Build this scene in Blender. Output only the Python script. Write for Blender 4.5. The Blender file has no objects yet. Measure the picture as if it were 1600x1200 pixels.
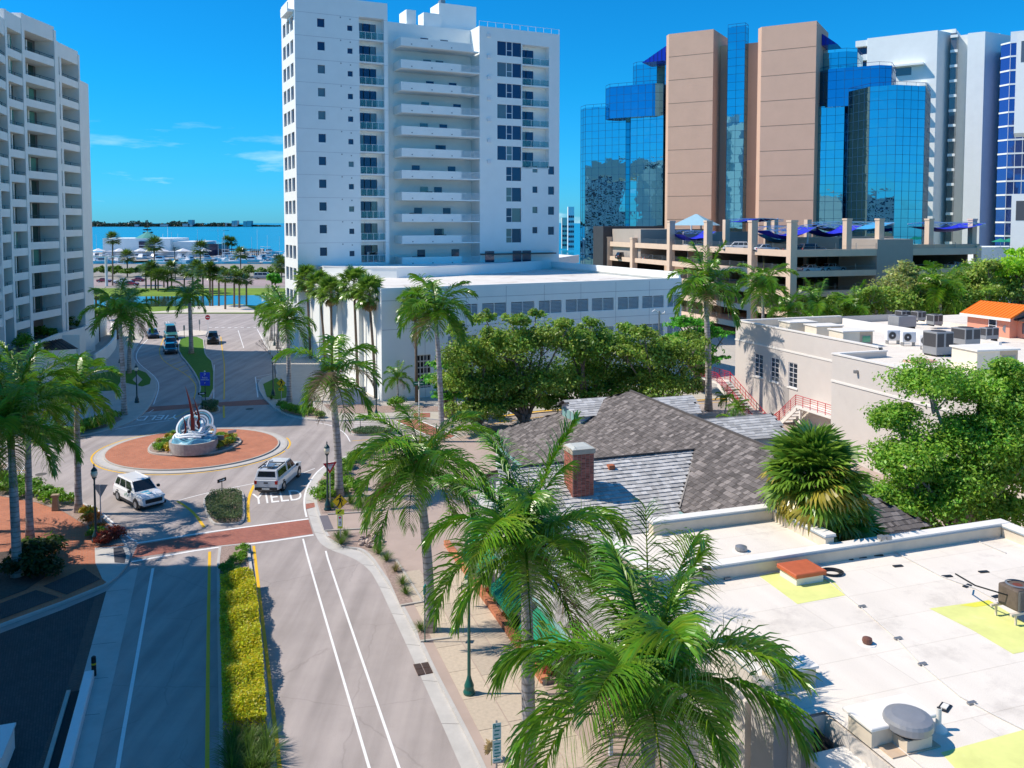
import bpy, bmesh, math, random
import numpy as np
from math import sin, cos, tan, radians, pi, atan2, sqrt, hypot
from mathutils import Vector, Matrix, Euler
random.seed(7); RNG = np.random.default_rng(7)
SC = bpy.context.scene; COL = SC.collection

# ------------------------------------------------------------------ camera, sky, sun, exposure
CAM_H = 20.0; F = 1340.0; PITCH = radians(3.2); HZ = 348.0
V0 = HZ + F*tan(PITCH)
cd = bpy.data.cameras.new('camera'); cam = bpy.data.objects.new('camera', cd); COL.objects.link(cam)
cam.location = (0, 0, CAM_H); cam.rotation_euler = (pi/2-PITCH, 0, 0)
cd.sensor_width = 36; cd.lens = 36*F/1600; cd.shift_y = -(600-V0)/1600
cd.clip_start = 0.5; cd.clip_end = 40000
SC.camera = cam
SUN_EL = radians(50); SUN_AZ = radians(-90)      # the sun stands to the left (-X)
W = bpy.data.worlds.new('World'); SC.world = W; W.use_nodes = True
nt = W.node_tree; N = nt.nodes; Lk = nt.links
bg = N['Background']
sky = N.new('ShaderNodeTexSky'); sky.sky_type = 'NISHITA'; sky.sun_disc = False
sky.sun_elevation = SUN_EL; sky.sun_rotation = SUN_AZ; sky.altitude = 0; sky.air_density = 1.0
sky.dust_density = 0.2; sky.ozone_density = 2.5
hs = N.new('ShaderNodeHueSaturation'); hs.inputs['Saturation'].default_value = 1.28; hs.inputs['Hue'].default_value = 0.5; hs.inputs['Value'].default_value = 1.0
tint = N.new('ShaderNodeMix'); tint.data_type = 'RGBA'; tint.blend_type = 'MULTIPLY'; tint.inputs[0].default_value = 1.0
szz = N.new('ShaderNodeTexCoord'); szs = N.new('ShaderNodeSeparateXYZ'); Lk.new(szz.outputs['Generated'], szs.inputs[0])
grd = N.new('ShaderNodeValToRGB'); Lk.new(szs.outputs[2], grd.inputs[0]); Lk.new(grd.outputs[0], tint.inputs[7])
GR_ = [(0.0, (.12, .56, 1.25)), (.05, (.08, .56, 1.08)), (.15, (.05, .66, 1.0)), (.30, (.05, .72, 1.0)), (1.0, (.30, .95, 1.0))]
while len(grd.color_ramp.elements) < len(GR_): grd.color_ramp.elements.new(.5)
for e_, (pp, cc) in zip(grd.color_ramp.elements, GR_): e_.position = pp; e_.color = (*cc, 1)
Lk.new(sky.outputs[0], hs.inputs['Color']); Lk.new(hs.outputs[0], tint.inputs[6])
# thin clouds, all round the horizon
tc = N.new('ShaderNodeTexCoord'); sx = N.new('ShaderNodeSeparateXYZ'); Lk.new(tc.outputs['Generated'], sx.inputs[0])
mp = N.new('ShaderNodeMapping'); mp.inputs['Scale'].default_value = (3.4, 3.4, 20); mp.inputs['Location'].default_value = (0.35, 0.1, 0.0)
Lk.new(tc.outputs['Generated'], mp.inputs['Vector'])
nz = N.new('ShaderNodeTexNoise'); nz.inputs['Scale'].default_value = 1.6; nz.inputs['Detail'].default_value = 9; nz.inputs['Roughness'].default_value = .6
Lk.new(mp.outputs[0], nz.inputs['Vector'])
cr = N.new('ShaderNodeValToRGB'); cr.color_ramp.elements[0].position = .60; cr.color_ramp.elements[1].position = .74
Lk.new(nz.outputs[0], cr.inputs[0])
band = N.new('ShaderNodeValToRGB')
e = band.color_ramp.elements; e[0].position = 0.0; e[0].color = (1, 1, 1, 1); e[1].position = .14; e[1].color = (0, 0, 0, 1)
Lk.new(sx.outputs[2], band.inputs[0])
mm = N.new('ShaderNodeMath'); mm.operation = 'MULTIPLY'; Lk.new(cr.outputs[0], mm.inputs[0]); Lk.new(band.outputs[0], mm.inputs[1])
mm2 = N.new('ShaderNodeMath'); mm2.operation = 'MULTIPLY'; mm2.inputs[1].default_value = .75; Lk.new(mm.outputs[0], mm2.inputs[0])
cm = N.new('ShaderNodeMix'); cm.data_type = 'RGBA'; cm.inputs[7].default_value = (6.0, 7.6, 8.6, 1)
Lk.new(mm2.outputs[0], cm.inputs[0]); Lk.new(tint.outputs[2], cm.inputs[6]); Lk.new(cm.outputs[2], bg.inputs[0])
bg.inputs[1].default_value = 0.15
sl = bpy.data.lights.new('sun', 'SUN'); sl.energy = 5.0; sl.angle = radians(0.53); sl.color = (1.0, .89, .77)
so = bpy.data.objects.new('sun', sl); COL.objects.link(so); so.location = (-60, 0, 90)
so.rotation_euler = Vector((-cos(SUN_EL), 0, sin(SUN_EL))).to_track_quat('Z', 'Y').to_euler()
SC.view_settings.view_transform = 'Standard'; SC.view_settings.look = 'None'
SC.view_settings.exposure = 0.10; SC.view_settings.gamma = 1.0; SC.view_settings.use_curve_mapping = False

# ------------------------------------------------------------------ measuring helpers
_cp, _sp = cos(PITCH), sin(PITCH)
def ray(u, v):
    x, y, z = (u-800)/F, -(v-V0)/F, 1.0
    return Vector((x, z*_cp+y*_sp, -z*_sp+y*_cp))
def P(u, v, z=0.0):
    d = ray(u, v); t = (z-CAM_H)/d.z
    return Vector((d.x*t, d.y*t, z))
def PY(u, v, Y):
    d = ray(u, v); t = Y/d.y
    return Vector((d.x*t, Y, CAM_H+d.z*t))
AN = radians(18.8)                                 # street grid of the near blocks
RN = Vector((cos(AN), sin(AN), 0)); ANV = Vector((-sin(AN), cos(AN), 0))
def lat_al(p): return p.x*RN.x+p.y*RN.y, p.x*ANV.x+p.y*ANV.y
def NW(l, a, z=0.0): return RN*l+ANV*a+Vector((0, 0, z))
class Fr:                                          # vertical frame: local x along a wall, y behind it
    def __init__(s, o, ang): s.o = Vector((o[0], o[1], 0)); s.a = ang; s.r = Vector((cos(ang), sin(ang), 0)); s.d = Vector((-sin(ang), cos(ang), 0))
    def pix(s, u, v, yl=0.0):                      # where the pixel's ray meets the plane local y = yl -> local x, z
        d = ray(u, v); o = Vector((0, 0, CAM_H)); q = s.o+s.d*yl
        t = (q-o).dot(s.d)/d.dot(s.d); p = o+d*t
        return (p-s.o).dot(s.r), p.z
    def loc(s, p): q = Vector((p[0], p[1], 0))-s.o; return q.dot(s.r), q.dot(s.d)
    def w(s, x, y, z=0): return s.o+s.r*x+s.d*y+Vector((0, 0, z))

# ------------------------------------------------------------------ materials
MATS = {}
def mat(name, col, rough=.8, var=.12, scale=2.0, bump=.0, bscale=30.0, metal=0.0, spec=.4, attr=False, dirt=None, alpha=None, trans=0.0, coat=0.0, sub=0.0, emit=None):
    if name in MATS: return MATS[name]
    m = bpy.data.materials.new(name); m.use_nodes = True; t = m.node_tree; n = t.nodes; l = t.links
    b = n['Principled BSDF']; b.inputs['Roughness'].default_value = rough; b.inputs['Metallic'].default_value = metal
    b.inputs['Specular IOR Level'].default_value = spec; b.inputs['Coat Weight'].default_value = coat
    b.inputs['Transmission Weight'].default_value = trans
    tcn = n.new('ShaderNodeTexCoord'); out = None
    if var > 0:
        no = n.new('ShaderNodeTexNoise'); no.inputs['Scale'].default_value = scale; no.inputs['Detail'].default_value = 8; no.inputs['Roughness'].default_value = .62
        l.new(tcn.outputs['Object'], no.inputs['Vector'])
        r = n.new('ShaderNodeValToRGB'); r.color_ramp.elements[0].position = .3; r.color_ramp.elements[1].position = .72
        r.color_ramp.elements[0].color = (*[c*(1-var) for c in col], 1); r.color_ramp.elements[1].color = (*[min(1, c*(1+var)) for c in col], 1)
        l.new(no.outputs[0], r.inputs[0]); out = r.outputs[0]
    else:
        c = n.new('ShaderNodeRGB'); c.outputs[0].default_value = (*col, 1); out = c.outputs[0]
    if dirt:                                        # (colour, scale, threshold, strength)
        no = n.new('ShaderNodeTexNoise'); no.inputs['Scale'].default_value = dirt[1]; no.inputs['Detail'].default_value = 10; no.inputs['Roughness'].default_value = .7
        l.new(tcn.outputs['Object'], no.inputs['Vector'])
        r = n.new('ShaderNodeValToRGB'); r.color_ramp.elements[0].position = dirt[2]; r.color_ramp.elements[1].position = min(1, dirt[2]+.18)
        r.color_ramp.elements[1].color = (dirt[3],)*3+(1,)
        r.color_ramp.elements[0].color = (0, 0, 0, 1)
        l.new(no.outputs[0], r.inputs[0]); mx = n.new('ShaderNodeMix'); mx.data_type = 'RGBA'; mx.inputs[7].default_value = (*dirt[0], 1)
        l.new(r.outputs[0], mx.inputs[0]); l.new(out, mx.inputs[6]); out = mx.outputs[2]
    if attr:
        a = n.new('ShaderNodeAttribute'); a.attribute_name = 'tint'; mx = n.new('ShaderNodeMix'); mx.data_type = 'RGBA'; mx.blend_type = 'MULTIPLY'; mx.inputs[0].default_value = 1
        l.new(out, mx.inputs[6]); l.new(a.outputs['Color'], mx.inputs[7]); out = mx.outputs[2]
    l.new(out, b.inputs['Base Color'])
    if bump > 0:
        no = n.new('ShaderNodeTexNoise'); no.inputs['Scale'].default_value = bscale; no.inputs['Detail'].default_value = 6
        l.new(tcn.outputs['Object'], no.inputs['Vector'])
        bp = n.new('ShaderNodeBump'); bp.inputs['Strength'].default_value = bump; bp.inputs['Distance'].default_value = .05
        l.new(no.outputs[0], bp.inputs['Height']); l.new(bp.outputs[0], b.inputs['Normal'])
    if sub > 0:
        tr = n.new('ShaderNodeBsdfTranslucent'); l.new(out, tr.inputs[0]); ms = n.new('ShaderNodeMixShader'); ms.inputs[0].default_value = sub
        l.new(b.outputs[0], ms.inputs[1]); l.new(tr.outputs[0], ms.inputs[2]); l.new(ms.outputs[0], n['Material Output'].inputs[0])
    MATS[name] = m; return m
def rand_mat(name, col, amount=.2, rough=.8, bump=.15, bscale=20, hue=.0):
    """alike pieces: each object takes its own shade through Object Info > Random"""
    if name in MATS: return MATS[name]
    m = mat(name, col, rough, .12, 6.0, bump, bscale); t = m.node_tree; n = t.nodes; l = t.links
    b = n['Principled BSDF']; src = b.inputs['Base Color'].links[0].from_socket
    oi = n.new('ShaderNodeObjectInfo'); r = n.new('ShaderNodeValToRGB'); r.color_ramp.elements[0].color = (1-amount, 1-amount, 1-amount*(1-hue), 1); r.color_ramp.elements[1].color = (1+amount, 1+amount*(1-hue*.4), 1+amount*(1-hue), 1)
    l.new(oi.outputs['Random'], r.inputs[0]); mx = n.new('ShaderNodeMix'); mx.data_type = 'RGBA'; mx.blend_type = 'MULTIPLY'; mx.inputs[0].default_value = 1
    l.new(src, mx.inputs[6]); l.new(r.outputs[0], mx.inputs[7]); l.new(mx.outputs[2], b.inputs['Base Color']); return m
def paver_mat(name, c1, c2, mortar, rot=0.0, bw=.22, rh=.11, rough=.85):
    m = bpy.data.materials.new(name); m.use_nodes = True; t = m.node_tree; n = t.nodes; l = t.links; b = n['Principled BSDF']
    b.inputs['Roughness'].default_value = rough
    tcn = n.new('ShaderNodeTexCoord'); mpn = n.new('ShaderNodeMapping'); mpn.inputs['Rotation'].default_value = (0, 0, rot); l.new(tcn.outputs['Object'], mpn.inputs[0])
    br = n.new('ShaderNodeTexBrick'); br.inputs['Scale'].default_value = 1; br.inputs['Brick Width'].default_value = bw; br.inputs['Row Height'].default_value = rh
    br.inputs['Mortar Size'].default_value = .008; br.inputs['Color1'].default_value = (*c1, 1); br.inputs['Color2'].default_value = (*c2, 1); br.inputs['Mortar'].default_value = (*mortar, 1)
    l.new(mpn.outputs[0], br.inputs[0])
    no = n.new('ShaderNodeTexNoise'); no.inputs['Scale'].default_value = .9; no.inputs['Detail'].default_value = 9; l.new(tcn.outputs['Object'], no.inputs[0])
    r = n.new('ShaderNodeValToRGB'); r.color_ramp.elements[0].position = .3; r.color_ramp.elements[0].color = (.78, .78, .78, 1); r.color_ramp.elements[1].color = (1.12, 1.12, 1.12, 1); l.new(no.outputs[0], r.inputs[0])
    mx = n.new('ShaderNodeMix'); mx.data_type = 'RGBA'; mx.blend_type = 'MULTIPLY'; mx.inputs[0].default_value = 1; l.new(br.outputs[0], mx.inputs[6]); l.new(r.outputs[0], mx.inputs[7]); l.new(mx.outputs[2], b.inputs['Base Color'])
    bp = n.new('ShaderNodeBump'); bp.inputs['Strength'].default_value = .3; bp.inputs['Distance'].default_value = .01; bp.invert = True; l.new(br.outputs[1], bp.inputs['Height']); l.new(bp.outputs[0], b.inputs['Normal'])
    MATS[name] = m; return m
def glass_mat(name, col, rough=.04, metal=.85, wav=.02, wscale=.25, curtain=None):
    m = bpy.data.materials.new(name); m.use_nodes = True; t = m.node_tree; n = t.nodes; l = t.links; b = n['Principled BSDF']
    b.inputs['Roughness'].default_value = rough; b.inputs['Metallic'].default_value = metal; b.inputs['Base Color'].default_value = (*col, 1); b.inputs['Specular IOR Level'].default_value = .8
    tcn = n.new('ShaderNodeTexCoord')
    if curtain:
        oi = n.new('ShaderNodeObjectInfo'); r = n.new('ShaderNodeValToRGB'); r.color_ramp.interpolation = 'CONSTANT'
        r.color_ramp.elements[0].color = (*col, 1); r.color_ramp.elements[1].position = .72; r.color_ramp.elements[1].color = (*curtain, 1)
        l.new(oi.outputs['Random'], r.inputs[0]); l.new(r.outputs[0], b.inputs['Base Color'])
    if wav > 0:
        no = n.new('ShaderNodeTexNoise'); no.inputs['Scale'].default_value = wscale; no.inputs['Detail'].default_value = 3; l.new(tcn.outputs['Object'], no.inputs[0])
        bp = n.new('ShaderNodeBump'); bp.inputs['Strength'].default_value = 1; bp.inputs['Distance'].default_value = wav; l.new(no.outputs[0], bp.inputs['Height']); l.new(bp.outputs[0], b.inputs['Normal'])
    MATS[name] = m; return m

asphalt = mat('asphalt', (.39, .345, .325), .9, .10, .35, .25, 60, dirt=((.30, .26, .245), 1.1, .58, .45))
def wear(m, rot, seams=None, streak=.14, crack=None):
    t = m.node_tree; n = t.nodes; l = t.links; b = n['Principled BSDF']; src = b.inputs['Base Color'].links[0].from_socket; tcn = n.new('ShaderNodeTexCoord')
    def mul(src, col_socket, f=1.0):
        mx = n.new('ShaderNodeMix'); mx.data_type = 'RGBA'; mx.blend_type = 'MULTIPLY'; mx.inputs[0].default_value = f; l.new(src, mx.inputs[6]); l.new(col_socket, mx.inputs[7]); return mx.outputs[2]
    def ramp(s, p0, c0, p1, c1):
        r = n.new('ShaderNodeValToRGB'); r.color_ramp.elements[0].position = p0; r.color_ramp.elements[0].color = (c0, c0, c0, 1); r.color_ramp.elements[1].position = p1; r.color_ramp.elements[1].color = (c1, c1, c1, 1); l.new(s, r.inputs[0]); return r.outputs[0]
    mp_ = n.new('ShaderNodeMapping'); mp_.inputs['Rotation'].default_value = (0, 0, -rot); mp_.inputs['Scale'].default_value = (1.1, .06, 1); l.new(tcn.outputs['Object'], mp_.inputs[0])
    no = n.new('ShaderNodeTexNoise'); no.inputs['Scale'].default_value = 1.0; no.inputs['Detail'].default_value = 5; l.new(mp_.outputs[0], no.inputs[0]); src = mul(src, ramp(no.outputs[0], .35, 1-streak, .65, 1+streak*.5))
    n2 = n.new('ShaderNodeTexNoise'); n2.inputs['Scale'].default_value = 45; n2.inputs['Detail'].default_value = 3; l.new(tcn.outputs['Object'], n2.inputs[0]); src = mul(src, ramp(n2.outputs[0], .35, .88, .65, 1.1))
    if crack:
        vo = n.new('ShaderNodeTexVoronoi'); vo.feature = 'DISTANCE_TO_EDGE'; vo.inputs['Scale'].default_value = crack; n3 = n.new('ShaderNodeTexNoise'); n3.inputs['Scale'].default_value = 1.3; n3.inputs['Detail'].default_value = 6; l.new(tcn.outputs['Object'], n3.inputs[0])
        ad = n.new('ShaderNodeMix'); ad.data_type = 'RGBA'; ad.inputs[0].default_value = .25; l.new(tcn.outputs['Object'], ad.inputs[6]); l.new(n3.outputs[1], ad.inputs[7]); l.new(ad.outputs[2], vo.inputs[0])
        n4 = n.new('ShaderNodeTexNoise'); n4.inputs['Scale'].default_value = .16; l.new(tcn.outputs['Object'], n4.inputs[0]); k = n.new('ShaderNodeMath'); k.operation = 'MAXIMUM'; l.new(ramp(vo.outputs[0], .001, .84, .005, 1), k.inputs[0]); l.new(ramp(n4.outputs[0], .44, 1, .50, 0), k.inputs[1]); src = mul(src, k.outputs[0])
        n5 = n.new('ShaderNodeTexNoise'); n5.inputs['Scale'].default_value = 2.6; n5.inputs['Detail'].default_value = 8; n5.inputs['Roughness'].default_value = .75; l.new(tcn.outputs['Object'], n5.inputs[0]); src = mul(src, ramp(n5.outputs[0], .66, 1, .76, .7))
    if seams:
        m2 = n.new('ShaderNodeMapping'); m2.inputs['Rotation'].default_value = (0, 0, seams[2]); l.new(tcn.outputs['Object'], m2.inputs[0]); br = n.new('ShaderNodeTexBrick'); br.inputs['Scale'].default_value = 1; br.inputs['Brick Width'].default_value = seams[0]; br.inputs['Row Height'].default_value = seams[1]; br.inputs['Mortar Size'].default_value = .018; br.inputs['Mortar Smooth'].default_value = .4
        br.inputs['Color1'].default_value = (1, 1, 1, 1); br.inputs['Color2'].default_value = (.97, .965, .96, 1); br.inputs['Mortar'].default_value = (.86, .85, .83, 1); l.new(m2.outputs[0], br.inputs[0]); src = mul(src, br.outputs[0])
        bp = n.new('ShaderNodeBump'); bp.inputs['Strength'].default_value = .5; bp.inputs['Distance'].default_value = .012; l.new(br.outputs[1], bp.inputs['Height']); l.new(bp.outputs[0], b.inputs['Normal'])
    l.new(src, b.inputs['Base Color'])
wear(asphalt, AN, crack=.22, streak=.17)
asphalt_old = mat('asphalt_patched', (.24, .215, .20), .9, .10, .5, .25, 60)
concrete = mat('concrete', (.47, .44, .39), .9, .10, .8, .15, 40, dirt=((.22, .19, .16), .8, .60, .5))
concrete_gutter = mat('gutter_concrete', (.50, .485, .46), .9, .10, 1.0, .15, 40, dirt=((.25, .23, .21), 1.5, .6, .5))
slab_m = rand_mat('sidewalk_slab', (.52, .44, .34), .10, .9, .15, 30, .2)
white_paint = mat('white_road_paint', (.80, .80, .79), .7, .06, 8, dirt=((.45, .42, .40), 9, .62, .6))
yellow_paint = mat('yellow_road_paint', (.80, .47, .02), .7, .08, 8, dirt=((.45, .30, .10), 7, .62, .5))
brick_pave = paver_mat('orange_brick_pavers', (.56, .19, .09), (.46, .15, .075), (.40, .26, .19), AN)
brick_cross = paver_mat('red_brick_crossing', (.44, .15, .10), (.34, .11, .08), (.28, .17, .14), AN)
dark_pave = paver_mat('charcoal_pavers', (.085, .08, .08), (.06, .058, .062), (.035, .033, .033), AN+.78)
redgrey_pave = paver_mat('brown_border_pavers', (.17, .11, .09), (.13, .09, .08), (.08, .06, .05), AN)
mulch = mat('mulch', (.36, .27, .23), 1, .35, 9, .6, 60)
grass_m = mat('lawn', (.075, .19, .012), 1, .25, 3, .5, 90)
grass_park = mat('park_lawn', (.16, .26, .02), 1, .3, .12, .4, 40)  # lighter, yellower green than the other lawn
stucco_white = mat('white_stucco', (.85, .885, .86), .85, .03, .5, .08, 20, dirt=((.70, .69, .68), .35, .62, .4))
stucco_beige = mat('pale_grey_stucco', (.62, .575, .525), .85, .04, .6, .1, 25, dirt=((.46, .43, .40), .5, .62, .4))
roof_white = mat('white_roof_membrane', (.80, .735, .64), .75, .05, .35, .08, 8, dirt=((.46, .41, .36), .55, .55, .55))
wear(roof_white, 0, seams=(9, 1.9, 0), streak=.05)
cream = mat('cream_paint', (.78, .70, .56), .8, .05, 1.2)
tanm = mat('tan_concrete', (.66, .43, .31), .85, .04, .3, .06, 12)
tan2 = mat('garage_concrete', (.72, .55, .41), .85, .06, .5, .1, 12, dirt=((.35, .27, .21), .5, .62, .4))
dark_glass = glass_mat('dark_window_glass', (.10, .13, .17), .05, .75, .01, .8)
tower_glass = glass_mat('tower_window_glass', (.025, .035, .09), .08, .35, .01, .8, (.16, .16, .17))
green_glass = glass_mat('green_tint_glass', (.03, .075, .065), .06, .5, .01, .8, (.16, .42, .33))
mirror_glass = glass_mat('blue_mirror_glass', (.20, .48, .58), .015, 1.0, .02, .3)
mirror_deep = glass_mat('deep_blue_mirror_glass', (.10, .30, .50), .02, 1.0, .02, .3)
white_metal = mat('white_metal', (.78, .78, .78), .4, .03, 4)
grey_metal = mat('grey_metal', (.33, .34, .35), .45, .10, 5, metal=.6)
dark_metal = mat('black_metal', (.015, .016, .018), .35, .0)
green_metal = mat('dark_green_metal', (.012, .11, .085), .35, .0, coat=.3)
bronze = mat('bronze_frame', (.06, .05, .045), .4, .0)
shadow_in = mat('interior_shade', (.03, .03, .032), .9, .0)  # near-black colour stands in for shade inside openings

# ------------------------------------------------------------------ mesh helpers
def finish(o, parent=None, kind=None, smooth=False):
    COL.objects.link(o)
    if parent is not None: o.parent = parent
    if kind: o['kind'] = kind
    if smooth:
        o.data.polygons.foreach_set('use_smooth', [True]*len(o.data.polygons))
    return o
class MB:
    def __init__(s): s.v = []; s.f = []
    def box(s, x0, x1, y0, y1, z0, z1):
        b = len(s.v); s.v += [(x0, y0, z0), (x1, y0, z0), (x1, y1, z0), (x0, y1, z0), (x0, y0, z1), (x1, y0, z1), (x1, y1, z1), (x0, y1, z1)]
        s.f += [[b+i for i in q] for q in ((0, 3, 2, 1), (4, 5, 6, 7), (0, 1, 5, 4), (1, 2, 6, 5), (2, 3, 7, 6), (3, 0, 4, 7))]; return s
    def hexa(s, pts):                                # eight corners: bottom ring then top ring
        b = len(s.v); s.v += [tuple(p) for p in pts]
        s.f += [[b+i for i in q] for q in ((0, 3, 2, 1), (4, 5, 6, 7), (0, 1, 5, 4), (1, 2, 6, 5), (2, 3, 7, 6), (3, 0, 4, 7))]; return s
    def poly(s, pts):
        b = len(s.v); s.v += [tuple(p) for p in pts]; s.f.append(list(range(b, b+len(pts)))); return s
    def prism(s, pts, z0, z1):
        n = len(pts); b = len(s.v); s.v += [(p[0], p[1], z0) for p in pts]+[(p[0], p[1], z1) for p in pts]
        s.f.append(list(range(b+n-1, b-1, -1))); s.f.append(list(range(b+n, b+2*n)))
        for i in range(n): j = (i+1) % n; s.f.append([b+i, b+j, b+n+j, b+n+i])
        return s
    def lathe(s, prof, n=12, cx=0, cy=0, cap=True):   # prof: (radius, z) from the bottom up
        b = len(s.v)
        for r, z in prof:
            for k in range(n): a = 2*pi*k/n; s.v.append((cx+r*cos(a), cy+r*sin(a), z))
        for i in range(len(prof)-1):
            for k in range(n): j = (k+1) % n; s.f.append([b+i*n+k, b+i*n+j, b+(i+1)*n+j, b+(i+1)*n+k])
        if cap: s.f.append([b+k for k in range(n-1, -1, -1)]); t = b+(len(prof)-1)*n; s.f.append([t+k for k in range(n)])
        return s
    def tube(s, pts, rad, n=6, cap=True):
        pts = [Vector(p) for p in pts]; rad = rad if isinstance(rad, (list, tuple)) else [rad]*len(pts); b = len(s.v); up = None
        for i, p in enumerate(pts):
            d = (pts[min(i+1, len(pts)-1)]-pts[max(i-1, 0)]).normalized()
            if up is None: up = d.orthogonal().normalized()
            x = (up-d*up.dot(d)).normalized(); y = d.cross(x); up = x
            for k in range(n): a = 2*pi*k/n; s.v.append(tuple(p+(x*cos(a)+y*sin(a))*rad[i]))
        for i in range(len(pts)-1):
            for k in range(n): j = (k+1) % n; s.f.append([b+i*n+k, b+i*n+j, b+(i+1)*n+j, b+(i+1)*n+k])
        if cap: s.f.append([b+k for k in range(n-1, -1, -1)]); t = b+(len(pts)-1)*n; s.f.append([t+k for k in range(n)])
        return s
    def bar(s, p, q, w=.05): return s.tube([p, q], w*.7, 4)
    def strip(s, a, b_, z=None):                       # quads between two polylines
        for i in range(len(a)-1): s.poly([a[i], a[i+1], b_[i+1], b_[i]])
        return s
    def mesh(s, name, m=None):
        me = bpy.data.meshes.new(name); me.from_pydata([tuple(v) for v in s.v], [], s.f)
        if m: me.materials.append(m)
        return me
    def build(s, name, m, parent=None, kind=None, smooth=False, loc=None, rot=None):
        o = bpy.data.objects.new(name, s.mesh(name, m))
        if loc is not None: o.location = loc
        if rot is not None: o.rotation_euler = rot
        return finish(o, parent, kind, smooth)
def fixn(o):
    bm = bmesh.new(); bm.from_mesh(o.data); bmesh.ops.recalc_face_normals(bm, faces=bm.faces[:]); bm.to_mesh(o.data); bm.free(); return o
def bev(o, w=.03, seg=1):
    md = o.modifiers.new('bevel', 'BEVEL'); md.width = w; md.segments = seg; md.limit_method = 'ANGLE'; return o
def npmesh(name, V, Fq, m, tintv=None):
    """quads (or tris) from numpy arrays, optional colour per vertex"""
    V = np.asarray(V, dtype=np.float32); Fq = np.asarray(Fq, dtype=np.int32); k = Fq.shape[1]; nf = len(Fq)
    me = bpy.data.meshes.new(name); me.vertices.add(len(V)); me.vertices.foreach_set('co', V.ravel())
    me.loops.add(nf*k); me.loops.foreach_set('vertex_index', Fq.ravel()); me.polygons.add(nf)
    me.polygons.foreach_set('loop_start', np.arange(0, nf*k, k, dtype=np.int32))
    if tintv is not None:
        a = me.color_attributes.new('tint', 'FLOAT_COLOR', 'POINT'); c = np.ones((len(V), 4), dtype=np.float32); c[:, :3] = tintv; a.data.foreach_set('color', c.ravel())
    me.update(calc_edges=True); me.shade_flat()
    if m: me.materials.append(m)
    return me
def thing(name, label, cat, loc=(0, 0, 0), rotz=0.0, group=None):
    o = bpy.data.objects.new(name, None); COL.objects.link(o); o.location = loc; o.rotation_euler = (0, 0, rotz); o.empty_display_size = .3
    o['label'] = label; o['category'] = cat
    if group: o['group'] = group
    return o
def tag(o, label, cat, group=None):
    o['label'] = label; o['category'] = cat
    if group: o['group'] = group
    return o
def link(me, name, parent=None, loc=(0, 0, 0), rot=(0, 0, 0), scl=None):
    o = bpy.data.objects.new(name, me); COL.objects.link(o); o.location = loc; o.rotation_euler = rot
    if scl is not None: o.scale = scl if hasattr(scl, '__len__') else (scl,)*3
    if parent is not None: o.parent = parent
    return o
def dup(root, loc, rotz, label, group=None, name=None):
    c = root.copy(); COL.objects.link(c); c.location = loc; c.rotation_euler = (0, 0, rotz); c['label'] = label
    if group: c['group'] = group
    for ch in list(root.children):
        d = ch.copy(); COL.objects.link(d); d.parent = c
        for g in list(ch.children): e_ = g.copy(); COL.objects.link(e_); e_.parent = d
    return c
def flat(pts_px, z=0.0): return [P(u, v, 0).to_2d().to_3d()+Vector((0, 0, z)) for u, v in pts_px]
def tess_poly(pts, z):                              # one concave polygon as a flat sheet
    o = MB().poly([(p[0], p[1], z) for p in pts]); return o
def inset(pts, d):
    """offset a closed 2D polygon inwards by d"""
    n = len(pts); ar = sum(pts[i][0]*pts[(i+1) % n][1]-pts[(i+1) % n][0]*pts[i][1] for i in range(n)); sg = 1 if ar > 0 else -1; out = []
    for i in range(n):
        p0, p1, p2 = Vector(pts[i-1][:2]), Vector(pts[i][:2]), Vector(pts[(i+1) % n][:2])
        a = (p1-p0).normalized(); b = (p2-p1).normalized(); na = Vector((-a.y, a.x))*sg; nb = Vector((-b.y, b.x))*sg
        m_ = (na+nb); m_ = m_.normalized() if m_.length > 1e-6 else na; k = d/max(.5, m_.dot(na)); q = p1+m_*k; out.append((q.x, q.y))
    return out
def smooth_px(pts, it=2, closed=False):
    for _ in range(it):
        q = []; n = len(pts)
        for i in range(n if closed else n-1):
            a, b = pts[i], pts[(i+1) % n]; q += [(a[0]*.75+b[0]*.25, a[1]*.75+b[1]*.25), (a[0]*.25+b[0]*.75, a[1]*.25+b[1]*.75)]
        pts = q if closed else [pts[0]]+q+[pts[-1]]
    return pts
def line_strip(pts, w, z):                          # ribbon of width w along world points
    L = []; R = []; n = len(pts)
    for i, p in enumerate(pts):
        d = (Vector(pts[min(i+1, n-1)][:2])-Vector(pts[max(i-1, 0)][:2])).normalized(); nn = Vector((-d.y, d.x))*w/2
        L.append((p[0]+nn.x, p[1]+nn.y, z)); R.append((p[0]-nn.x, p[1]-nn.y, z))
    return L, R
def text_mesh(name, s, size, m, parent, loc, rot, sy=1.0, ext=.002, align='CENTER'):
    c = bpy.data.curves.new(name, 'FONT'); c.body = s; c.size = size; c.extrude = ext; c.align_x = align; c.align_y = 'CENTER'; c.resolution_u = 3
    o = bpy.data.objects.new(name, c); COL.objects.link(o); bpy.context.view_layer.update()
    me = bpy.data.meshes.new_from_object(o.evaluated_get(bpy.context.evaluated_depsgraph_get())); me.name = name
    bpy.data.objects.remove(o); me.materials.clear(); me.materials.append(m)
    q = link(me, name, parent, loc, rot, (1, sy, 1)); return q
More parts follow.
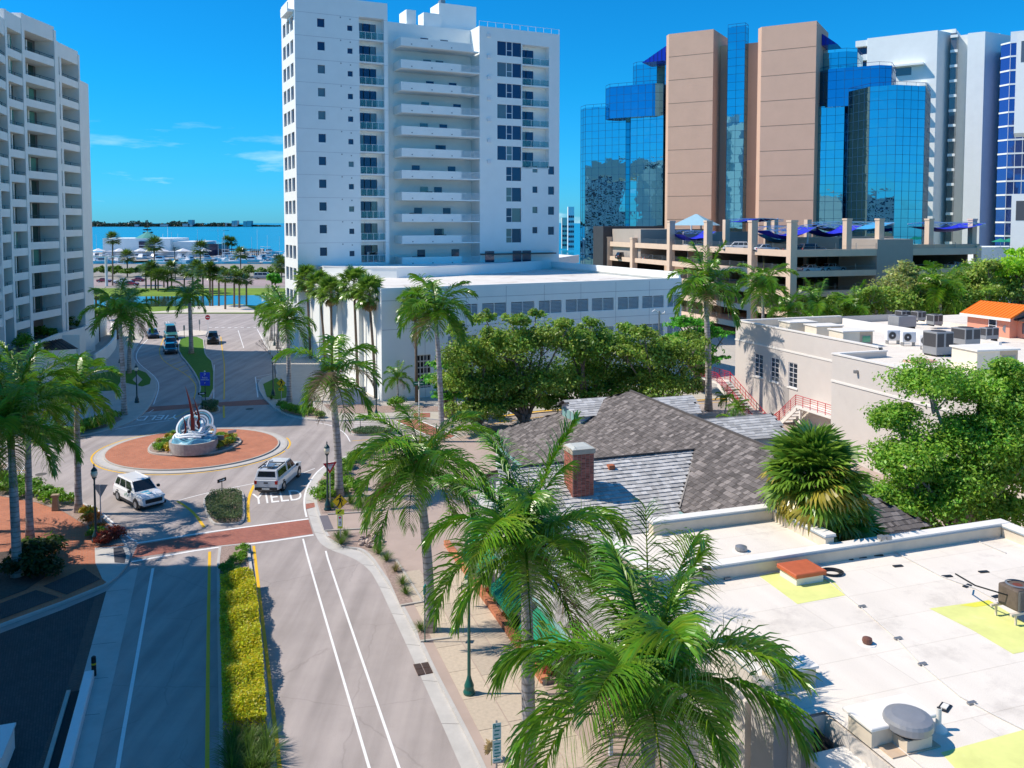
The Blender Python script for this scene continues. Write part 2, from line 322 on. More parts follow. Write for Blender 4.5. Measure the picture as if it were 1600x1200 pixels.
# ================================================================== the ground, the water, the streets
KZ = 0.13
def sheet(name, pts, z, m, parent=None, kind='structure'):
    o = MB().poly([(p[0], p[1], z) for p in pts]).build(name, m, parent, None if parent else kind)
    bm = bmesh.new(); bm.from_mesh(o.data); bmesh.ops.triangulate(bm, faces=bm.faces[:]); bmesh.ops.recalc_face_normals(bm, faces=bm.faces[:])
    for f in bm.faces:
        if f.normal.z < 0: f.normal_flip()
    bm.to_mesh(o.data); bm.free(); return o
def block(name, pts, fill_m, kw=.18, z=KZ, kerb_m=None, parent=None):
    """raised area: fill, and a kerb ring round it as its part"""
    pts = [(p[0], p[1]) for p in pts]; ins = inset(pts, kw)
    o = sheet(name, ins, z-.012, fill_m, parent)
    mb = MB(); n = len(pts)
    for i in range(n):
        j = (i+1) % n; a, b, c, d = pts[i], pts[j], ins[j], ins[i]
        mb.poly([(*a, z), (*b, z), (*c, z), (*d, z)]); mb.poly([(*a, -.02), (*b, -.02), (*b, z), (*a, z)]); mb.poly([(*d, z), (*c, z), (*c, z-.03), (*d, z-.03)])
    k = mb.build('kerb', kerb_m or concrete_gutter, o); fixn(k)
    return o
def line(pts_px, w=.12, z=.008, m=None, name='lane_marking', it=2, parent=None, world=None):
    pts = world or [P(u, v) for u, v in (smooth_px(pts_px, it) if len(pts_px) > 2 else pts_px)]
    L, R = line_strip(pts, w, z); return MB().strip(R, L).build(name, m or white_paint, parent or road)

sea_m = mat('bay_water', (.0, .20, .34), .22, .12, .004, .35, 1.2, spec=.25)
pond_m = glass_mat('pond_water', (.04, .065, .045), .08, .35, .004, 1.5)
land_m = mat('city_ground', (.30, .28, .24), .95, .15, .08, .2, 10)
ground = sheet('ground', [(-700, -60), (900, -60), (900, 415), (-700, 415)], -.03, land_m)
sw = MB().box(-700, 900, 415, 415.5, -3, .1).build('seawall', concrete, ground)
water = sheet('bay_water', [(-20000, 300), (20000, 300), (20000, 36000), (-20000, 36000)], -1.2, sea_m)
# street surface
road = sheet('road', [P(-260, 1280), P(900, 1300), NW(20, 60), P(1250, 655), P(1300, 590), P(820, 612), P(430, 500), P(405, 495), P(402, 489.5), P(900, 487), P(900, 495), (140, 168), (140, 186), P(150, 489.5), P(-300, 489.5), P(-300, 640), P(-300, 760)], 0.0, asphalt)
# far lawns, pond, bay drive
lawn = sheet('park_lawn', [(-260, 183), (200, 183), (200, 262), (-260, 262)], -.012, grass_park)
pond = sheet('pond_water', [P(u, v) for u, v in smooth_px([(120, 466), (200, 463), (300, 463), (400, 461), (520, 460), (540, 470), (500, 478), (395, 478), (370, 474), (340, 478), (280, 478), (240, 479), (150, 482), (110, 476)], 2, True)], .004, pond_m)
prom = sheet('promenade', [P(283, 484), P(310, 478), P(380, 476), P(398, 484), P(420, 488), P(140, 489), P(140, 486), P(240, 487)], .002, mat('pale_sand_concrete', (.62, .56, .48), .95, .1, .3))
bay_road = sheet('bay_drive_road', [P(-400, 446.5), P(1200, 446.5), P(1200, 437), P(-400, 437)], .003, mat('bay_drive_asphalt', (.36, .28, .27), .9, .1, .1))
line([(-300, 442), (900, 442)], .25, .009, white_paint, parent=bay_road)

# ---- roundabout
def ring(name, cpx, outer, inner, z, m, kerbm=None): pass
def ell(u0, u1, v0, v1, sk=0, n=64):
    """ellipse of the photograph as ground points"""
    o = []; cu, cv, ru = (u0+u1)/2, (v0+v1)/2, (u1-u0)/2
    for k in range(n):
        a = 2*pi*k/n; o.append((cu+ru*cos(a), cv+(v1-v0)/2*sin(a)))
    return o
def circ(c, r, n=64, ry=None): ry = ry or r; return [(c[0]+r*cos(2*pi*k/n), c[1]+ry*sin(2*pi*k/n)) for k in range(n)]
RC = P(301, 703); RC = Vector((RC.x, RC.y+.35, 0)); RR = 8.05; RY = 7.65
apron = sheet('roundabout_apron', circ(RC, RR, 72, RY), .05, concrete_gutter)
mb = MB(); A = circ(RC, RR, 72, RY); B_ = circ(RC, RR-.18, 72, RY-.18)
for i in range(72):
    j = (i+1) % 72; mb.poly([(*A[i], -.01), (*A[j], -.01), (*A[j], .054), (*A[i], .054)]); mb.poly([(*A[i], .054), (*A[j], .054), (*B_[j], .06), (*B_[i], .06)])
fixn(mb.build('apron_lip', concrete, apron))
mb = MB(); A = circ(RC, RR-.72, 72, RY-.72); B_ = circ(RC, RR-.85, 72, RY-.85)
for i in range(72):
    j = (i+1) % 72; mb.poly([(*A[i], .05), (*A[j], .05), (*A[j], .16), (*A[i], .16)]); mb.poly([(*A[i], .16), (*A[j], .16), (*B_[j], .16), (*B_[i], .16)])
fixn(mb.build('apron_kerb', concrete, apron))
sheet('brick_paving', circ(RC, RR-.85, 72, RY-.85), .155, brick_pave, apron)
A = circ(RC, RR+.28, 72, RY+.28); B_ = circ(RC, RR+.14, 72, RY+.14)
mb = MB()
for i in range(72):
    if 25 <= i <= 70 or i < 6: j = (i+1) % 72; mb.poly([(*A[i], .008), (*A[j], .008), (*B_[j], .008), (*B_[i], .008)])
fixn(mb.build('edge_line', yellow_paint, road))
planter_c = P(303, 698)
planter_pts = [P(u, v) for u, v in smooth_px([(229, 708), (236, 713), (262, 716), (300, 716), (345, 711), (372, 700), (379, 693), (372, 687), (350, 683), (300, 680), (262, 684), (236, 697)], 2, True)]
planter = block('roundabout_planter', planter_pts, mulch, .16, .30, concrete)

# ---- medians and islands
median_px = [(342, 856), (389, 851), (393, 880), (405, 960), (416, 1060), (428, 1180), (440, 1320), (346, 1320), (343, 1200), (341, 1060), (339, 960), (339, 880)]
median = block('road_median', [P(u, v) for u, v in median_px], mulch, .16)
isl = [(316, 785), (324, 773), (334, 768), (371, 765), (380, 770), (383, 785), (383, 812), (378, 819), (368, 821), (337, 822), (328, 817), (321, 801)]
splitter = block('splitter_island', [P(u, v) for u, v in smooth_px(isl, 1, True)], mulch, .15)
isl = [(545, 675), (551, 670), (575, 668), (598, 668), (612, 671), (628, 675), (612, 679), (585, 680), (555, 681), (547, 679)]
esplit = block('east_splitter_island', [P(u, v) for u, v in smooth_px(isl, 1, True)], mulch, .15)
isl = [(308, 642), (312, 634), (338, 633), (345, 639), (341, 646), (312, 648)]
fsplit = block('north_splitter_island', [P(u, v) for u, v in smooth_px(isl, 1, True)], mulch, .15)
isl = [(-40, 728), (5, 722), (16, 728), (10, 735), (-40, 737)]
wsplit = block('west_splitter_island', [P(u, v) for u, v in isl], mulch, .15)
isl = [(282, 527), (318, 527), (320, 545), (322, 556), (335, 568), (335, 622), (309, 624), (313, 604), (306, 588), (297, 574), (279, 552), (278, 540)]
fmed = block('grass_median', [P(u, v) for u, v in smooth_px(isl, 1, True)], grass_m, .15)
isl = [(275, 519), (300, 516), (325, 518), (322, 524), (300, 526), (280, 525)]
fmed2 = block('median_nose', [P(u, v) for u, v in isl], mat('light_gravel', (.62, .55, .46), .95, .2, 4), .15)

# ---- right block (pavement beside the boulevard), gutter
K_A = [(790, 1290), (751.5, 1200), (714, 1125), (677, 1054), (654, 1003), (625, 947), (608, 917), (592, 893), (578, 872), (562, 860), (545, 858), (528, 853), (512, 843), (503, 826), (496, 803), (491, 785), (492, 768), (497, 752), (507, 738), (525, 725), (547, 715), (582, 702), (630, 693), (690, 691), (715, 684)]
kaw = [P(u, v) for u, v in smooth_px(K_A, 1)]
blockA = block('east_pavement', [(p.x, p.y) for p in kaw]+[tuple(P(760, 674)[:2]), tuple(P(850, 662)[:2]), tuple(P(960, 655)[:2]), tuple(P(1250, 648)[:2]), (75, 88), (90, 10), (10, 10)], mat('pinkish_concrete', (.43, .34, .29), .9, .08, .7, .15, 40, dirt=((.30, .24, .20), .9, .6, .4)), .16)
G_A = [(760, 1290), (720.6, 1200), (645, 1029), (612, 958), (585, 900), (567, 881), (545, 869), (520, 861), (503, 852), (493, 838), (484, 812), (477, 786), (476, 772), (482, 755), (495, 737), (515, 722), (545, 710), (582, 698), (630, 690), (690, 688), (713, 682)]
gaw = [P(u, v) for u, v in smooth_px(G_A, 1)]
L = [(p.x, p.y, .006) for p in gaw]; n_ = len(kaw)
def resample(pts, n):
    d = [0]
    for i in range(1, len(pts)): d.append(d[-1]+(Vector(pts[i][:2])-Vector(pts[i-1][:2])).length)
    out = []; j = 0
    for k in range(n):
        t = d[-1]*k/(n-1)
        while j < len(d)-2 and d[j+1] < t: j += 1
        f = (t-d[j])/max(1e-6, d[j+1]-d[j]); a, b = pts[j], pts[j+1]; out.append((a[0]+(b[0]-a[0])*f, a[1]+(b[1]-a[1])*f, 0))
    return out
ga = resample(gaw, 90); ka = resample(kaw, 90)
gut = fixn(MB().strip([(p[0], p[1], .006) for p in ga], [(p[0], p[1], .02) for p in ka]).build('gutter', concrete_gutter, road))
line([(516, 722), (496, 736), (483, 754), (476, 772), (475, 790), (479, 808)], .13, .010)
# joints between gutter lengths
mb = MB()
for k in range(4, 88, 5):
    p = Vector(ga[k][:2]); q = Vector(ka[k][:2]); d = (q-p).normalized(); nn = Vector((-d.y, d.x))*.012
    mb.poly([(p.x-nn.x, p.y-nn.y, .0075), (q.x-nn.x, q.y-nn.y, .0215), (q.x+nn.x, q.y+nn.y, .0215), (p.x+nn.x, p.y+nn.y, .0075)])
fixn(mb.build('joint', mat('joint_dark', (.12, .10, .09), .9, .0), gut))
# storm drain grate in the gutter
g = thing('storm_drain', 'rusty brown storm drain grate set in the gutter beside the green lamp post', 'storm drain', P(661, 1045, .02), AN)
for i in range(2):
    for j in range(2):
        mb = MB(); mb.box(-.34+.36*i, -.02+.36*i, -.5+.5*j, -.03+.5*j, 0, .03)
        mb.build('grate_panel', mat('rusty_iron', (.13, .075, .06), .8, .25, 9), g)
        mb = MB()
        for k in range(7): mb.box(-.32+.36*i+.042*k, -.30+.36*i+.042*k, -.48+.5*j, -.05+.5*j, .03, .045)
        mb.build('grate_bar', bronze, g)
# white edge: mulch strips and beds
def bed(name, px, m=mulch, z=KZ+.006, par=None, sm=0): return sheet(name, [P(u, v, KZ).to_2d().to_3d() for u, v in (smooth_px(px, sm, True) if sm else px)], z, m, par or blockA)
bed('mulch_bed', [(597, 880), (619, 876), (660, 940), (626, 947)])
bed('mulch_bed', [(652, 985), (700, 994), (705, 1003), (657, 1003)])
bed('mulch_bed', [(511, 838), (590, 828), (604, 850), (590, 866), (565, 856), (535, 853)])
bed('mulch_bed', [(497, 752), (540, 722), (600, 702), (640, 696), (600, 720), (566, 740), (564, 770), (575, 799), (503, 802), (495, 778)])
bed('tactile_ramp', [(499, 806), (512, 805), (521, 826), (507, 829)], mat('grey_tactile_surface', (.16, .15, .17), .9, .15, 20))
bed('brick_ramp', [(478, 785), (491, 783), (492, 790), (478, 793)], brick_cross, .03)
for pts in ([(597, 880), (626, 947)], ):
    pass
for a, b in (((619, 876), (661, 941)), ((626, 947), (661, 941)), ((512, 804), (578, 800)), ((566, 770), (578, 800)), ((508, 830), (580, 826)), ((657, 1003), (705, 997))):
    p, q = P(*a, KZ), P(*b, KZ); L_, R_ = line_strip([p, q], .12, KZ+.07); mb = MB()
    mb.hexa([(L_[0][0], L_[0][1], KZ-.01), (R_[0][0], R_[0][1], KZ-.01), (R_[1][0], R_[1][1], KZ-.01), (L_[1][0], L_[1][1], KZ-.01), L_[0], R_[0], R_[1], L_[1]]); fixn(mb.build('bed_edging', concrete, blockA))
# pavement slabs, each its own piece
def slab_rows():
    k = 0
    for i, (l0, l1) in enumerate(((9.24, 10.52), (10.54, 11.72), (11.74, 12.80))):
        a = 22.0+.15*i
        while a < 46:
            da = 1.85 if i else 2.3
            u_ok = True
            c = NW((l0+l1)/2, a+da/2)
            if not (i == 0 and 34.4 < a+da/2 < 50 and False):
                mb = MB(); j = .012
                q = [NW(l0+j, a+j), NW(l1-j, a+j), NW(l1-j, a+da-j), NW(l0+j, a+da-j)]; c0 = q[0].copy()
                mb.prism([(p.x-c0.x, p.y-c0.y) for p in q], 0, .012+.003*random.random())
                o = mb.build('slab', slab_m, blockA, loc=(c0.x, c0.y, KZ-.006)); k += 1
            a += da
slab_rows()
# ---- left plaza block
E_ = [(-300, 745), (-80, 747), (0, 750), (60, 757), (105, 772), (140, 793), (165, 812), (185, 832), (197, 850), (204, 868), (200, 884), (185, 903), (166, 917), (100, 944), (0, 981), (-80, 1010), (-300, 1090)]
plaza = block('brick_plaza', [P(u, v) for u, v in E_], brick_pave, .17)
bed('planting_bed', [(-200, 749), (0, 754), (100, 776), (130, 795), (158, 815), (180, 836), (196, 851), (150, 853), (147, 840), (132, 820), (100, 800), (57, 785), (0, 775), (-200, 772)], mulch, KZ+.006, plaza)
bed('corner_ramp', [(148, 856), (197, 853), (202, 868), (198, 882), (168, 911), (160, 905), (149, 880)], mat('ramp_concrete', (.52, .50, .46), .9, .08, 1.5), KZ+.005, plaza)  # plain pale concrete for the ramp
bed('tactile_pad', [(177, 856), (192, 855), (197, 868), (195, 880), (179, 879)], mat('dark_tactile', (.07, .07, .08), .9, .1, 20), KZ+.010, plaza)
bed('charcoal_panel', [(67, 916), (132, 888), (157, 905), (104, 929)], dark_pave, KZ+.006, plaza)
bed('charcoal_panel', [(-60, 958), (0, 943), (56, 922), (93, 933), (0, 968), (-60, 990)], dark_pave, KZ+.0065, plaza)
bed('planting_bed', [(-60, 870), (40, 858), (68, 862), (77, 880), (70, 902), (40, 922), (0, 937), (-60, 955)], mat('dark_mulch', (.09, .07, .06), 1, .3, 6), KZ+.011, plaza)
drive = sheet('paved_driveway', [P(-300, 1110), P(-80, 1018), P(0, 990), P(100, 952), P(166, 924), P(124, 1077), P(82, 1200), P(50, 1330), P(-300, 1330)], .010, dark_pave)
for a in ([(148, 934), (166, 925), (124, 1077), (82, 1200), (50, 1330), (22, 1330), (58, 1200), (104, 1077)],):
    sheet('border_paving', [P(u, v) for u, v in a], .015, redgrey_pave, drive)
strip_c = sheet('driveway_apron', [P(u, v) for u, v in [(166, 925), (186, 905), (205, 890), (216, 887), (182, 1040), (146, 1200), (118, 1330), (50, 1330), (82, 1200), (124, 1077)]], .014, concrete_gutter)
mb = MB()
for v in (925, 965, 1008, 1063, 1120):
    p, q = P(166-(v-925)*.28, v), P(208-(v-888)*.225, v-4); nn = .014
    mb.poly([(p.x, p.y-nn, .0185), (q.x, q.y-nn, .0185), (q.x, q.y+nn, .0185), (p.x, p.y+nn, .0185)])
fixn(mb.build('joint', MATS['joint_dark'], strip_c))
# low white barrier wall with its slot, post
kb = thing('barrier_wall', 'long low white wall beside the driveway at the lower left edge', 'low wall', P(128, 1128), AN)
mb = MB(); a0, a1 = P(140, 1062), P(92, 1250); d = (a1-a0)
fr = Fr(a0, atan2(d.y, d.x)); kb.location = a0; kb.rotation_euler = (0, 0, fr.a)
bev(MB().box(0, d.length, -.19, .19, 0, .42).build('wall_body', white_metal, kb), .03)
MB().box(.9, d.length, -.62, -.24, 0, .05).build('slot_shade_strip', shadow_in, kb)  # dark strip painted in place of a shaded gap
MB().box(.9, d.length, -.78, -.62, 0, .14).build('edge_strip', concrete, kb)
kp = thing('bollard', 'black bollard with a yellow band at the end of the low white wall', 'bollard', P(147, 1056))
MB().lathe([(.10, 0), (.10, .78), (.095, .86), (.05, .90)], 14).build('post', dark_metal, kp, smooth=False)
MB().lathe([(.104, .52), (.104, .60)], 14, cap=False).build('band', yellow_paint, kp)
wb = thing('white_canopy', 'white flat topped cabinet cut off by the lower left corner', 'cabinet', P(-22, 1200), AN)
bev(MB().box(-1.3, .75, -1.2, 1.0, 0, .9).build('body', stucco_white, wb), .03); MB().box(-1.35, .8, -1.25, 1.05, .9, .98).build('top', white_metal, wb)

# ---- NW pavement (left, beyond the roundabout), NE pavement (podium side)
NWp = [(-300, 705), (0, 701), (50, 693), (100, 686), (155, 677), (190, 667), (212, 657), (228, 644), (237, 632), (246, 610), (246, 598), (240, 588), (222, 576), (211, 566), (208, 556), (211, 546), (225, 527), (222, 522), (140, 520), (-100, 512), (-300, 520)]
nwp = block('north_west_pavement', [P(u, v) for u, v in smooth_px(NWp, 1, True)], concrete, .17)
bed('lawn_patch', [(196, 580), (214, 577), (228, 582), (236, 592), (234, 600), (222, 604), (196, 598)], grass_m, KZ+.006, nwp)
bed('lawn_patch', [(140, 586), (185, 577), (192, 590), (180, 610), (140, 612)], grass_m, KZ+.006, nwp)
bed('planting_bed', [(-60, 682), (90, 672), (150, 655), (180, 648), (192, 655), (165, 668), (100, 680), (-60, 694)], mulch, KZ+.006, nwp)
NEp = [(406, 520), (424, 560), (433, 585), (409, 592), (403, 600), (405, 612), (413, 624), (428, 639), (450, 650), (480, 657), (520, 659), (604, 655), (644, 653), (693, 658), (770, 652), (843, 643), (960, 634), (1250, 616), (1500, 560), (1500, 505), (700, 500)]
nep = block('north_east_pavement', [P(u, v) for u, v in NEp], concrete, .17)
bed('grass_bed', [(411, 600), (432, 590), (450, 606), (455, 620), (432, 624), (417, 620)], grass_m, KZ+.006, nep)
bed('planting_bed', [(438, 642), (460, 632), (500, 640), (506, 653), (470, 651)], mulch, KZ+.006, nep)
bed('planting_bed', [(505, 632), (540, 630), (600, 634), (650, 634), (735, 636), (735, 643), (650, 643), (560, 646), (520, 645)], mulch, KZ+.006, nep)
bed('brick_ramp', [(646, 645), (672, 645), (672, 652), (646, 652)], brick_cross, KZ+.006, nep)

# ---- brick crossings
def crossing(px, z=.006): return sheet('brick_crossing', [P(u, v) for u, v in px], z, brick_cross, road)
crossing([(206, 872), (215, 851), (400, 822), (482, 812), (489, 834), (400, 847), (337, 853), (270, 863)])
line([(213, 849), (315, 833), (400, 821.5), (482, 811)], .22, .012, it=1); line([(205, 878), (337, 855), (400, 849.5), (490, 836)], .22, .012, it=1)
crossing([(228, 636), (412, 624), (424, 632), (300, 637.5), (222, 644.5)])
crossing([(617, 657), (652, 655), (712, 680), (692, 691)])
line([(617, 657.5), (692, 691)], .2, .012); line([(653, 656), (713, 681)], .2, .012)
# yield lines, lane lines
line([(239, 888), (211, 1044), (183, 1200), (170, 1300)], .15); line([(327.5, 862), (325, 1000), (323, 1330)], .16, m=yellow_paint)
line([(396.5, 853), (405, 925), (421, 1060), (437, 1200), (452, 1330)], .16, m=yellow_paint)
line([(473.5, 842), (483, 880), (577, 1200), (612, 1320)], .11); line([(509, 861), (514, 880), (623.6, 1200), (668, 1330)], .11)
line([(277, 783), (293, 793), (307, 806), (319, 824)], .20, m=yellow_paint); line([(397, 758), (389, 775), (387, 795), (389, 816)], .20, m=yellow_paint)
line([(142, 790), (165, 806), (186, 826), (204, 842), (214, 846)], .13)
line([(275, 783), (332, 768), (400, 755), (409, 752)], .10); line([(466, 742), (492, 732)], .10)
line([(180, 671), (215, 664), (265, 657)], .13); line([(232, 645), (240, 640)], .10)
line([(265, 655), (282, 649), (300, 640)], .13, m=yellow_paint); line([(349.5, 634), (350, 653)], .2, m=yellow_paint)
line([(550, 689), (590, 686), (640, 683)], .10, m=yellow_paint); line([(493, 660), (520, 665), (540, 677), (547, 690)], .11)
for k in range(4): line([(553, 659.5+2.6*k), (593, 658.5+2.6*k)], .12)
line([(0, 737), (40, 735)], .10, m=yellow_paint); line([(30, 744), (36, 730), (48, 722)], .10)
for k in range(6): pass
# far arm: left lane and right lane
line([(243, 528), (262, 528)], .1)
line([(231, 530), (213, 549), (213, 566), (243, 588), (250, 604), (240, 632)], .12)
line([(256, 528), (248, 548), (252, 560), (262, 569), (288, 583), (303, 596), (307, 606), (303, 624)], .12, m=yellow_paint)
for a, b in (((257, 565), (273, 560)), ((265, 571), (283, 565)), ((275, 577), (290, 571)), ((285, 582), (294, 578)), ((295, 589), (299, 586))): line([a, b], .12, m=yellow_paint)
line([(345, 526), (348, 553), (351, 570), (350, 624)], .15, m=yellow_paint); line([(334.8, 570), (334, 623)], .09)
for k, v in enumerate((546, 554, 562)): line([(331, v+1), (347, v-1)], .09)
line([(330, 564), (347, 560)], .12, m=yellow_paint)
line([(335, 514.5), (402, 514.5), (418, 545), (426, 560)], .12, it=0); line([(372, 516), (381, 544)], .1)
for k in range(8): line([(326+10*k, 511.8), (331+10*k, 511.8)], .45)
line([(403, 621), (399, 589), (430, 583)], .12, it=0)
for k in range(3): line([(399+2*k, 592+9*k), (416+4*k, 596+8*k)], .1)
line([(600, 648), (640, 652)], .01)
line([(716, 671), (760, 664), (850, 650), (960, 642), (1140, 627)], .12, m=yellow_paint)
bed('kerb_paint', [(770, 652.5), (843, 643.5), (960, 634.5), (1150, 622), (1150, 621), (960, 633.5), (843, 642), (770, 651)], yellow_paint, KZ+.008, nep)
for (u, v) in ((390, 639), (64, 741)):
    mh = MB().lathe([(.42, 0), (.42, .012)], 20).build('manhole_cover', mat('iron_cover', (.10, .095, .09), .8, .2, 14), road, loc=P(u, v, .004))
# painted words on the roadway
yw = text_mesh('painted_word', 'YIELD', 1.36, white_paint, road, P(434, 777, .012), (0, 0, AN), 2.7)
yw2 = text_mesh('painted_word', 'YIELD', 1.6, white_paint, road, P(246, 652, .012), (0, 0, radians(192)), 1.9)
# faint patches and tyre tracks
# ================================================================== buildings
T_ANG = radians(26)
def cshare(cache, key, fn):
    if key not in cache: cache[key] = fn()
    return cache[key]
def boxmesh(name, m, x, y, z, bevel=0):              # box centred in x, from y=0 to -y .. used for shared pieces
    return MB().box(-x/2, x/2, -y/2, y/2, 0, z).mesh(name, m)
def wall_with_openings(mb, x0, x1, z0, z1, ops, y=0.0, depth=.25):
    """vertical wall in the local xz plane at y; ops: (x0,x1,z0,z1) rectangles cut out, reveals run back by depth"""
    xs = sorted(set([x0, x1]+[o[0] for o in ops]+[o[1] for o in ops])); zs = sorted(set([z0, z1]+[o[2] for o in ops]+[o[3] for o in ops]))
    for j in range(len(zs)-1):
        run = None
        for i in range(len(xs)-1):
            cx, cz = (xs[i]+xs[i+1])/2, (zs[j]+zs[j+1])/2
            hole = any(o[0] < cx < o[1] and o[2] < cz < o[3] for o in ops)
            if not hole: run = [run[0], xs[i+1]] if run else [xs[i], xs[i+1]]
            if (hole or i == len(xs)-2) and run:
                mb.poly([(run[0], y, zs[j]), (run[1], y, zs[j]), (run[1], y, zs[j+1]), (run[0], y, zs[j+1])]); run = None
    for a, b, c, d in ops:
        mb.poly([(a, y, c), (a, y, d), (a, y+depth, d), (a, y+depth, c)]); mb.poly([(b, y, c), (b, y+depth, c), (b, y+depth, d), (b, y, d)])
        mb.poly([(a, y, c), (a, y+depth, c), (b, y+depth, c), (b, y, c)]); mb.poly([(a, y, d), (b, y, d), (b, y+depth, d), (a, y+depth, d)])
    return mb

# ---------------------------------------------------------------- white residential tower and its podium
TF = Fr((-31.5, 126.0), T_ANG)
tw = thing('apartment_tower', 'tall white condominium tower with stacked white balconies and dark windows above the parking podium', 'tower', TF.w(0, 0), T_ANG)
def X(u, v=200, y=0): return TF.pix(u, v, y)[0]
def Z(u, v, y=0): return TF.pix(u, v, y)[1]
xl0, xl1 = 0.0, X(606, 100); xm1 = X(748, 80); xr1 = X(873, 150)
zt_l, zt_m, zt_r = Z(540, -2), Z(700, 36), Z(815, 48); ZB = 12.6
FH = 3.36
# left wing windows: rows
za = Z(500, 35.5); rows_l = [za-FH*k for k in range(12)]
ops = []
for z in rows_l:
    ops.append((X(495.5, 35), X(507, 35), z-.62, z+.62)); ops.append((X(542.5, 39), X(550.5, 39), z-.75, z+.05))
bx0, bx1 = X(561, 60), X(600, 60)
zb_top = Z(562, 26)
bal_rows = [Z(575, 61)-FH*k for k in range(11)]
ops.append((bx0, bx1, bal_rows[-1], zb_top))
ops.append((X(577, 415, 0), X(590, 415), ZB+1.2, ZB+2.9))
mb = MB(); wall_with_openings(mb, xl0, xl1, 0, zt_l, ops, 0, 1.5)
D1 = 9.5
# the left end face with its window bands
mb.poly([(0, D1, 0), (0, D1, zt_l), (xl1, D1, zt_l), (xl1, D1, 0)]); mb.poly([(0, 0, zt_l), (xl1, 0, zt_l), (xl1, D1, zt_l), (0, D1, zt_l)])
mb.poly([(xl1, 0, 0), (xl1, D1, 0), (xl1, D1, zt_l), (xl1, 0, zt_l)])
side_ops = []
zs0 = rows_l[0]+1.2
sm = MB()
for k in range(13):
    z = zs0-FH*k
    for j in range(3): side_ops.append((1.0+2.7*j, 1.0+2.7*j+2.0, z-2.3, z-.3))
wall_with_openings(sm, 0, D1, 0, zt_l, side_ops, 0, .3)
for (x, y, z) in sm.v: mb.v.append((y, D1-x, z))
b0 = len(mb.v)-len(sm.v)
for f in sm.f: mb.f.append([b0+i for i in f][::-1])
mb.build('wall', stucco_white, tw)
me_w1 = MB().box(0, 1.4, 0, .05, 0, 1.3).mesh('window', tower_glass); me_ws = MB().box(0, .95, 0, .05, 0, .85).mesh('window', tower_glass)
me_side = MB().box(0, .05, 0, 2.0, 0, 2.0).mesh('window', tower_glass)
for i, z in enumerate(rows_l):
    link(me_w1, 'window', tw, (X(495.5, 35)-.05, .2, z-.65)); link(me_ws, 'window', tw, (X(542.5, 39)-.05, .2, z-.78))
link(me_w1, 'window', tw, (X(577, 415)-.02, .2, ZB+1.3))
for a, b, c, d in side_ops: link(me_side, 'window', tw, (.28, D1-b, c))
# storey joints and scupper dots on the plain wall
mb = MB()
for z in rows_l: mb.box(.02, xl1-.02, -.012, 0, z+1.30, z+1.34)
mb.build('wall_joint', mat('joint_grey', (.45, .46, .48), .9, 0), tw)  # plain grey joint strips
me_dot = MB().box(0, .18, -.05, 0, 0, .18).mesh('vent', grey_metal)
for z in rows_l:
    link(me_dot, 'vent', tw, (X(531, 39), 0, z+1.0)); link(me_dot, 'vent', tw, (X(546, 39), 0, z+.85))
# balcony stack on the left wing
def glass_stack(x0, x1, zrows, ztop, y0, n, group_name='balcony', wall=True, gl=.78, dgl=tower_glass):
    w = x1-x0
    slab = MB().box(0, w, 0, 1.5, -.22, 0).mesh('balcony_slab', stucco_white)
    doors = [MB().box(0, w*gl/n-.14, 0, .06, 0, 2.55).mesh('door_pane', dgl)]
    rail = MB().box(.02, w-.02, 0, .05, 1.02, 1.07)
    for k in range(n+2): rail.box((w-.05)*k/(n+1), (w-.05)*k/(n+1)+.05, 0, .05, 0, 1.02)
    railm = rail.mesh('railing', white_metal)
    pane = MB().box(.03, w-.03, .015, .03, .08, 1.0).mesh('glass_panel', glass_mat_clear)
    back = MB().box(w*gl, w, 0, .1, -.2, FH-.2).mesh('recess_wall', stucco_white)
    lint = MB().box(0, w*gl, 0, .1, 2.55, FH-.22).mesh('lintel', stucco_white)
    for i, z in enumerate(zrows):
        s = link(slab, 'balcony', tw, (x0, y0, z)); link(railm, 'railing', s, (0, .02, 0)); link(pane, 'glass_panel', s, (0, .02, 0))
        for k in range(n): link(doors[0], 'door_pane', s, (w*gl/n*k+.05, 1.35, 0))
        link(back, 'recess_wall', s, (0, 1.38, 0)); link(lint, 'lintel', s, (0, 1.36, 0))
glass_mat_clear = bpy.data.materials.new('balustrade_glass'); glass_mat_clear.use_nodes = True
_n = glass_mat_clear.node_tree.nodes; _b = _n['Principled BSDF']; _b.inputs['Base Color'].default_value = (.10, .35, .38, 1); _b.inputs['Roughness'].default_value = .05; _b.inputs['Alpha'].default_value = .30
glass_stack(bx0, bx1, bal_rows, zb_top, 0, 3)
# middle part: set back, with solid white balcony bands in front
ym = 3.2
mb = MB(); mb.box(xl1+.01, xm1, ym, ym+9, 0, zt_m)
mb.box(X(640, 30, ym), X(655, 30, ym), ym+1.5, ym+5, zt_m, zt_m+2.6)
mb.build('middle_wall', stucco_white, tw)
z_f = [Z(690, 65, -.2)-FH*k for k in range(11)]
xb0, xb1 = X(626, 80, -.6), X(748.5, 80, -.6)
fas = MB().box(0, xb1-xb0, -.12, .12, 0, 1.28).box(0, .2, .12, 3.6, 0, 1.28).mesh('balcony_front', stucco_white)
slb = MB().box(.2, xb1-xb0, .12, 3.72, 0, .2).mesh('balcony_floor', stucco_white)
bars = MB()
L_ = (xb1-xb0)*.24
for k in range(5): bars.box(-L_, 0, 0, .05, .25+.2*k, .31+.2*k)
for k in range(5): bars.box(-L_*k/4-.03, -L_*k/4, 0, .05, .2, 1.15)
barm = bars.mesh('slatted_rail', white_metal)
opn = MB().box(0, xb1-xb0-.2, 0, .06, 0, 1.75).mesh('shaded_opening', mat('recess_grey', (.30, .31, .33), .9, .1, 1))
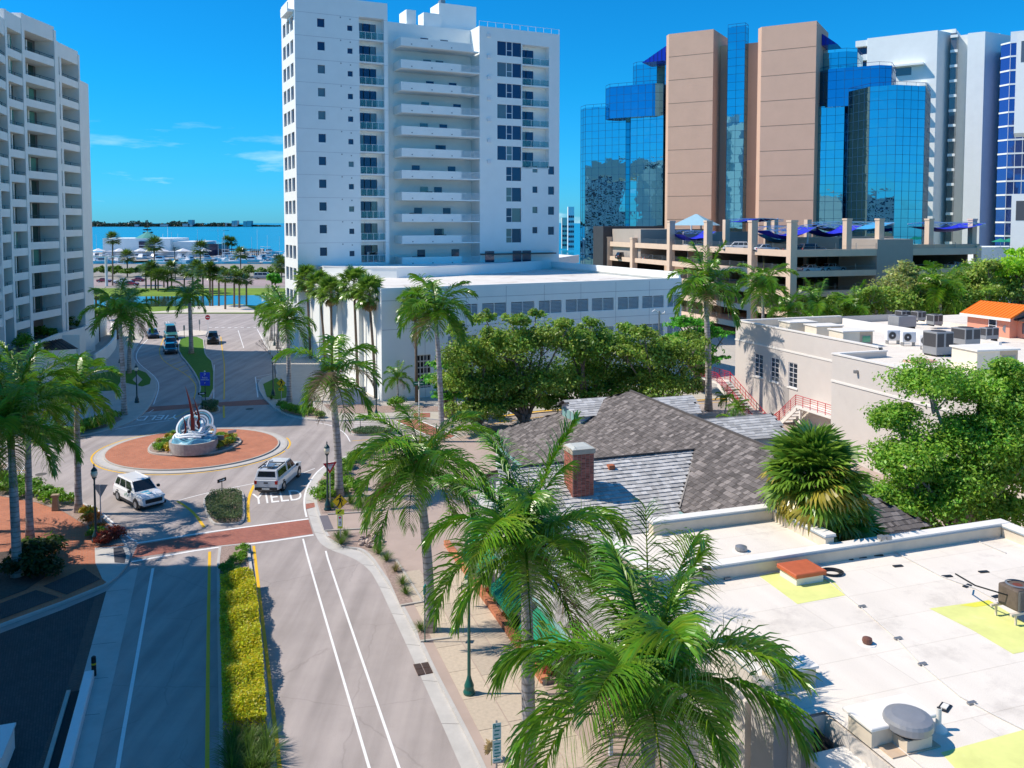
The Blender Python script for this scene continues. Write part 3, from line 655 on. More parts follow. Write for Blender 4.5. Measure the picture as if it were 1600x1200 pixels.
doorm = MB().box(0, 1.3, 0, .05, 0, 2.1).mesh('terrace_door', tower_glass); itm = MB().box(0, .9, 0, .7, 0, .9).mesh('furniture', dark_metal)
me_sc = MB().box(0, .22, -.02, 0, 0, .16).mesh('scupper', grey_metal)
for i, z in enumerate(z_f):
    fas_i = MB().box(0, (xb1-xb0)*(.76 if i else .9), -.12, .12, 0, 1.28).box(0, .2, .12, 3.6, 0, 1.28).mesh('balcony_front', stucco_white) if i in (0,) else None
    if i == 0: f0 = fas_i
    if i == 1: f1 = MB().box(0, (xb1-xb0)*.76, -.12, .12, 0, 1.28).box((xb1-xb0)*.76, xb1-xb0, -.12, .12, 0, .22).box(0, .2, .12, 3.6, 0, 1.28).mesh('balcony_front', stucco_white)
    s = link(f0 if i == 0 else f1, 'balcony', tw, (xb0, -.6, z-1.28)); link(slb, 'balcony_floor', s, (0, 0, 0))
    for q in range(3): link(me_sc, 'scupper', s, (1.6+3.3*q, -.14, .25))
    if i: link(barm, 'slatted_rail', s, (xb1-xb0-.02, -.05, .1))
    for q in range(2): link(doorm, 'terrace_door', s, (2.2+5.5*random.random()+q*4, 3.7, .2))
    for q in range(random.randint(2, 4)): link(itm, 'furniture', s, (1+random.random()*9, 1+random.random(), .2+.35*random.random()))
# roof plant of the middle part
mb = MB(); mb.box(X(686, 30, 6), X(744, 30, 6), 6, 10, zt_m-1, Z(710, 7, 6)); mb.box(X(660, 30, 6), X(687, 30, 6), 5.4, 8, zt_m-1, Z(675, 22, 6))
mb.build('plant_room', stucco_white, tw); MB().box(X(688, 30, 6)+.2, X(697, 30, 6), 6.3, 7.5, Z(710, 7, 6)+.003, Z(710, 7, 6)+.6).build('roof_unit', grey_metal, tw)
# right wing
yr = -.25; xr0 = xm1+.02
ops = []; zr = [Z(797, 78)-FH*k for k in range(10)]
wx0, wx1 = X(776, 78), X(813.5, 78)
for k, z in enumerate(zr):
    if k < 6: ops.append((wx0, wx1, z-1.05, z+1.2))
    else: ops.append((X(790, 250), wx1, z-1.05, z+1.2))
rb0, rb1 = X(815, 100), X(857, 100); zr_b = [Z(836, 102)-FH*k for k in range(6)]
ops.append((rb0, rb1, zr_b[-1], Z(836, 72)))
zq = [Z(835, 265)-FH*k for k in range(4)]
for z in zq: ops.append((X(831, 265), X(839, 265), z-.5, z+.55)); ops.append((X(855.5, 265), X(865, 265), z-.75, z+.6))
mb = MB(); wall_with_openings(mb, xr0, xr1, 0, zt_r, [(a, b, c, d) for a, b, c, d in ops], yr, 1.4)
mb.poly([(xr0, yr, 0), (xr0, yr, zt_r), (xr0, yr+10, zt_r), (xr0, yr+10, 0)]); mb.poly([(xr1, yr, 0), (xr1, yr+10, 0), (xr1, yr+10, zt_r), (xr1, yr, zt_r)])
mb.poly([(xr0, yr, zt_r), (xr1, yr, zt_r), (xr1, yr+10, zt_r), (xr0, yr+10, zt_r)]); mb.poly([(xr0, yr+10, 0), (xr0, yr+10, zt_r), (xr1, yr+10, zt_r), (xr1, yr+10, 0)])
mb.build('right_wall', stucco_white, tw)
for k, z in enumerate(zr):
    x0 = wx0 if k < 6 else X(790, 250); w = wx1-x0; fr_ = MB().box(0, w, -.02, .06, 1.08, 1.14) if False else None
    parts = [(0, .38*w), (.41*w, .62*w), (.65*w, w)] if k < 6 else [(0, .38*w), (.42*w, w)]
    f = MB()
    for a, b in parts: f.box(b, min(w, b+.03*w), -.03, .05, 0, 2.25)
    f.box(parts[-2][0], parts[-2][1], -.03, .05, .85, .93); wf = f.build('window_frame', white_metal, tw, loc=(x0, yr+.22, z-1.05))
    for a, b in parts: MB().box(a, b, 0, .05, 0, 2.25).build('window_pane', tower_glass, wf)
for z in zq:
    link(me_ws, 'window', tw, (X(831, 265), yr+.2, z-.45), scl=(1.0, 1, 1.2)); link(me_w1, 'window', tw, (X(855.5, 265)-.1, yr+.2, z-.75), scl=(.95, 1, 1.05))
_save = FH; glass_stack(rb0, rb1, zr_b, 0, yr, 2, gl=.55)
# roof rail and corner ledge
mb = MB()
for (x0, x1, z) in ((xr0, xr1, zt_r),):
    mb.box(x0, x1, yr+.1, yr+.14, z+.8, z+.84)
    n = 10
    for k in range(n+1): mb.box(x0+(x1-x0-.06)*k/n, x0+(x1-x0-.06)*k/n+.06, yr+.1, yr+.14, z, z+.8)
mb.build('roof_railing', white_metal, tw); mb = MB(); mb.box(-.9, 0, .6, 5.5, Z(445, 12)-.3, Z(445, 12)+.1); mb.box(-.9, -.75, .6, 5.5, Z(445, 12)+.1, Z(445, 12)+1); mb.build('corner_balcony', stucco_white, tw)
me_l = MB().box(0, .55, -.3, 0, 0, .5).mesh('wall_light', white_metal)
for k in range(7): link(me_l, 'wall_light', tw, (X(760, 80), yr, Z(760, 58)-FH*k))
# ground terrace doors and awning
mb = MB().box(X(749, 400), X(862, 400), yr-1.4, yr, Z(800, 397), Z(800, 397)+.18).build('awning', bronze, tw)
for u in (757, 800, 815): MB().box(0, 1.6, -.06, 0, ZB, ZB+2.8).build('terrace_door', tower_glass, tw, loc=(X(u, 405), yr, 0))

# podium
PF = Fr((-14.5, 94.7), T_ANG); pd = thing('parking_podium', 'long white windowless parking podium with louvred vents below the white tower', 'parking podium', PF.w(0, 0), T_ANG)
PL = 41.0; PDp = 40.0; PZ = 12.6
ux = lambda u, v=470: PF.pix(u, v)[0]
vent_r1 = [(ux(a), ux(b)) for a, b in ((729, 747), (753, 791), (798, 835), (842, 877), (884, 918))]
vent_w = 2.55; v_up = []; v_dn = []
u_list = [(727, 746), (753.5, 791), (798.5, 835), (842, 877.5), (884, 919.5), (925, 959), (965.5, 998), (1003.5, 1037), (1043, 1062)]
ops = []
for a, b in u_list:
    z1, z0 = PF.pix((a+b)/2, 469-(a-740)*.037+3)[1], PF.pix((a+b)/2, 484-(a-740)*.037+3)[1]
    x0, x1 = PF.pix(a, 475)[0], PF.pix(b, 475)[0]
    ops.append((x0, x1, 9.0, 10.55)); ops.append((x0, x1, 5.3, 6.9)); 
x0l = PF.pix(700, 530)[0]
ops += [(x0l, x0l+2.4, 5.3, 6.9), (PF.pix(652, 600)[0], PF.pix(672, 600)[0]+.1, 1.2, 5.0)]
mb = MB(); wall_with_openings(mb, 0, PL, 0, PZ, ops, 0, .35)
mb.poly([(0, 0, 0), (0, 0, PZ), (0, PDp, PZ), (0, PDp, 0)]); mb.poly([(PL, 0, 0), (PL, PDp, 0), (PL, PDp, PZ), (PL, 0, PZ)]); mb.poly([(0, PDp, 0), (0, PDp, PZ), (PL, PDp, PZ), (PL, PDp, 0)])
mb.box(-.5, 0, 7.2, 7.7, 0, PZ-.8); mb.box(-.5, 0, 17, 17.5, 0, PZ-.8); mb.box(-.5, 0, 27, 27.5, 0, PZ-.8)
mb.build('wall', stucco_white, pd)
MB().box(.02, PL-.02, .02, PDp-.02, PZ-1.0, PZ-.35).build('roof_deck', mat('stained_white_roof', (.72, .70, .66), .8, .06, .3, dirt=((.36, .31, .27), .28, .52, .75)), pd)
mb = MB(); mb.box(-.003, PL, -.003, .3, PZ, PZ+.15); mb.box(-.003, .3, .3, PDp, PZ, PZ+.15); mb.box(PL-.3, PL+.003, .3, PDp, PZ, PZ+.9)
mb.build('parapet_cap', stucco_white, pd)
lv = MB()
for k in range(9): lv.hexa([(0, .05, .17*k), (1, .05, .17*k), (1, .25, .17*k+.08), (0, .25, .17*k+.08), (0, .05, .17*k+.03), (1, .05, .17*k+.03), (1, .25, .17*k+.11), (0, .25, .17*k+.11)])
lvm = lv.mesh('louvre', mat('louvre_grey_blue', (.70, .72, .73), .6, 0)); bk = MB().box(0, 1, .3, .34, 0, 1.6).mesh('louvre_back', mat('louvre_shade', (.22, .24, .26), .9, 0)); mid = MB().box(-.03, .03, 0, .2, 0, 1.6).mesh('mullion', stucco_white)
for (a, b, c, d) in ops[:-1]:
    q = link(lvm, 'louvre_vent', pd, (a, 0, c), scl=(b-a, 1, (d-c)/1.6)); link(bk, 'louvre_back', q); link(mid, 'mullion', q, (.5, 0, 0), scl=(1/(b-a), 1, 1)); 
a, b, c, d = ops[-1]; MB().box(a, b, .34, .36, c, d).build('grille_back', shadow_in, pd); mb = MB()
for k in range(6): mb.box(a, b, .1, .2, c+.1+.72*k, c+.25+.72*k)
for k in range(5): mb.box(a+(b-a)*k/4-.05, a+(b-a)*k/4+.05, .09, .21, c, d)
mb.build('block_grille', stucco_beige, pd)
mb = MB()
for k in range(1, 8): mb.box(k*PL/8-.02, k*PL/8+.02, -.012, 0, .1, PZ-.1)
mb.box(.05, PL, -.011, 0, 8.05, 8.1); mb.box(.05, PL, -.011, 0, 11.3, 11.35); mb.build('wall_joint', MATS['joint_grey'], pd)
# raised curved terrace parapet between podium roof and tower
tp = thing('terrace_wall', 'curved pale parapet across the podium roof at the foot of the white tower', 'parapet', PF.w(0, 20, PZ-.35), T_ANG)
pts = [PF.loc(PY(u, v, 1)) for u, v in ()]
cur = []
for u, v in [(505, 431), (560, 433), (640, 434), (720, 430), (800, 425), (850, 420), (880, 414), (905, 410)]:
    p = P(u, v, PZ-.3); x, y = PF.loc(p); cur.append((x, y-20))
cur = smooth_px(cur, 1); mb = MB(); n = len(cur)
for i in range(n-1):
    (ax, ay), (bx_, by) = cur[i], cur[i+1]; mb.hexa([(ax, ay, 0), (bx_, by, 0), (bx_, by+.35, 0), (ax, ay+.35, 0), (ax, ay, 1.35), (bx_, by, 1.35), (bx_, by+.35, 1.35), (ax, ay+.35, 1.35)])
mb.build('parapet', stucco_white, tp); MB().strip([(x, y+.3, 1.34) for x, y in cur], [(x, y+12, 1.34) for x, y in cur]).build('terrace_deck', stucco_white, tp)
cap = MB()
for i in range(n-1):
    (ax, ay), (bx_, by) = cur[i], cur[i+1]; cap.hexa([(ax, ay-.08, 1.352), (bx_, by-.08, 1.352), (bx_, by+.45, 1.352), (ax, ay+.45, 1.352), (ax, ay-.08, 1.5), (bx_, by-.08, 1.5), (bx_, by+.45, 1.5), (ax, ay+.45, 1.5)])
cap.build('coping', white_metal, tp)

# ---------------------------------------------------------------- left apartment block with deep balconies
lb = thing('apartment_block', 'grey white apartment block with deep balconies and green tinted glass at the left edge', 'apartment building', (-63, 112, 0))
fac = mat('cream_white_concrete', (.88, .85, .78), .85, .04, .5, .06, 20, dirt=((.62, .59, .55), .4, .62, .4))  # even creamy white concrete tone
FHL = 3.12; ZTL = 47.2
segs = [((-57.6, 84), (-58.9, 92.4), 3), ((-58.9, 92.4), (-60.9, 102.2), 3), ((-60.9, 102.2), (-62.4, 107.0), 1), ((-62.4, 107.0), (-63.1, 112.0), 1), ((-63.1, 112.0), (-63.0, 119.6), 1), ((-63.6, 121.2), (-64.3, 128.6), 1)]
tops = [44.0, 44.3, 44.9, 46.2, ZTL-.3, ZTL-1.9]
gl_cache = {}
for si, ((ax, ay), (bx_, by), nb) in enumerate(segs):
    L0 = hypot(bx_-ax, by-ay); ang = atan2(by-ay, bx_-ax); top = tops[si]; nfl = 14
    seg = thing('x', 'x', 'x'); bpy.data.objects.remove(seg)
    sgo = MB().box(0, L0, 2.6, 12, 0, top-1.2).build('wall', shadow_in if False else mat('recess_shade_wall', (.17, .155, .145), .9, .1, .5), lb, loc=(ax+63, ay-112, 0), rot=(0, 0, ang))  # dark colour stands in for shade in the balcony recesses
    # roof band and end walls (local: x along, -y towards the street side is outside => outside is +X world side)
    MB().box(0, L0, 0, 12, top-2.0, top).build('roof_band', fac, sgo)
    mb = MB(); mb.box(-.35, .25, -.15, 3, 0, top+.002); mb.box(L0-.25, L0+.22, -.14, 3, 0, top-.5) if si in (5, 4) else None
    if si == 5: mb.box(.9, 1.5, -.02, 3, 0, top-2)
    mb.build('column', fac, sgo)
    bw_ = L0/nb
    for fl in range(nfl):
        z = top-2.0-FHL*(fl+1)
        if z < 6.0: break
        for b in range(nb):
            x0 = b*bw_+.25; w = bw_-.3
            bal = cshare(gl_cache, ('b', round(w, 1)), lambda: MB().box(0, w, 0, .18, -.35, .62).box(0, w, .18, 2.6, -.35, -.1).mesh('balcony', fac))
            s = link(bal, 'balcony', sgo, (x0, 0, z))
            pane = cshare(gl_cache, ('g', round(w, 1)), lambda: MB().box(.05, w*.8, 0, .05, -.1, 2.6).mesh('glass_door', green_glass))
            rail = cshare(gl_cache, ('r', round(w, 1)), lambda: MB().box(0, w, .05, .1, .98, 1.03).box(0, w, .05, .09, .78, .81).box(0, .05, .05, .1, .62, 1).box(w-.05, w, .05, .1, .62, 1).box(w/2, w/2+.05, .05, .1, .62, 1).mesh('railing', dark_metal))
            mul = cshare(gl_cache, ('m', round(w, 1)), lambda: MB().box(w*.2, w*.2+.08, 0, .1, -.1, 2.6).box(w*.38, w*.38+.08, 0, .1, -.1, 2.6).box(w*.55, w*.55+.25, -.1, .2, -.1, 2.7).mesh('door_frame', fac))
            gy = 2.2 if si > 3 else .95; g = link(pane, 'glass_door', sgo, (x0, gy, z)); link(mul, 'door_frame', sgo, (x0, gy-.1, z)); link(rail, 'railing', sgo, (x0, 0, z))
MB().box(0, 4.0, 0, 12, 0, ZTL-6).build('end_wall', fac, lb, loc=(-1.3, 17.0, 0), rot=(0, 0, radians(100)))
MB().prism([(4.8, -32), (-30, -34), (-30, 30), (-2.4, 17), (-.5, 9), (-1.2, 0)], ZTL-8, ZTL-1).build('roof_core', fac, lb, loc=(-9, 0, 0))
# planter deck and canopies below the block
def wpoly(px, z): return [P(u, v, z) for u, v in px]
pw = thing('planter_wall', 'stepped white planter wall below the left apartment block', 'planter wall', P(90, 560))
wl = []
steps = [((52, 538, 5.5), (93, 521, 5.5)), ((93, 521, 5.2), (133, 513, 5.0)), ((133, 510, 4.6), (147, 502, 4.6)), ((147, 500, 4.3), (155, 495, 4.3)), ((155, 493, 4.0), (167, 489, 4.0))]
for (a, b) in steps:
    p, q = P(a[0], a[1], a[2]), P(b[0], b[1], b[2]); o = pw.location; mb = MB(); dz = a[2]
    d = (q-p).normalized(); nn = Vector((-d.y, d.x, 0))*.35
    mb.hexa([(p.x, p.y, 0), (q.x, q.y, 0), (q.x+nn.x, q.y+nn.y, 0), (p.x+nn.x, p.y+nn.y, 0), (p.x, p.y, dz), (q.x, q.y, dz), (q.x+nn.x, q.y+nn.y, dz), (p.x+nn.x, p.y+nn.y, dz)])
    w_ = mb.build('wall_panel', fac, pw); w_.location = -o; fixn(w_)
deck = sheet('planter_deck', [P(u, v, 4.2)-pw.location for u, v in ((-120, 560), (52, 545), (133, 517), (170, 490), (110, 486), (-120, 500))], 0, MATS['mulch'] if 'mulch' in MATS else mulch, pw); deck.location.z = 4.2
ap = thing('canopy', 'dark metal seamed canopy roof with a white arched frame over the garage entrance', 'canopy', P(90, 560))
o = ap.location; pts = [P(52, 538, 5.3), P(96, 529, 5.3), P(123, 545, 4.2), P(60, 549, 4.2)]
c = MB().poly([p-o for p in pts]).build('canopy_roof', bronze, ap); mb = MB()
for k in range(1, 9):
    a = pts[0].lerp(pts[1], k/9)-o; b = pts[3].lerp(pts[2], k/9)-o; mb.bar(a+Vector((0, 0, .05)), b+Vector((0, 0, .05)), .05)
mb.build('seam', dark_metal, ap)
p, q = P(97, 524, 5.2), P(124, 526, 5.0); mb = MB(); mb.hexa([*( (x.x-o.x, x.y-o.y, 3.4) for x in (p, q)), (q.x-o.x, q.y-o.y+.3, 3.4), (p.x-o.x, p.y-o.y+.3, 3.4), *((x.x-o.x, x.y-o.y, 5.2) for x in (p, q)), (q.x-o.x, q.y-o.y+.3, 5.2), (p.x-o.x, p.y-o.y+.3, 5.2)])
mb.box(q.x-o.x-.5, q.x-o.x, q.y-o.y-.01, q.y-o.y+.35, 0, 3.4); mb.build('entrance_frame', fac, ap)
rw = thing('ramp_wall', 'curved pale retaining wall along the ramp below the left apartment block', 'retaining wall', P(165, 560))
mb = MB(); pts = [P(u, v) for u, v in smooth_px([(150, 575), (170, 560), (182, 545), (183, 532), (176, 520)], 2)]
for i in range(len(pts)-1):
    a, b = pts[i]-rw.location, pts[i+1]-rw.location; h0, h1 = 1.9, 1.9
    mb.hexa([(a.x, a.y, 0), (b.x, b.y, 0), (b.x-.3, b.y, 0), (a.x-.3, a.y, 0), (a.x, a.y, h0), (b.x, b.y, h1), (b.x-.3, b.y, h1), (a.x-.3, a.y, h0)])
fixn(mb.build('wall', fac, rw))
gr_ = thing('garage_gate', 'dark louvred garage gate behind the ramp wall at left', 'gate', P(158, 540)); 
for k in range(4): MB().box(-.6, .6, 0, .1, .2, 3.0+.2*k).build('gate_panel', bronze, gr_, loc=(-6+2.0*k, -4+3.4*k, 0), rot=(0, 0, radians(60)))

# a hotel block just outside the frame at the lower left, whose shade lies on the boulevard
hb = thing('hotel_block', 'white hotel block with rows of windows standing outside the left edge of the picture', 'hotel', NW(-24, 20), AN)
mb = MB(); HW = 30.6; mb.box(-22, 0, -26, 40.0, 0, HW); mb.build('wall', fac, hb); mb = MB().box(-22.1, .1, -26.1, 40.1, HW, HW+.8).build('parapet', fac, hb)
me_hw = MB().box(0, .06, 0, 2.2, 0, 1.8).mesh('window', tower_glass)
for f in range(9):
    for k in range(16): link(me_hw, 'window', hb, (0, -24+4*k, 1.4+3.3*f))

# ---------------------------------------------------------------- tan office tower with mirror glass
BA = radians(-30); BF = Fr(PY(1273, 300, 190).to_2d(), BA)
ot = thing('office_tower', 'tan concrete office tower with two tall slabs and stepped blue mirror glass wings', 'office tower', BF.w(0, 0), BA)
def slab_(u0, u1, vt, y, depth, bevel=1.4, name='concrete_slab'):
    x0, x1 = BF.pix(u0, 200, y)[0], BF.pix(u1, 200, y)[0]; z = BF.pix((u0+u1)/2, vt, y)[1]
    mb = MB().prism([(x0, y+bevel), (x0+bevel*.8, y), (x1, y), (x1, y+depth), (x0, y+depth)], 0, z)
    s = fixn(mb.build(name, tanm, ot)); j = MB(); k = 0; zz = z-5.5
    while zz > 18: j.box(x0+bevel*.8, x1+.01, y-.03, y-.005, zz, zz+.09); zz -= 5.6
    j.build('joint', mat('tan_joint', (.30, .20, .14), .9, 0), s); return x0, x1, z
s1 = slab_(1037, 1113, 50, 3.0, 12); s2 = slab_(1180, 1273, 38, 0, 14)
MB().box(s1[1]+.02, s2[0]-.02, 9, 20, 0, s2[2]-1.5).build('recess_wall', tanm, ot)
a0 = BF.pix(1137, 200, 7)[0]; a1 = BF.pix(1157, 200, 7)[0]; a2 = BF.pix(1167, 200, 7)[0]
NP = [0]
def glazed(name, x0, x1, y0, y1, z0, z1, m=mirror_glass, px=1.9, pz=1.9, chamf=0, parent=None):
    """mirror-glass volume: glass body with a raised mullion grid on its front and both sides"""
    if chamf: pts = [(x0, y0+chamf), (x0+chamf, y0), (x1-chamf, y0), (x1, y0+chamf), (x1, y1), (x0, y1)]
    else: pts = [(x0, y0), (x1, y0), (x1, y1), (x0, y1)]
    o = fixn(MB().prism(pts, z0, z1).build(name, m, parent or ot)); g = MB(); t = .03; rest = MB()
    n = len(pts)
    for i in range(n):
        p, q = Vector(pts[i]), Vector(pts[(i+1) % n]); L0 = (q-p).length
        if (i == n-2): continue
        k = max(1, round(L0/px)); d = (q-p)/k; nn = Vector((d.y, -d.x)).normalized()*.03
        for j in range(k+1): c = p+d*j; g.box(c.x-t+nn.x, c.x+t+nn.x, c.y-t+nn.y, c.y+t+nn.y, z0, z1-.02)
        nz_ = max(1, int((z1-z0)/pz)); o1 = nn/.03
        for j in range(k):
            for h in range(nz_+1):
                za, zb = z0+h*pz+.05, min(z1, z0+(h+1)*pz)-.02
                if zb-za < .3 or z1 < 22 or (zb < 14): continue
                ta, tb = random.gauss(0, .003), random.gauss(0, .003); c0 = p+d*j; c1 = p+d*(j+1); q4 = [(c0.x+o1.x*(.02-ta-tb), c0.y+o1.y*(.02-ta-tb), za), (c1.x+o1.x*(.02+ta-tb), c1.y+o1.y*(.02+ta-tb), za), (c1.x+o1.x*(.02+ta+tb), c1.y+o1.y*(.02+ta+tb), zb), (c0.x+o1.x*(.02-ta+tb), c0.y+o1.y*(.02-ta+tb), zb)]
                if NP[0] < 300 and i < n-2: NP[0] += 1; MB().poly(q4).build('glass_pane', m, o)
                else: rest.poly(q4)
        zz = z0+pz
        while zz < z1:
            a, b = p+nn*1.6, q+nn*1.6; g.hexa([(a.x, a.y, zz), (b.x, b.y, zz), (b.x-nn.x, b.y-nn.y, zz), (a.x-nn.x, a.y-nn.y, zz), (a.x, a.y, zz+.06), (b.x, b.y, zz+.06), (b.x-nn.x, b.y-nn.y, zz+.06), (a.x-nn.x, a.y-nn.y, zz+.06)]); zz += pz
    if rest.f: rest.build('glass_panes', m, o)['kind'] = 'stuff'
    g.build('mullion_grid', mat('blue_mullion', (.03, .12, .22), .4, 0, metal=.5), o)
    r = MB()
    for i in range(n-1):
        p, q = Vector(pts[i]), Vector(pts[i+1]); r.bar((p.x, p.y, z1+.7), (q.x, q.y, z1+.7), .07)
        k = max(1, round((q-p).length/2.5))
        for j in range(k+1): c = p.lerp(q, j/k); r.bar((c.x, c.y, z1), (c.x, c.y, z1+.7), .05)
    r.build('roof_rail', mat('navy_metal', (.01, .02, .12), .4, 0), o); return o
glazed('glass_strip', a0, a1+1.0, 6.2, 9, 0, BF.pix(1147, 42, 6)[1], px=2.4)
def gz(u0, u1, vt, y, d, vb=None, m=mirror_glass, ch=0, uref=None):
    x0, x1 = BF.pix(u0, 250, y)[0], BF.pix(u1, 250, y)[0]; z1 = BF.pix(uref or (u0+u1)/2, vt, y)[1]; z0 = BF.pix((u0+u1)/2, vb, y)[1] if vb else 0
    return glazed('glass_wing', x0, x1, y, y+d, z0, z1, m, chamf=ch)
gz(901, 992, 166, 7, 14, ch=2.5); gz(941, 1031, 133, 4.0, 10, 183, m=mirror_deep, ch=2.0); gz(985, 1034, 100, 9.5, 10, ch=1.5); gz(985, 1036, 182, 5.5, 9)
gz(1269, 1334, 82, 8, 10, ch=2); gz(1275, 1388, 105, 3.0, 10, 165, m=mirror_deep, ch=2.2); gz(1263, 1318, 166, 3.6, 9); gz(1318, 1440, 134, -2.0, 18, ch=5)
for (u0, u1, v0_, v1_) in ((1003, 1040, 98, 72), (1272, 1308, 72, 48)):
    x0, x1 = BF.pix(u0, 80, 6)[0], BF.pix(u1, 80, 6)[0]; z0, z1 = BF.pix(u0, v0_, 6)[1], BF.pix(u1, v1_, 6)[1]
    if u0 < 1100: pts = [(x0, 6, z0), (x1, 6, z0), (x1, 6, z1), (x0, 12, z0), (x1, 12, z0), (x1, 12, z1)]
    else: pts = [(x1, 6, z0), (x0, 6, z0), (x0, 6, z1+1), (x1, 12, z0), (x0, 12, z0), (x0, 12, z1+1)]
    mb = MB(); mb.v = pts; mb.f = [[0, 1, 2], [3, 5, 4], [0, 2, 5, 3], [1, 4, 5, 2], [0, 3, 4, 1]]; fixn(mb.build('skylight', mat('deep_blue_skylight', (.01, .03, .45), .2, 0), ot))
    r = MB()
    for k in range(6):
        a, b = Vector(pts[0]), Vector(pts[2]); c = a.lerp(b, k/6); r.bar((c.x, 5.96, c.z), (c.x, 5.96, z0), .06)
    r.build('skylight_bar', MATS['navy_metal'], ot)

# ---------------------------------------------------------------- white towers at right
WF = Fr(PY(1395, 300, 235).to_2d(), radians(-35))
wt = thing('white_high_rise', 'tall white high rise with blank angled slabs and a narrow strip of windows', 'high rise', WF.w(0, 0), WF.a)
def slabw(u0, u1, vt, y0, d, m=stucco_white, name='slab', sk=0):
    x0, x1 = WF.pix(u0, 200, y0)[0], WF.pix(u1, 200, y0)[0]; z = WF.pix((u0+u1)/2, vt, y0)[1]
    return fixn(MB().prism([(x0, y0), (x1, y0), (x1+sk, y0+d), (x0, y0+d)], 0, z).build(name, m, wt)), x0, x1, z
slabw(1352, 1461, 54, 0, 9, sk=4.0); slabw(1461, 1489, 47, 6, 10); 
o_, x0, x1, z = slabw(1482, 1491, 52, 3, 6, tower_glass, 'window_strip'); me = MB().box(x0-.1, x1+.3, 2.7, 3.1, 0, .7).mesh('strip_band', stucco_white)
for k in range(17): link(me, 'strip_band', wt, (0, 0, z-1.2-3.9*k))
slabw(1491, 1512, 55, 6, 8); slabw(1508, 1535, 51, 1, 10, sk=5); slabw(1535, 1558, 54, 7, 8)
slabw(1337, 1354, 65, 2, 9, tower_glass, 'balcony_bay')
mb = MB(); xa, xb = WF.pix(1335, 200, 1)[0], WF.pix(1366, 200, 1)[0]
for v in (70, 92): zz = WF.pix(1350, v, 1)[1]; mb.box(xa, xb, 0.2, 4, zz-.5, zz); mb.box(xa, xb, .2, .3, zz, zz+1.1)
mb.build('balcony', stucco_white, wt)
xa, xb, zz = WF.pix(1393, 113, 0)[0], WF.pix(1424, 113, 0)[0], WF.pix(1408, 112, 0)[1]
MB().box(xa, xb, -.06, 0, zz-1.1, zz+1).build('window', tower_glass, wt); MB().box(xa-.5, xb+3.2, -1.8, 0, zz+1.2, zz+1.7).build('sunshade', stucco_white, wt)
for k in range(13):
    zz = WF.pix(1439, 130, 0)[1]-3.9*k; xs_ = WF.pix(1436, 200, 0)[0]; MB().box(xs_, xs_+1.8, -1.6, 0, zz-.9, zz).build('balcony', stucco_white, wt)
VF = Fr(PY(1557, 300, 215).to_2d(), radians(-30))
vt = thing('glass_high_rise', 'blue glazed high rise with white floor bands at the right edge', 'high rise', VF.w(0, 0), VF.a)
x1 = VF.pix(1599, 200)[0]; z = VF.pix(1570, 66)[1]; zb_ = VF.pix(1570, 52)[1]
fixn(MB().prism([(0, 2), (2, 0), (x1+4, 0), (x1+4, 16), (0, 16)], 0, z).build('glass_wall', glass_mat('indigo_glass', (.09, .14, .36), .05, .8, .02, .4), vt))
FB = MB(); k = 0
while z-3.4*k > 5:
    zz = z-3.4*k; FB = MB().prism([(-.1, 1.9), (1.95, -.15), (x1+4, -.15), (x1+4, 0), (2, 0), (0, 2.02)], zz-.4, zz); fixn(FB.build('floor_band', stucco_white, vt)); k += 1
mb = MB()
for j in range(7): mb.box(2+1.6*j, 2.12+1.6*j, -.1, .01, 5, z)
mb.build('mullion', white_metal, vt); MB().box(2.0, 6, 1, 8, z, z+2.6).build('roof_room', stucco_white, vt)
# near white block clipped by the right edge
QF = Fr(PY(1581, 300, 150).to_2d(), radians(-31))
qt = thing('white_balcony_block', 'white block with projecting box balconies clipped by the right edge', 'apartment building', QF.w(0, 0), QF.a)
def qb(v0_, v1_, name): z1, z0 = QF.pix(1590, v0_)[1], QF.pix(1590, v1_)[1]; MB().box(0, 8, 0, 8, z0, z1).build(name, stucco_white, qt); return z0, z1
z0, z1 = qb(52, 208, 'upper_box'); z2, z3 = qb(303, 425, 'lower_box'); MB().box(5.5, 12, 3, 14, 0, z1-1).build('core_wall', stucco_white, qt); MB().box(2.5, 8, .5, 6, z1, z1+2.4).build('roof_room', tower_glass, qt)
MB().box(.7, 2.3, -.03, 0, z1-5, z1-1.4).build('window', tower_glass, qt); MB().box(.7, 2.3, -.03, 0, z3-4.6, z3-1.2).build('window', tower_glass, qt)
# low white annex behind garage at right
an = thing('white_annex', 'low white podium of the glass high rise beside the garage deck', 'low building', Vector((*PY(1560, 400, 172)[:2], 0)), radians(10))
MB().box(-5.5, 12, 0, 10, 0, PY(1560, 386, 172).z).build('wall', stucco_white, an); 
for k in range(2):
    uu = thing('garden_parasol', ('green parasol open on the white podium, right one', 'green parasol open on the white podium, left one')[k], 'parasol', PY(1577-k*14, 388, 172.5), 0, 'green parasols on the podium'); MB().lathe([(.04, 0), (.04, 1.6)], 6).build('pole', white_metal, uu); MB().lathe([(1.7, 1.3), (.05, 2.0)], 8).build('canopy', mat('green_canvas', (.01, .25, .16), .8, 0), uu)
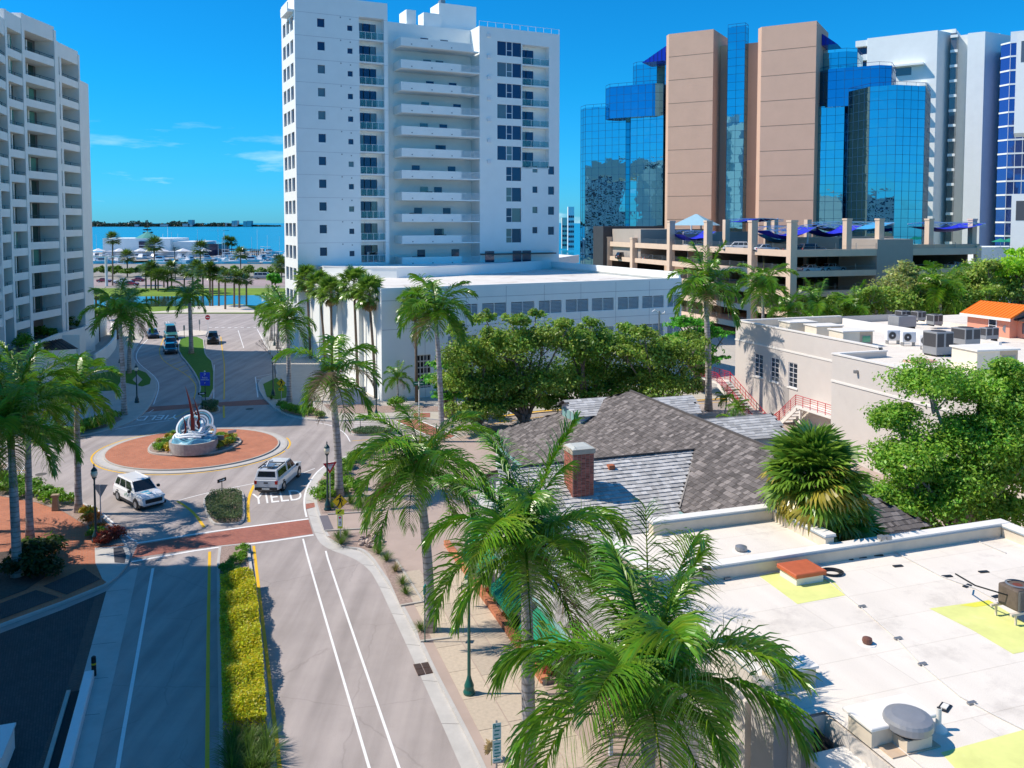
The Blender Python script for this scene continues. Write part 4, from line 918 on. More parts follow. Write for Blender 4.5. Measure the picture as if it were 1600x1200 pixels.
# distant small blocks between the towers
for (u0, u1, vt_, Y, lab) in ((887.5, 897, 323, 620, 'distant white apartment tower between the condominium and the mirror glass wing'), (878, 888, 340, 660, 'distant cream building beside the far white apartment tower')):
    p0, p1 = PY(u0, 380, Y), PY(u1, 380, Y); b = thing('distant_building', lab, 'building', (p0.x, Y, 0)); zt = PY(u0, vt_, Y).z; w = p1.x-p0.x
    MB().box(0, w, 0, 8, 0, zt).build('wall', stucco_white if u0 > 880 else cream, b)
    me = MB().box(0, w*.26, -.1, 0, 0, 1.6).mesh('window', tower_glass); n = int((zt-3)/3.6)
    for k in range(n):
        for j in range(3): link(me, 'window', b, (w*(.06+.32*j), 0, 2+3.6*k))

# unseen white blocks, added only to be reflected in the mirror glass
for (x, y, h, l_) in ((-140, -20, 66, 'unseen white tower added left behind the viewpoint, mirrored in the office glass'), (-70, -95, 48, 'lower unseen white block added behind the viewpoint, mirrored in the office glass'), (-190, 70, 52, 'unseen white tower added far left of the picture, mirrored in the office glass')):
    t = thing('reflected_block', l_, 'apartment building', (x, y, 0), radians(20)); MB().box(-12, 12, -12, 12, 0, h).build('wall', stucco_white, t); me = MB().box(-12.3, 12.3, -12.3, 12.3, 0, 1.7).mesh('window_band', tower_glass); m2 = MB().box(-.7, .7, -12.5, 12.5, 0, h).mesh('pier', stucco_white); m3 = MB().box(-12.5, 12.5, -.7, .7, 0, h).mesh('pier', stucco_white)
    for k in range(int(h/3.4)): link(me, 'window_band', t, (0, 0, 1.2+3.4*k))
    for x_ in (-11.5, -6, 0, 6, 11.5): link(m2, 'pier', t, (x_, 0, 0)); link(m3, 'pier', t, (0, x_, 0))
# ================================================================== near buildings (street grid: l across, a along)
def LF(l, a): return NW(l, a)
# ---------------------------------------------------------------- shingled house
hs_ = thing('shingled_house', 'house with dark weathered shingle roofs, brick chimney and pale grey cross wing', 'house', NW(20, 50), AN)
def hl(l, a, z): return (l-20, a-50, z)
teal = mat('pale_teal_trim', (.22, .40, .38), .6, .06, 3); siding = mat('white_siding', (.62, .64, .68), .7, .05, 2)
def shingle_plane(name, pts, base_m, colfn, cw=.26, rh=.30, thick=.035, individual=0, jitter=.05, parent=hs_):
    """roof plane through pts (l,a,z), first edge = eave; overlapping shingles in courses parallel to the eave"""
    V = [Vector(hl(*p)) for p in pts]; e = (V[1]-V[0]).normalized(); nrm = (V[1]-V[0]).cross(V[2]-V[0]).normalized()
    if nrm.z < 0: nrm = -nrm
    up = nrm.cross(e)
    if up.z < 0: up = -up
    deck = MB().poly(V).build(name, base_m, parent); fixn(deck)
    P2 = [((v-V[0]).dot(e), (v-V[0]).dot(up)) for v in V]
    def inside(x, y):
        c = False; n = len(P2)
        for i in range(n):
            x1, y1 = P2[i]; x2, y2 = P2[(i+1) % n]
            if (y1 > y) != (y2 > y) and x < (x2-x1)*(y-y1)/(y2-y1)+x1: c = not c
        return c
    x0, x1 = min(p[0] for p in P2), max(p[0] for p in P2); y1_ = max(p[1] for p in P2); S = []
    y = 0.0; row = 0
    while y < y1_:
        x = x0-random.random()*cw
        while x < x1:
            w = cw*random.uniform(.65, 1.35)
            if inside(x+w/2, y+rh*.5): S.append((x+.006, x+w-.006, y-random.random()*jitter, y+rh*1.15, random.random()))
            x += w
        y += rh; row += 1
    vs = []; cols = []; one = []
    for k, (a, b, c, d, q) in enumerate(S):
        lift = thick*(.8+.5*random.random()); t = colfn()
        q8 = [V[0]+e*a+up*c+nrm*.01, V[0]+e*b+up*c+nrm*.01, V[0]+e*b+up*d+nrm*.01, V[0]+e*a+up*d+nrm*.01, V[0]+e*a+up*c+nrm*(.01+lift), V[0]+e*b+up*c+nrm*(.01+lift), V[0]+e*b+up*d+nrm*.014, V[0]+e*a+up*d+nrm*.014]
        one.append((q8, t, (q8[0]+q8[2])/2))
    idx = sorted(range(len(one)), key=lambda i: (hs_.location+Matrix.Rotation(AN, 3, 'Z')@one[i][2]).length)
    FQ = [(4, 5, 6, 7), (0, 1, 5, 4), (1, 2, 6, 5), (3, 0, 4, 7)]
    for i in idx[:individual]:
        q8, t, c = one[i]; mb = MB(); mb.v = [tuple(v-c) for v in q8]; mb.f = [list(f) for f in FQ]
        me = mb.mesh('shingle', None); me.materials.append(shingle_attr); ca = me.color_attributes.new('tint', 'FLOAT_COLOR', 'POINT'); ca.data.foreach_set('color', (list(t)+[1])*8)
        link(me, 'shingle', deck, c)
    rest = idx[individual:]
    if rest:
        A = np.array([[tuple(v) for v in one[i][0]] for i in rest], dtype=np.float32).reshape(-1, 3); T = np.repeat(np.array([one[i][1] for i in rest]), 8, axis=0)
        Fq = (np.array(FQ)[None]+8*np.arange(len(rest))[:, None, None]).reshape(-1, 4)
        o = link(npmesh('shingles', A, Fq, shingle_attr, T), 'shingles', deck); o['kind'] = 'stuff'
    return deck
shingle_attr = mat('wood_shingle', (1, 1, 1), .9, .14, 2.2, .25, 30, attr=True)
def c_dark():
    g = random.choice([.10, .12, .14, .16, .19, .24]) ; g *= random.uniform(.85, 1.2); return (g*1.03, g*.92, g*.86)
def c_grey():
    g = random.choice([.22, .27, .31, .35, .39, .48])*random.uniform(.9, 1.1); return (g, g*.96, g*.93)
def c_brown():
    g = random.choice([.12, .16, .2, .27])*random.uniform(.85, 1.2); return (g*1.12, g*.93, g*.80)
def c_white():
    g = random.choice([.42, .5, .56, .62])*random.uniform(.92, 1.05); return (g*1.01, g, g*.97)
under = mat('roof_underlay', (.05, .045, .04), .95, .1, 3)
EL, EZ, RL, RZ = 19.6, 3.2, 28.1, 7.75
kk = (RZ-EZ)/(RL-EL); mz = lambda l: EZ+(l-EL)*kk
NE_ = 34.4
main = shingle_plane('main_roof', [(EL, 43.6, EZ), (EL, 64.2, EZ), (RL, 55.8, RZ), (RL, 38.5, RZ), (22.7, 33.1, mz(22.7)), (22.7, 39.3, mz(22.7)), (26.2, 43.6, mz(26.2))], under, c_dark, individual=300)
shingle_plane('far_roof_side', [(EL, 64.2, EZ), (36.6, 64.2, EZ), (RL, 55.8, RZ)], under, c_dark, .6, .5)
shingle_plane('right_roof_side', [(36.6, 64.2, EZ), (36.6, 47, EZ), (33.5, 47, mz(22.7)), (33.5, 33.1, mz(22.7)), (RL, 38.5, RZ), (RL, 55.8, RZ)], under, c_dark, .6, .5)
shingle_plane('near_roof_side', [(22.7, 33.1, mz(22.7)), (33.5, 33.1, mz(22.7)), (RL, 38.5, RZ)], under, c_dark)
shingle_plane('cross_roof', [(14.0, 33.4, 2.38), (22.7, 33.4, 2.38), (22.7, 39.3, 4.86), (26.2, 43.6, 6.66), (14.0, 43.6, 6.66)], under, c_white, .26, .30, .06, individual=260, jitter=.02)
shingle_plane('cross_roof_back', [(14.0, 49, 4.4), (21.6, 49, 4.4), (26.2, 43.6, 6.66), (14.0, 43.6, 6.66)], under, c_grey, .5, .4)
shingle_plane('porch_roof', [(13.3, 27.6, 3.0), (13.3, 47, 3.0), (15.7, 47, 4.05), (15.7, 27.6, 4.05)], under, c_grey, .36, .34, .03, individual=290)
mb = MB(); mb.bar(hl(RL, 38.5, RZ+.05), hl(RL, 55.8, RZ+.05), .12); mb.build('ridge_cap', mat('dark_ridge', (.10, .09, .085), .9, .1, 3), hs_)
MB().bar(hl(26.25, 43.6, 6.72), hl(22.72, 39.3, 4.98), .07).build('valley_flashing', mat('weathered_trim', (.35, .32, .28), .8, .1, 3), hs_)
MB().bar(hl(14.0, 43.6, 6.74), hl(26.2, 43.6, 6.74), .07).build('ridge_cap', MATS['dark_ridge'], hs_)
for (a, b) in (((13.2, 27.6, 2.97), (13.2, 47, 2.97)), ((22.62, 33.4, mz(22.6)-.03), (22.62, 39.2, mz(22.6)-.03)), ((EL-.08, 46, EZ-.03), (EL-.08, 64.2, EZ-.03))):
    p, q = hl(*a), hl(*b); MB().box(p[0]-.07, p[0]+.07, p[1], q[1], p[2]-.1, p[2]+.05).build('gutter', teal, hs_)
# walls
mb = MB(); mb.prism([hl(22.72, 34, 0)[:2], hl(30.4, 34, 0)[:2], hl(30.4, 47, 0)[:2], hl(36, 47, 0)[:2], hl(36, 63.6, 0)[:2], hl(20.3, 63.6, 0)[:2], hl(20.3, 47, 0)[:2], hl(22.72, 44, 0)[:2]], 0, 3.15)
mb.poly([hl(22.72, 34, 3.1), hl(22.72, 39.2, 3.1), hl(22.72, 39.2, mz(22.7)-.05), hl(22.72, 34, mz(22.7)-.05)])
mb.prism([hl(14.4, 33.8, 0)[:2], hl(22.7, 33.8, 0)[:2], hl(22.7, 47, 0)[:2], hl(14.4, 47, 0)[:2]], 0, 2.8)
mb.poly([hl(14.4, 34.6, 2.8), hl(14.4, 49, 2.8), hl(14.4, 49, 4.3), hl(14.4, 43.6, 6.6)]); mb.prism([hl(22.9, 33.5, 0)[:2], hl(33.1, 33.5, 0)[:2], hl(33.1, 47, 0)[:2], hl(22.9, 47, 0)[:2]], 0, 4.7)
mb.build('wall', siding, hs_)
me = MB().box(0, .06, 0, 1.5, 0, 1.35).mesh('window', dark_glass); mf = MB().box(-.03, .03, -.09, 1.59, -.09, 0).box(-.03, .03, -.09, 1.59, 1.35, 1.44).box(-.03, .03, -.09, 0, 0, 1.35).box(-.03, .03, 1.5, 1.59, 0, 1.35).box(-.03, .03, .73, .79, 0, 1.35).mesh('window_frame', white_metal)
for a in (49, 52.5, 56, 59.5): w_ = link(me, 'window', hs_, hl(20.26, a, 1.1)); link(mf, 'window_frame', w_, (-.02, 0, 0))
for a in (34.2, 37.0, 39.8, 42.6): w_ = link(me, 'window', hs_, hl(14.36, a, .9)); link(mf, 'window_frame', w_, (-.02, 0, 0))
pst = MB().box(-.07, .07, -.07, .07, 0, 2.9).mesh('porch_post', white_metal)
for a in (28.2, 31, 34, 37, 40, 43, 46): link(pst, 'porch_post', hs_, hl(13.5, a, 0))
mb = MB()
pk = MB().box(-.02, .02, -.05, .05, 0, 1.1).mesh('fence_picket', siding)
for k in range(44): link(pk, 'fence_picket', hs_, hl(13.6, 35.0+.26*k, .15))
# green awnings under the porch eave
gcan = mat('green_canvas_awning', (.0, .23, .125), .8, .06, 3, .1, 40)
for a in (32.2, 36.6, 41.6):
    mb = MB(); t0, t1, b0, b1 = hl(13.45, a, 2.75), hl(13.45, a+3.3, 2.75), hl(12.35, a+.1, 1.95), hl(12.35, a+3.2, 1.95)
    mb.poly([t0, t1, b1, b0]); mb.poly([b0, b1, (b1[0], b1[1], b1[2]-.22), (b0[0], b0[1], b0[2]-.22)]); mb.poly([t0, b0, (t0[0], b0[1], b0[2])]); mb.poly([t1, (t1[0], b1[1], b1[2]), b1]); mb.build('awning', gcan, hs_)
# dormers
def dormer(l0, l1, a0, a1, zb, ze, zr, mirror=False, parent=hs_):
    s = -1 if mirror else 1; am = (a0+a1)/2
    d = MB(); d.poly([hl(l0, a0, zb), hl(l0, a1, zb), hl(l0, a1, ze), hl(l0, am, zr-.1), hl(l0, a0, ze)]); d.poly([hl(l0, a0, zb), hl(l0, a0, ze), hl(l1, a0, ze), hl(l1-.8*s, a0, ze-.2)]); d.poly([hl(l0, a1, zb), hl(l0, a1, ze), hl(l1, a1, ze)])
    o = d.build('dormer', siding if not mirror else siding, parent)
    pn = MB().box(-.06, 0, 0, .62, 0, .72).mesh('dormer_shutter', teal); n = max(2, int((a1-a0)/.85))
    for k in range(n): q = hl(l0-(.0 if not mirror else -.06), a0+.12+(a1-a0-.2)*k/n, ze-.85); link(pn, 'dormer_shutter', o, q)
    for sg in (0, 1):
        e0 = (l0-.35*s, (a0-.25) if sg == 0 else (a1+.25), ze-.12); e1 = (l1-.1*s, e0[1], ze-.12)
        shingle_plane('dormer_roof', [e0, e1, (l1+.9*s, am, zr), (l0-.45*s, am, zr)], under, c_white if not mirror else c_white, .45, .26, .03, parent=o)
dormer(24.1, 26.2, 55.7, 59.2, 5.5, 6.35, 7.1)
dormer(33.2, 30.0, 55.0, 58.4, 4.6, 6.1, 6.95, True); dormer(37.2, 32.6, 50.2, 53.8, 3.0, 5.2, 6.2, True)
# chimney of single bricks on the two seen sides
ch = MB().box(*[hl(17.3, 41.0, 0)[0], hl(18.5, 41.0, 0)[0], hl(0, 40.9, 0)[1], hl(0, 42.1, 0)[1]], 3.5, 7.9).build('chimney', mat('mortar', (.42, .36, .32), .95, .1, 8), hs_)
brm = rand_mat('chimney_brick', (.36, .12, .085), .38, .9, .25, 40)
bk_ = MB().box(0, .215, -.015, 0, 0, .075).mesh('brick', brm); bk2 = MB().box(-.015, 0, 0, .215, 0, .075).mesh('brick', brm)
c0 = hl(17.3, 40.9, 0)
for r_ in range(27):
    for k in range(5):
        link(bk_, 'brick', ch, (c0[0]+.02+.235*k, c0[1], 5.42+.09*r_)) ; link(bk2, 'brick', ch, (c0[0], c0[1]+.02+.235*k, 5.42+.09*r_))
mb = MB().box(c0[0]-.06, c0[0]+1.26, c0[1]-.06, c0[1]+1.26, 7.86, 8.12).build('chimney_band', mat('pale_stone', (.50, .42, .33), .9, .1, 4), ch)
mb = MB().hexa([(c0[0]-.03, c0[1]-.03, 8.12), (c0[0]+1.23, c0[1]-.03, 8.12), (c0[0]+1.23, c0[1]+1.23, 8.12), (c0[0]-.03, c0[1]+1.23, 8.12), (c0[0]+.2, c0[1]+.2, 8.22), (c0[0]+1, c0[1]+.2, 8.22), (c0[0]+1, c0[1]+1, 8.22), (c0[0]+.2, c0[1]+1, 8.22)]).build('chimney_cap', mat('copper_cap', (.50, .52, .48), .6, .1, 4), ch)
rv = MB().box(0, .35, 0, .35, 0, .4).mesh('roof_vent', mat('rust_red', (.40, .13, .06), .8, .15, 6))
link(rv, 'roof_vent', hs_, hl(20.2, 42.6, 6.15)); link(rv, 'roof_vent', hs_, hl(20.6, 36.0, 3.95), scl=(.5, .5, .6))
# low brick planter in front of the porch
bp = thing('brick_planter', 'low orange brick planter wall between the pavement and the porch', 'planter', NW(12.9, 41), AN)
capm = rand_mat('planter_brick', (.50, .19, .10), .22, .9, .2, 30)
MB().box(-.1, .1, -7.5, 9.5, 0, .38).build('core', MATS['mortar'], bp); cb = MB().box(-.16, .16, .0, .28, .38, .46).mesh('brick', capm); fb = MB().box(-.14, -.1, .0, .28, 0, .085).mesh('brick', capm)
for k in range(56):
    link(cb, 'brick', bp, (0, -7.5+.303*k, 0))
    for r_ in range(4): link(fb, 'brick', bp, (0, -7.5+.303*k+(.15 if r_ % 2 else 0), .01+.092*r_))
MB().box(.1, .9, -7.5, 9.5, 0, .3).build('soil', mulch, bp)

# ---------------------------------------------------------------- white roofed building, lower right
wb_ = thing('white_roof_building', 'flat roofed building with a bright white membrane roof and cream parapets at lower right', 'building', NW(15.4, 20), AN)
RZ6 = 6.0; q = lambda l, a: (l-15.4, a-20)
wm = MB(); x0, y0 = q(15.4, 2); x1, y1 = q(46, 28.7); wm.box(0, x1, -.3, y1, 0, RZ6-.1); wm.box(.8, x1, -18, -.3, 0, RZ6-.1); wm.box(*[q(15.4, 0)[0], q(23.9, 0)[0]], *[q(0, 28.7)[1]+.001, q(0, 33.0)[1]], 0, RZ6+.3)
wm.build('wall', stucco_beige, wb_)
MB().poly([(0, -.3, RZ6), (.8, -.3, RZ6), (.8, -18, RZ6), (x1, -18, RZ6), (x1, y1, RZ6), (0, y1, RZ6)]).build('roof_membrane', roof_white, wb_)
MB().poly([(*q(15.4, 28.72), RZ6+.42), (*q(23.9, 28.72), RZ6+.42), (*q(23.9, 33.0), RZ6+.42), (*q(15.4, 33.0), RZ6+.42)]).build('upper_roof_membrane', roof_white, wb_)
cap_m = mat('white_parapet_cap', (.80, .77, .71), .6, .05, 2); par_m = mat('cream_parapet', (.66, .58, .46), .8, .08, 2)
edge_m = mat('grey_blue_flashing', (.30, .36, .40), .5, .05, 3)
def parapet(l0, a0, l1, a1, zb, zt, w=.42, pieces=1):
    p, r_ = Vector(q(l0, a0)), Vector(q(l1, a1)); d = (r_-p).normalized(); n_ = Vector((-d.y, d.x))*w/2; n2 = n_*1.22; e2 = d*.06
    mb = MB().hexa([(*(p-n_), zb), (*(r_-n_), zb), (*(r_+n_), zb), (*(p+n_), zb), (*(p-n_), zt-.14), (*(r_-n_), zt-.14), (*(r_+n_), zt-.14), (*(p+n_), zt-.14)]); o = fixn(mb.build('parapet', par_m, wb_))
    for (a, b, f, m_) in ((zt-.139, zt-.09, 1.12, edge_m), (zt-.088, zt, 1.0, cap_m)):
        k = n2*f; c = fixn(MB().hexa([(*(p-e2-k), a), (*(r_+e2-k), a), (*(r_+e2+k), a), (*(p-e2+k), a), (*(p-e2-k), b), (*(r_+e2-k), b), (*(r_+e2+k), b), (*(p-e2+k), b)]).build('cap' if m_ is cap_m else 'cap_flashing', m_, o))
    return o
parapet(17.6, 28.75, 33.2, 28.75, RZ6-.05, 6.62); parapet(17.6, 32.85, 24.0, 32.85, RZ6+.3, 7.05); parapet(23.9, 32.6, 23.9, 29.0, RZ6+.3, 7.02)
parapet(33.0, 28.5, 33.0, 26.6, RZ6-.05, 6.6); parapet(33.2, 26.5, 46, 26.5, RZ6-.05, 6.55)
parapet(15.65, 32.9, 15.65, 28.9, RZ6-.2, 6.50, .5); parapet(15.5, 28.7, 17.5, 28.7, RZ6-.1, 6.52, .5)
parapet(15.6, 28.3, 15.6, 21.2, RZ6-.3, 6.1, .3); 
# short raised ends at the broken street edge
def rb(l0, l1, a0, a1, z0, z1, m, name, par=wb_): (x0, y0), (x1, y1) = q(l0, a0), q(l1, a1); return MB().box(x0, x1, y0, y1, z0, z1).build(name, m, par)
o = rb(15.4, 16.9, 21.0, 21.6, RZ6, 6.5, par_m, 'parapet'); rb(15.33, 16.97, 20.95, 21.7, 6.501, 6.58, cap_m, 'cap')
o = rb(16.2, 18.2, 17.85, 18.75, RZ6, 6.5, par_m, 'parapet'); bev(rb(16.1, 18.3, 17.75, 18.9, 6.501, 6.6, cap_m, 'cap'), .02)
rb(16.4, 18.0, 17.3, 17.84, RZ6+.001, 6.04, mat('bare_wood', (.55, .42, .30), .9, .15, 3), 'patched_deck')
rb(14.9, 15.38, 20.3, 21.4, 0, 6.35, mat('grey_pilaster', (.42, .40, .38), .85, .05, 2), 'pilaster')
# ironwork gate and low wall with palm shade
ig = MB()
for k in range(6): ig.box(q(15.75+.0, 0)[0], q(15.79, 0)[0], q(0, 19.0+.24*k)[1], q(0, 19.03+.24*k)[1], 1.2, 5.4)
for z in (1.2, 3.3, 5.35): ig.box(q(15.73, 0)[0], q(15.81, 0)[0], q(0, 18.9)[1], q(0, 20.4)[1], z, z+.07)
for k in range(12):
    c = (q(15.77, 0)[0], q(0, 19.15+.24*(k % 5))[1], 1.6+.3*k); ig.tube([(c[0], c[1]+.16*cos(t), c[2]+.16*sin(t)) for t in [i*pi/4 for i in range(8)]], .02, 4)
ig.build('iron_grille', dark_metal, wb_); rb(15.82, 15.86, 18.9, 20.4, 0, 5.6, shadow_in, 'recess_shade_sheet')  # the dark sheet stands in for shade behind the ironwork
rb(15.0, 16.15, 11, 18.85, 0, 5.35, stucco_beige, 'street_wall'); rb(14.95, 16.2, 11, 18.9, 5.351, 5.45, cap_m, 'cap')
# low side canopy in front of wall
rb(15.1, 15.38, 22, 28.6, 0, 5.2, stucco_beige, 'wall_pier')
for k, (c, l, w) in enumerate((((17.0, 31.4), 1, 1),)): pass
# yellow patches as thin sheets
yp = mat('yellow_stained_membrane', (.72, .74, .26), .75, .10, 1.2, dirt=((.78, .78, .42), 1.0, .55, .5))
def patch(px, z=.006, m=yp):
    return sheet('roof_patch', [Vector((*[(P(u, v, RZ6)-wb_.location).dot(k) for k in (RN, ANV)], 0)) for u, v in px], RZ6+z, m, wb_)
patch([(1186, 900), (1212, 894), (1260, 906), (1300, 905), (1322, 930), (1246, 944)]); patch([(1452, 951), (1545, 938), (1600, 972), (1640, 1010), (1583, 1022), (1520, 985)]); patch([(1470, 1176), (1620, 1135), (1700, 1170), (1560, 1250), (1510, 1220)])
patch([(1500, 946), (1545, 938), (1556, 944), (1524, 949)], .010, mat('strong_yellow', (.75, .72, .08), .75, .1, 2))
# cables and their clips
cab = MB(); cw = mat('pale_cable', (.55, .54, .52), .6, .1, 4)
def rp(u, v, z=RZ6): d = P(u, v, z)-wb_.location; return (d.dot(RN), d.dot(ANV), z)
for path in ([(1287, 902), (1345, 948), (1402, 998), (1440, 1038), (1500, 1088), (1560, 1120), (1640, 1160)], [(1398, 862), (1470, 900), (1525, 920), (1556, 937)], [(1100, 905), (1160, 893), (1215, 890)], [(1275, 883), (1340, 868), (1400, 858), (1480, 850), (1520, 842), (1572, 864)], [(1372, 1140), (1400, 1165), (1450, 1205)]):
    MB().tube([rp(u, v, RZ6+.03) for u, v in path], .022, 5).build('roof_cable', cw, wb_)
clip = MB().box(-.14, .14, -.05, .05, 0, .05).mesh('cable_clip', grey_metal)
for u, v in ((1347, 948), (1403, 998), (1441, 1038), (1518, 1099), (1137, 905), (1420, 857)): link(clip, 'cable_clip', wb_, rp(u, v, RZ6+.02))
pad = MB().box(-.2, .2, -.08, .08, 0, .04).mesh('rubber_pad', dark_metal)
for u, v in ((1403, 885), (1480, 901), (1511, 916), (1537, 894), (1555, 933), (1325, 874), (1346, 871), (1372, 868)): link(pad, 'rubber_pad', wb_, rp(u, v, RZ6), (0, 0, random.uniform(-.3, .3)))
# things standing on the roof
def on_roof(u, v, z=RZ6): return P(u, v, z)
t = thing('roof_hatch', 'rust red roof hatch lid on a white curb next to the parapet', 'roof hatch', on_roof(1252, 904), AN)
MB().box(-.62, .62, -.52, .52, 0, .3).build('curb', cap_m, t); bev(MB().box(-.72, .72, -.62, .62, .3, .48).build('lid', mat('rust_red_paint', (.50, .12, .05), .6, .12, 3), t), .03)
t = thing('hose_coil', 'black flat hose coil lying beside the rust red hatch', 'hose', on_roof(1300, 896, RZ6)); 
for k in range(3): MB().tube([((.30+.07*k)*cos(a), (.24+.06*k)*sin(a), .03+.02*k) for a in [i*2*pi/20 for i in range(21)]], .035, 5).build('loop', dark_metal, t)
t = thing('exhaust_fan', 'grey domed exhaust fan on a cream curb in the lower right of the roof', 'roof fan', on_roof(1418, 1160), AN)
MB().box(-.42, .42, -.42, .42, 0, .34).build('curb', par_m, t); MB().lathe([(.46, .34), (.5, .42), (.5, .46)], 20).build('louvre_ring', dark_metal, t)
MB().lathe([(.60, .45), (.64, .50), (.64, .66), (.60, .74), (.42, .80), (.1, .82)], 26).build('dome', mat('galvanised_grey', (.30, .31, .33), .5, .06, 4, metal=.3), t, smooth=False)
t = thing('vent_pipe', 'white plumbing vent pipe with a bell flashing near the domed fan', 'vent pipe', on_roof(1466, 1140)); MB().lathe([(.24, 0), (.22, .05), (.10, .16), (.075, .2), (.075, .62)], 14).build('pipe', cap_m, t); MB().lathe([(.055, .62), (.055, .63)], 10).build('opening', shadow_in, t)
t = thing('roof_drain_cap', 'small brown metal vent cap in the middle of the white roof', 'roof vent', on_roof(1355, 1006)); MB().lathe([(.30, 0), (.28, .02)], 12).build('flashing', cap_m, t); MB().lathe([(.13, .0), (.17, .1), (.15, .2), (.05, .24)], 12).build('cap', mat('brown_metal', (.16, .07, .05), .5, .2, 8), t)
t = thing('roof_drain_cap', 'grey turbine vent cap on the upper white roof behind the parapet', 'roof vent', on_roof(1158, 861, RZ6+.42)); MB().lathe([(.36, 0), (.34, .02)], 12).build('flashing', cap_m, t); MB().lathe([(.16, .0), (.26, .08), (.24, .2), (.08, .26)], 12).build('cap', grey_metal, t)
t = thing('broken_vent', 'small dark broken vent on the edge of the upper white roof', 'roof vent', on_roof(1104, 890, 6.55)); MB().box(-.16, .16, -.1, .1, 0, .12).build('box', dark_metal, t); MB().box(-.3, -.18, -.1, .02, 0, .06).build('fragment', dark_metal, t)
t = thing('roof_plate', 'small white plate with a blue black rim lying near the vent pipe', 'roof plate', on_roof(1476, 1106), AN+.5); MB().box(-.24, .24, -.14, .14, 0, .03).build('rim', dark_metal, t); MB().box(-.12, .16, -.08, .08, .03, .06).build('plate', cap_m, t)
t = thing('air_conditioner', 'brown rusty condenser unit on a metal stand at the right edge of the white roof', 'air conditioner', on_roof(1588, 966), AN)
sl_ = mat('condenser_brown', (.13, .10, .08), .6, .2, 8)
for k in range(4): x, y = (-.5, .5)[k % 2], (-.4, .4)[k//2]; MB().box(x-.03, x+.03, y-.03, y+.03, 0, .36).build('leg', par_m, t)
MB().box(-.75, .65, -.45, -.37, .36, .44).build('rail', par_m, t); MB().box(-.75, .65, .37, .45, .36, .44).build('rail', par_m, t)
body = bev(MB().box(-.45, .45, -.42, .42, .44, 1.22).build('casing', sl_, t), .08, 2); fin = MB()
for k in range(22): fin.box(-.43+.04*k, -.425+.04*k, -.435, -.425, .48, 1.18)
fin.build('fin', grey_metal, body); MB().lathe([(.38, 1.22), (.40, 1.26), (.33, 1.28)], 20, cap=False).build('fan_ring', grey_metal, t); MB().lathe([(.34, 1.20), (.08, 1.23)], 9).build('fan', mat('rust_brown_fan', (.18, .05, .03), .7, .3, 10), t)
MB().tube([rp_ for rp_ in [(-.45, 0, .9), (-.8, .2, 1.0), (-.85, 1.0, .9), (-.5, 2.2, .8), (.2, 2.4, .4)]], .03, 6).build('line_set', dark_metal, t)
t = thing('security_light', 'small white floodlight fixed on top of the far parapet', 'lamp', P(1382, 845, 6.62), AN); MB().box(-.1, .1, -.06, .06, 0, .12).build('bracket', cap_m, t); MB().box(-.28, -.04, -.12, .12, .1, .24).build('lamp_head', grey_metal, t); MB().box(.04, .28, -.12, .12, .06, .2).build('lamp_head', grey_metal, t)
t = thing('wall_camera', 'orange and grey floodlight with a cable on the near corner of the street wall', 'lamp', P(1262, 1130, 5.5), AN); MB().box(-.08, .08, -.06, .06, -.5, .3).build('bracket', cap_m, t); MB().lathe([(.10, .26), (.12, .36), (.06, .42)], 10).build('lamp_head', mat('orange_plastic', (.60, .22, .03), .5, .05, 4), t)
MB().tube([(.1, 0, .3), (.5, .2, .45), (.9, .1, .2), (1.1, -.1, .1)], .02, 5).build('cable', cw, t)

# ---------------------------------------------------------------- beige building with red stairs
bb = thing('beige_building', 'pale grey stucco building with roof air conditioners and red railed outside stairs', 'building', NW(54.2, 81.9), AN-pi/2)
WBF = Fr(NW(54.2, 81.9).to_2d(), AN-pi/2)     # x towards the viewer, y to the right
BZ = 9.1
ww = []
for u0, u1, vt_, vb in ((1179, 1192, 553, 589), (1204, 1217, 559, 597), (1232, 1246, 567, 606)):
    xa, xb = WBF.pix(u0, 570)[0], WBF.pix(u1, 570)[0]; za, zb = WBF.pix((u0+u1)/2, vb)[1], WBF.pix((u0+u1)/2, vt_)[1]; ww.append((xa, xb, za, zb))
mb = MB(); wall_with_openings(mb, 0, 21.9, 0, BZ, ww, 0, .22)
mb.poly([(0, 0, 0), (0, 0, BZ), (0, 24, BZ), (0, 24, 0)]); mb.build('wall', stucco_beige, bb)
mb = MB(); mb.box(21.9, 60, -4.9, 30, 0, 8.29); mb.box(21.9, 60, -4.9, -4.6, 8.29, BZ-.3); mb.box(21.9, 22.2, -4.6, .6, 8.29, BZ-.3); mb.build('front_wall', stucco_beige, bb)
for (l0, l1, y0, y1, z) in ((-.06, 21.9, -.07, .38, BZ), (-.06, .38, .38, 14, BZ), (21.84, 22.3, -4.97, .62, BZ-.3), (22.3, 60, -4.97, -4.55, BZ-.3)): MB().box(l0, l1, y0, y1, z-.002, z+.12).build('parapet_cap', cap_m, bb)
MB().box(0.02, 21.95, .38, .40, 8.3, BZ).box(.38, .40, .38, 14, 8.3, BZ).build('parapet_inner', par_m, bb)
MB().box(.3, 22.0, .3, 24, 8.0, 8.30).build('roof_membrane', roof_white, bb); MB().box(22.0, 60, -4.6, 30, 8.295, 8.30).build('roof_membrane', roof_white, bb)
MB().box(1.0, 22, 13.6, 13.95, 8.3, 9.0).build('inner_parapet', cap_m, bb); MB().box(0, 26, 24, 46, 0, 8.7).build('rear_wing', roof_white, bb)
MB().box(24, 56, 30, 60, 0, 8.2).build('rear_wing', roof_white, bb)
MB().box(-.05, 21.9, -.06, 0, 6.95, 7.12).build('string_course', cap_m, bb); MB().box(21.85, 60, -4.97, -4.9, 6.45, 6.62).build('string_course', cap_m, bb)
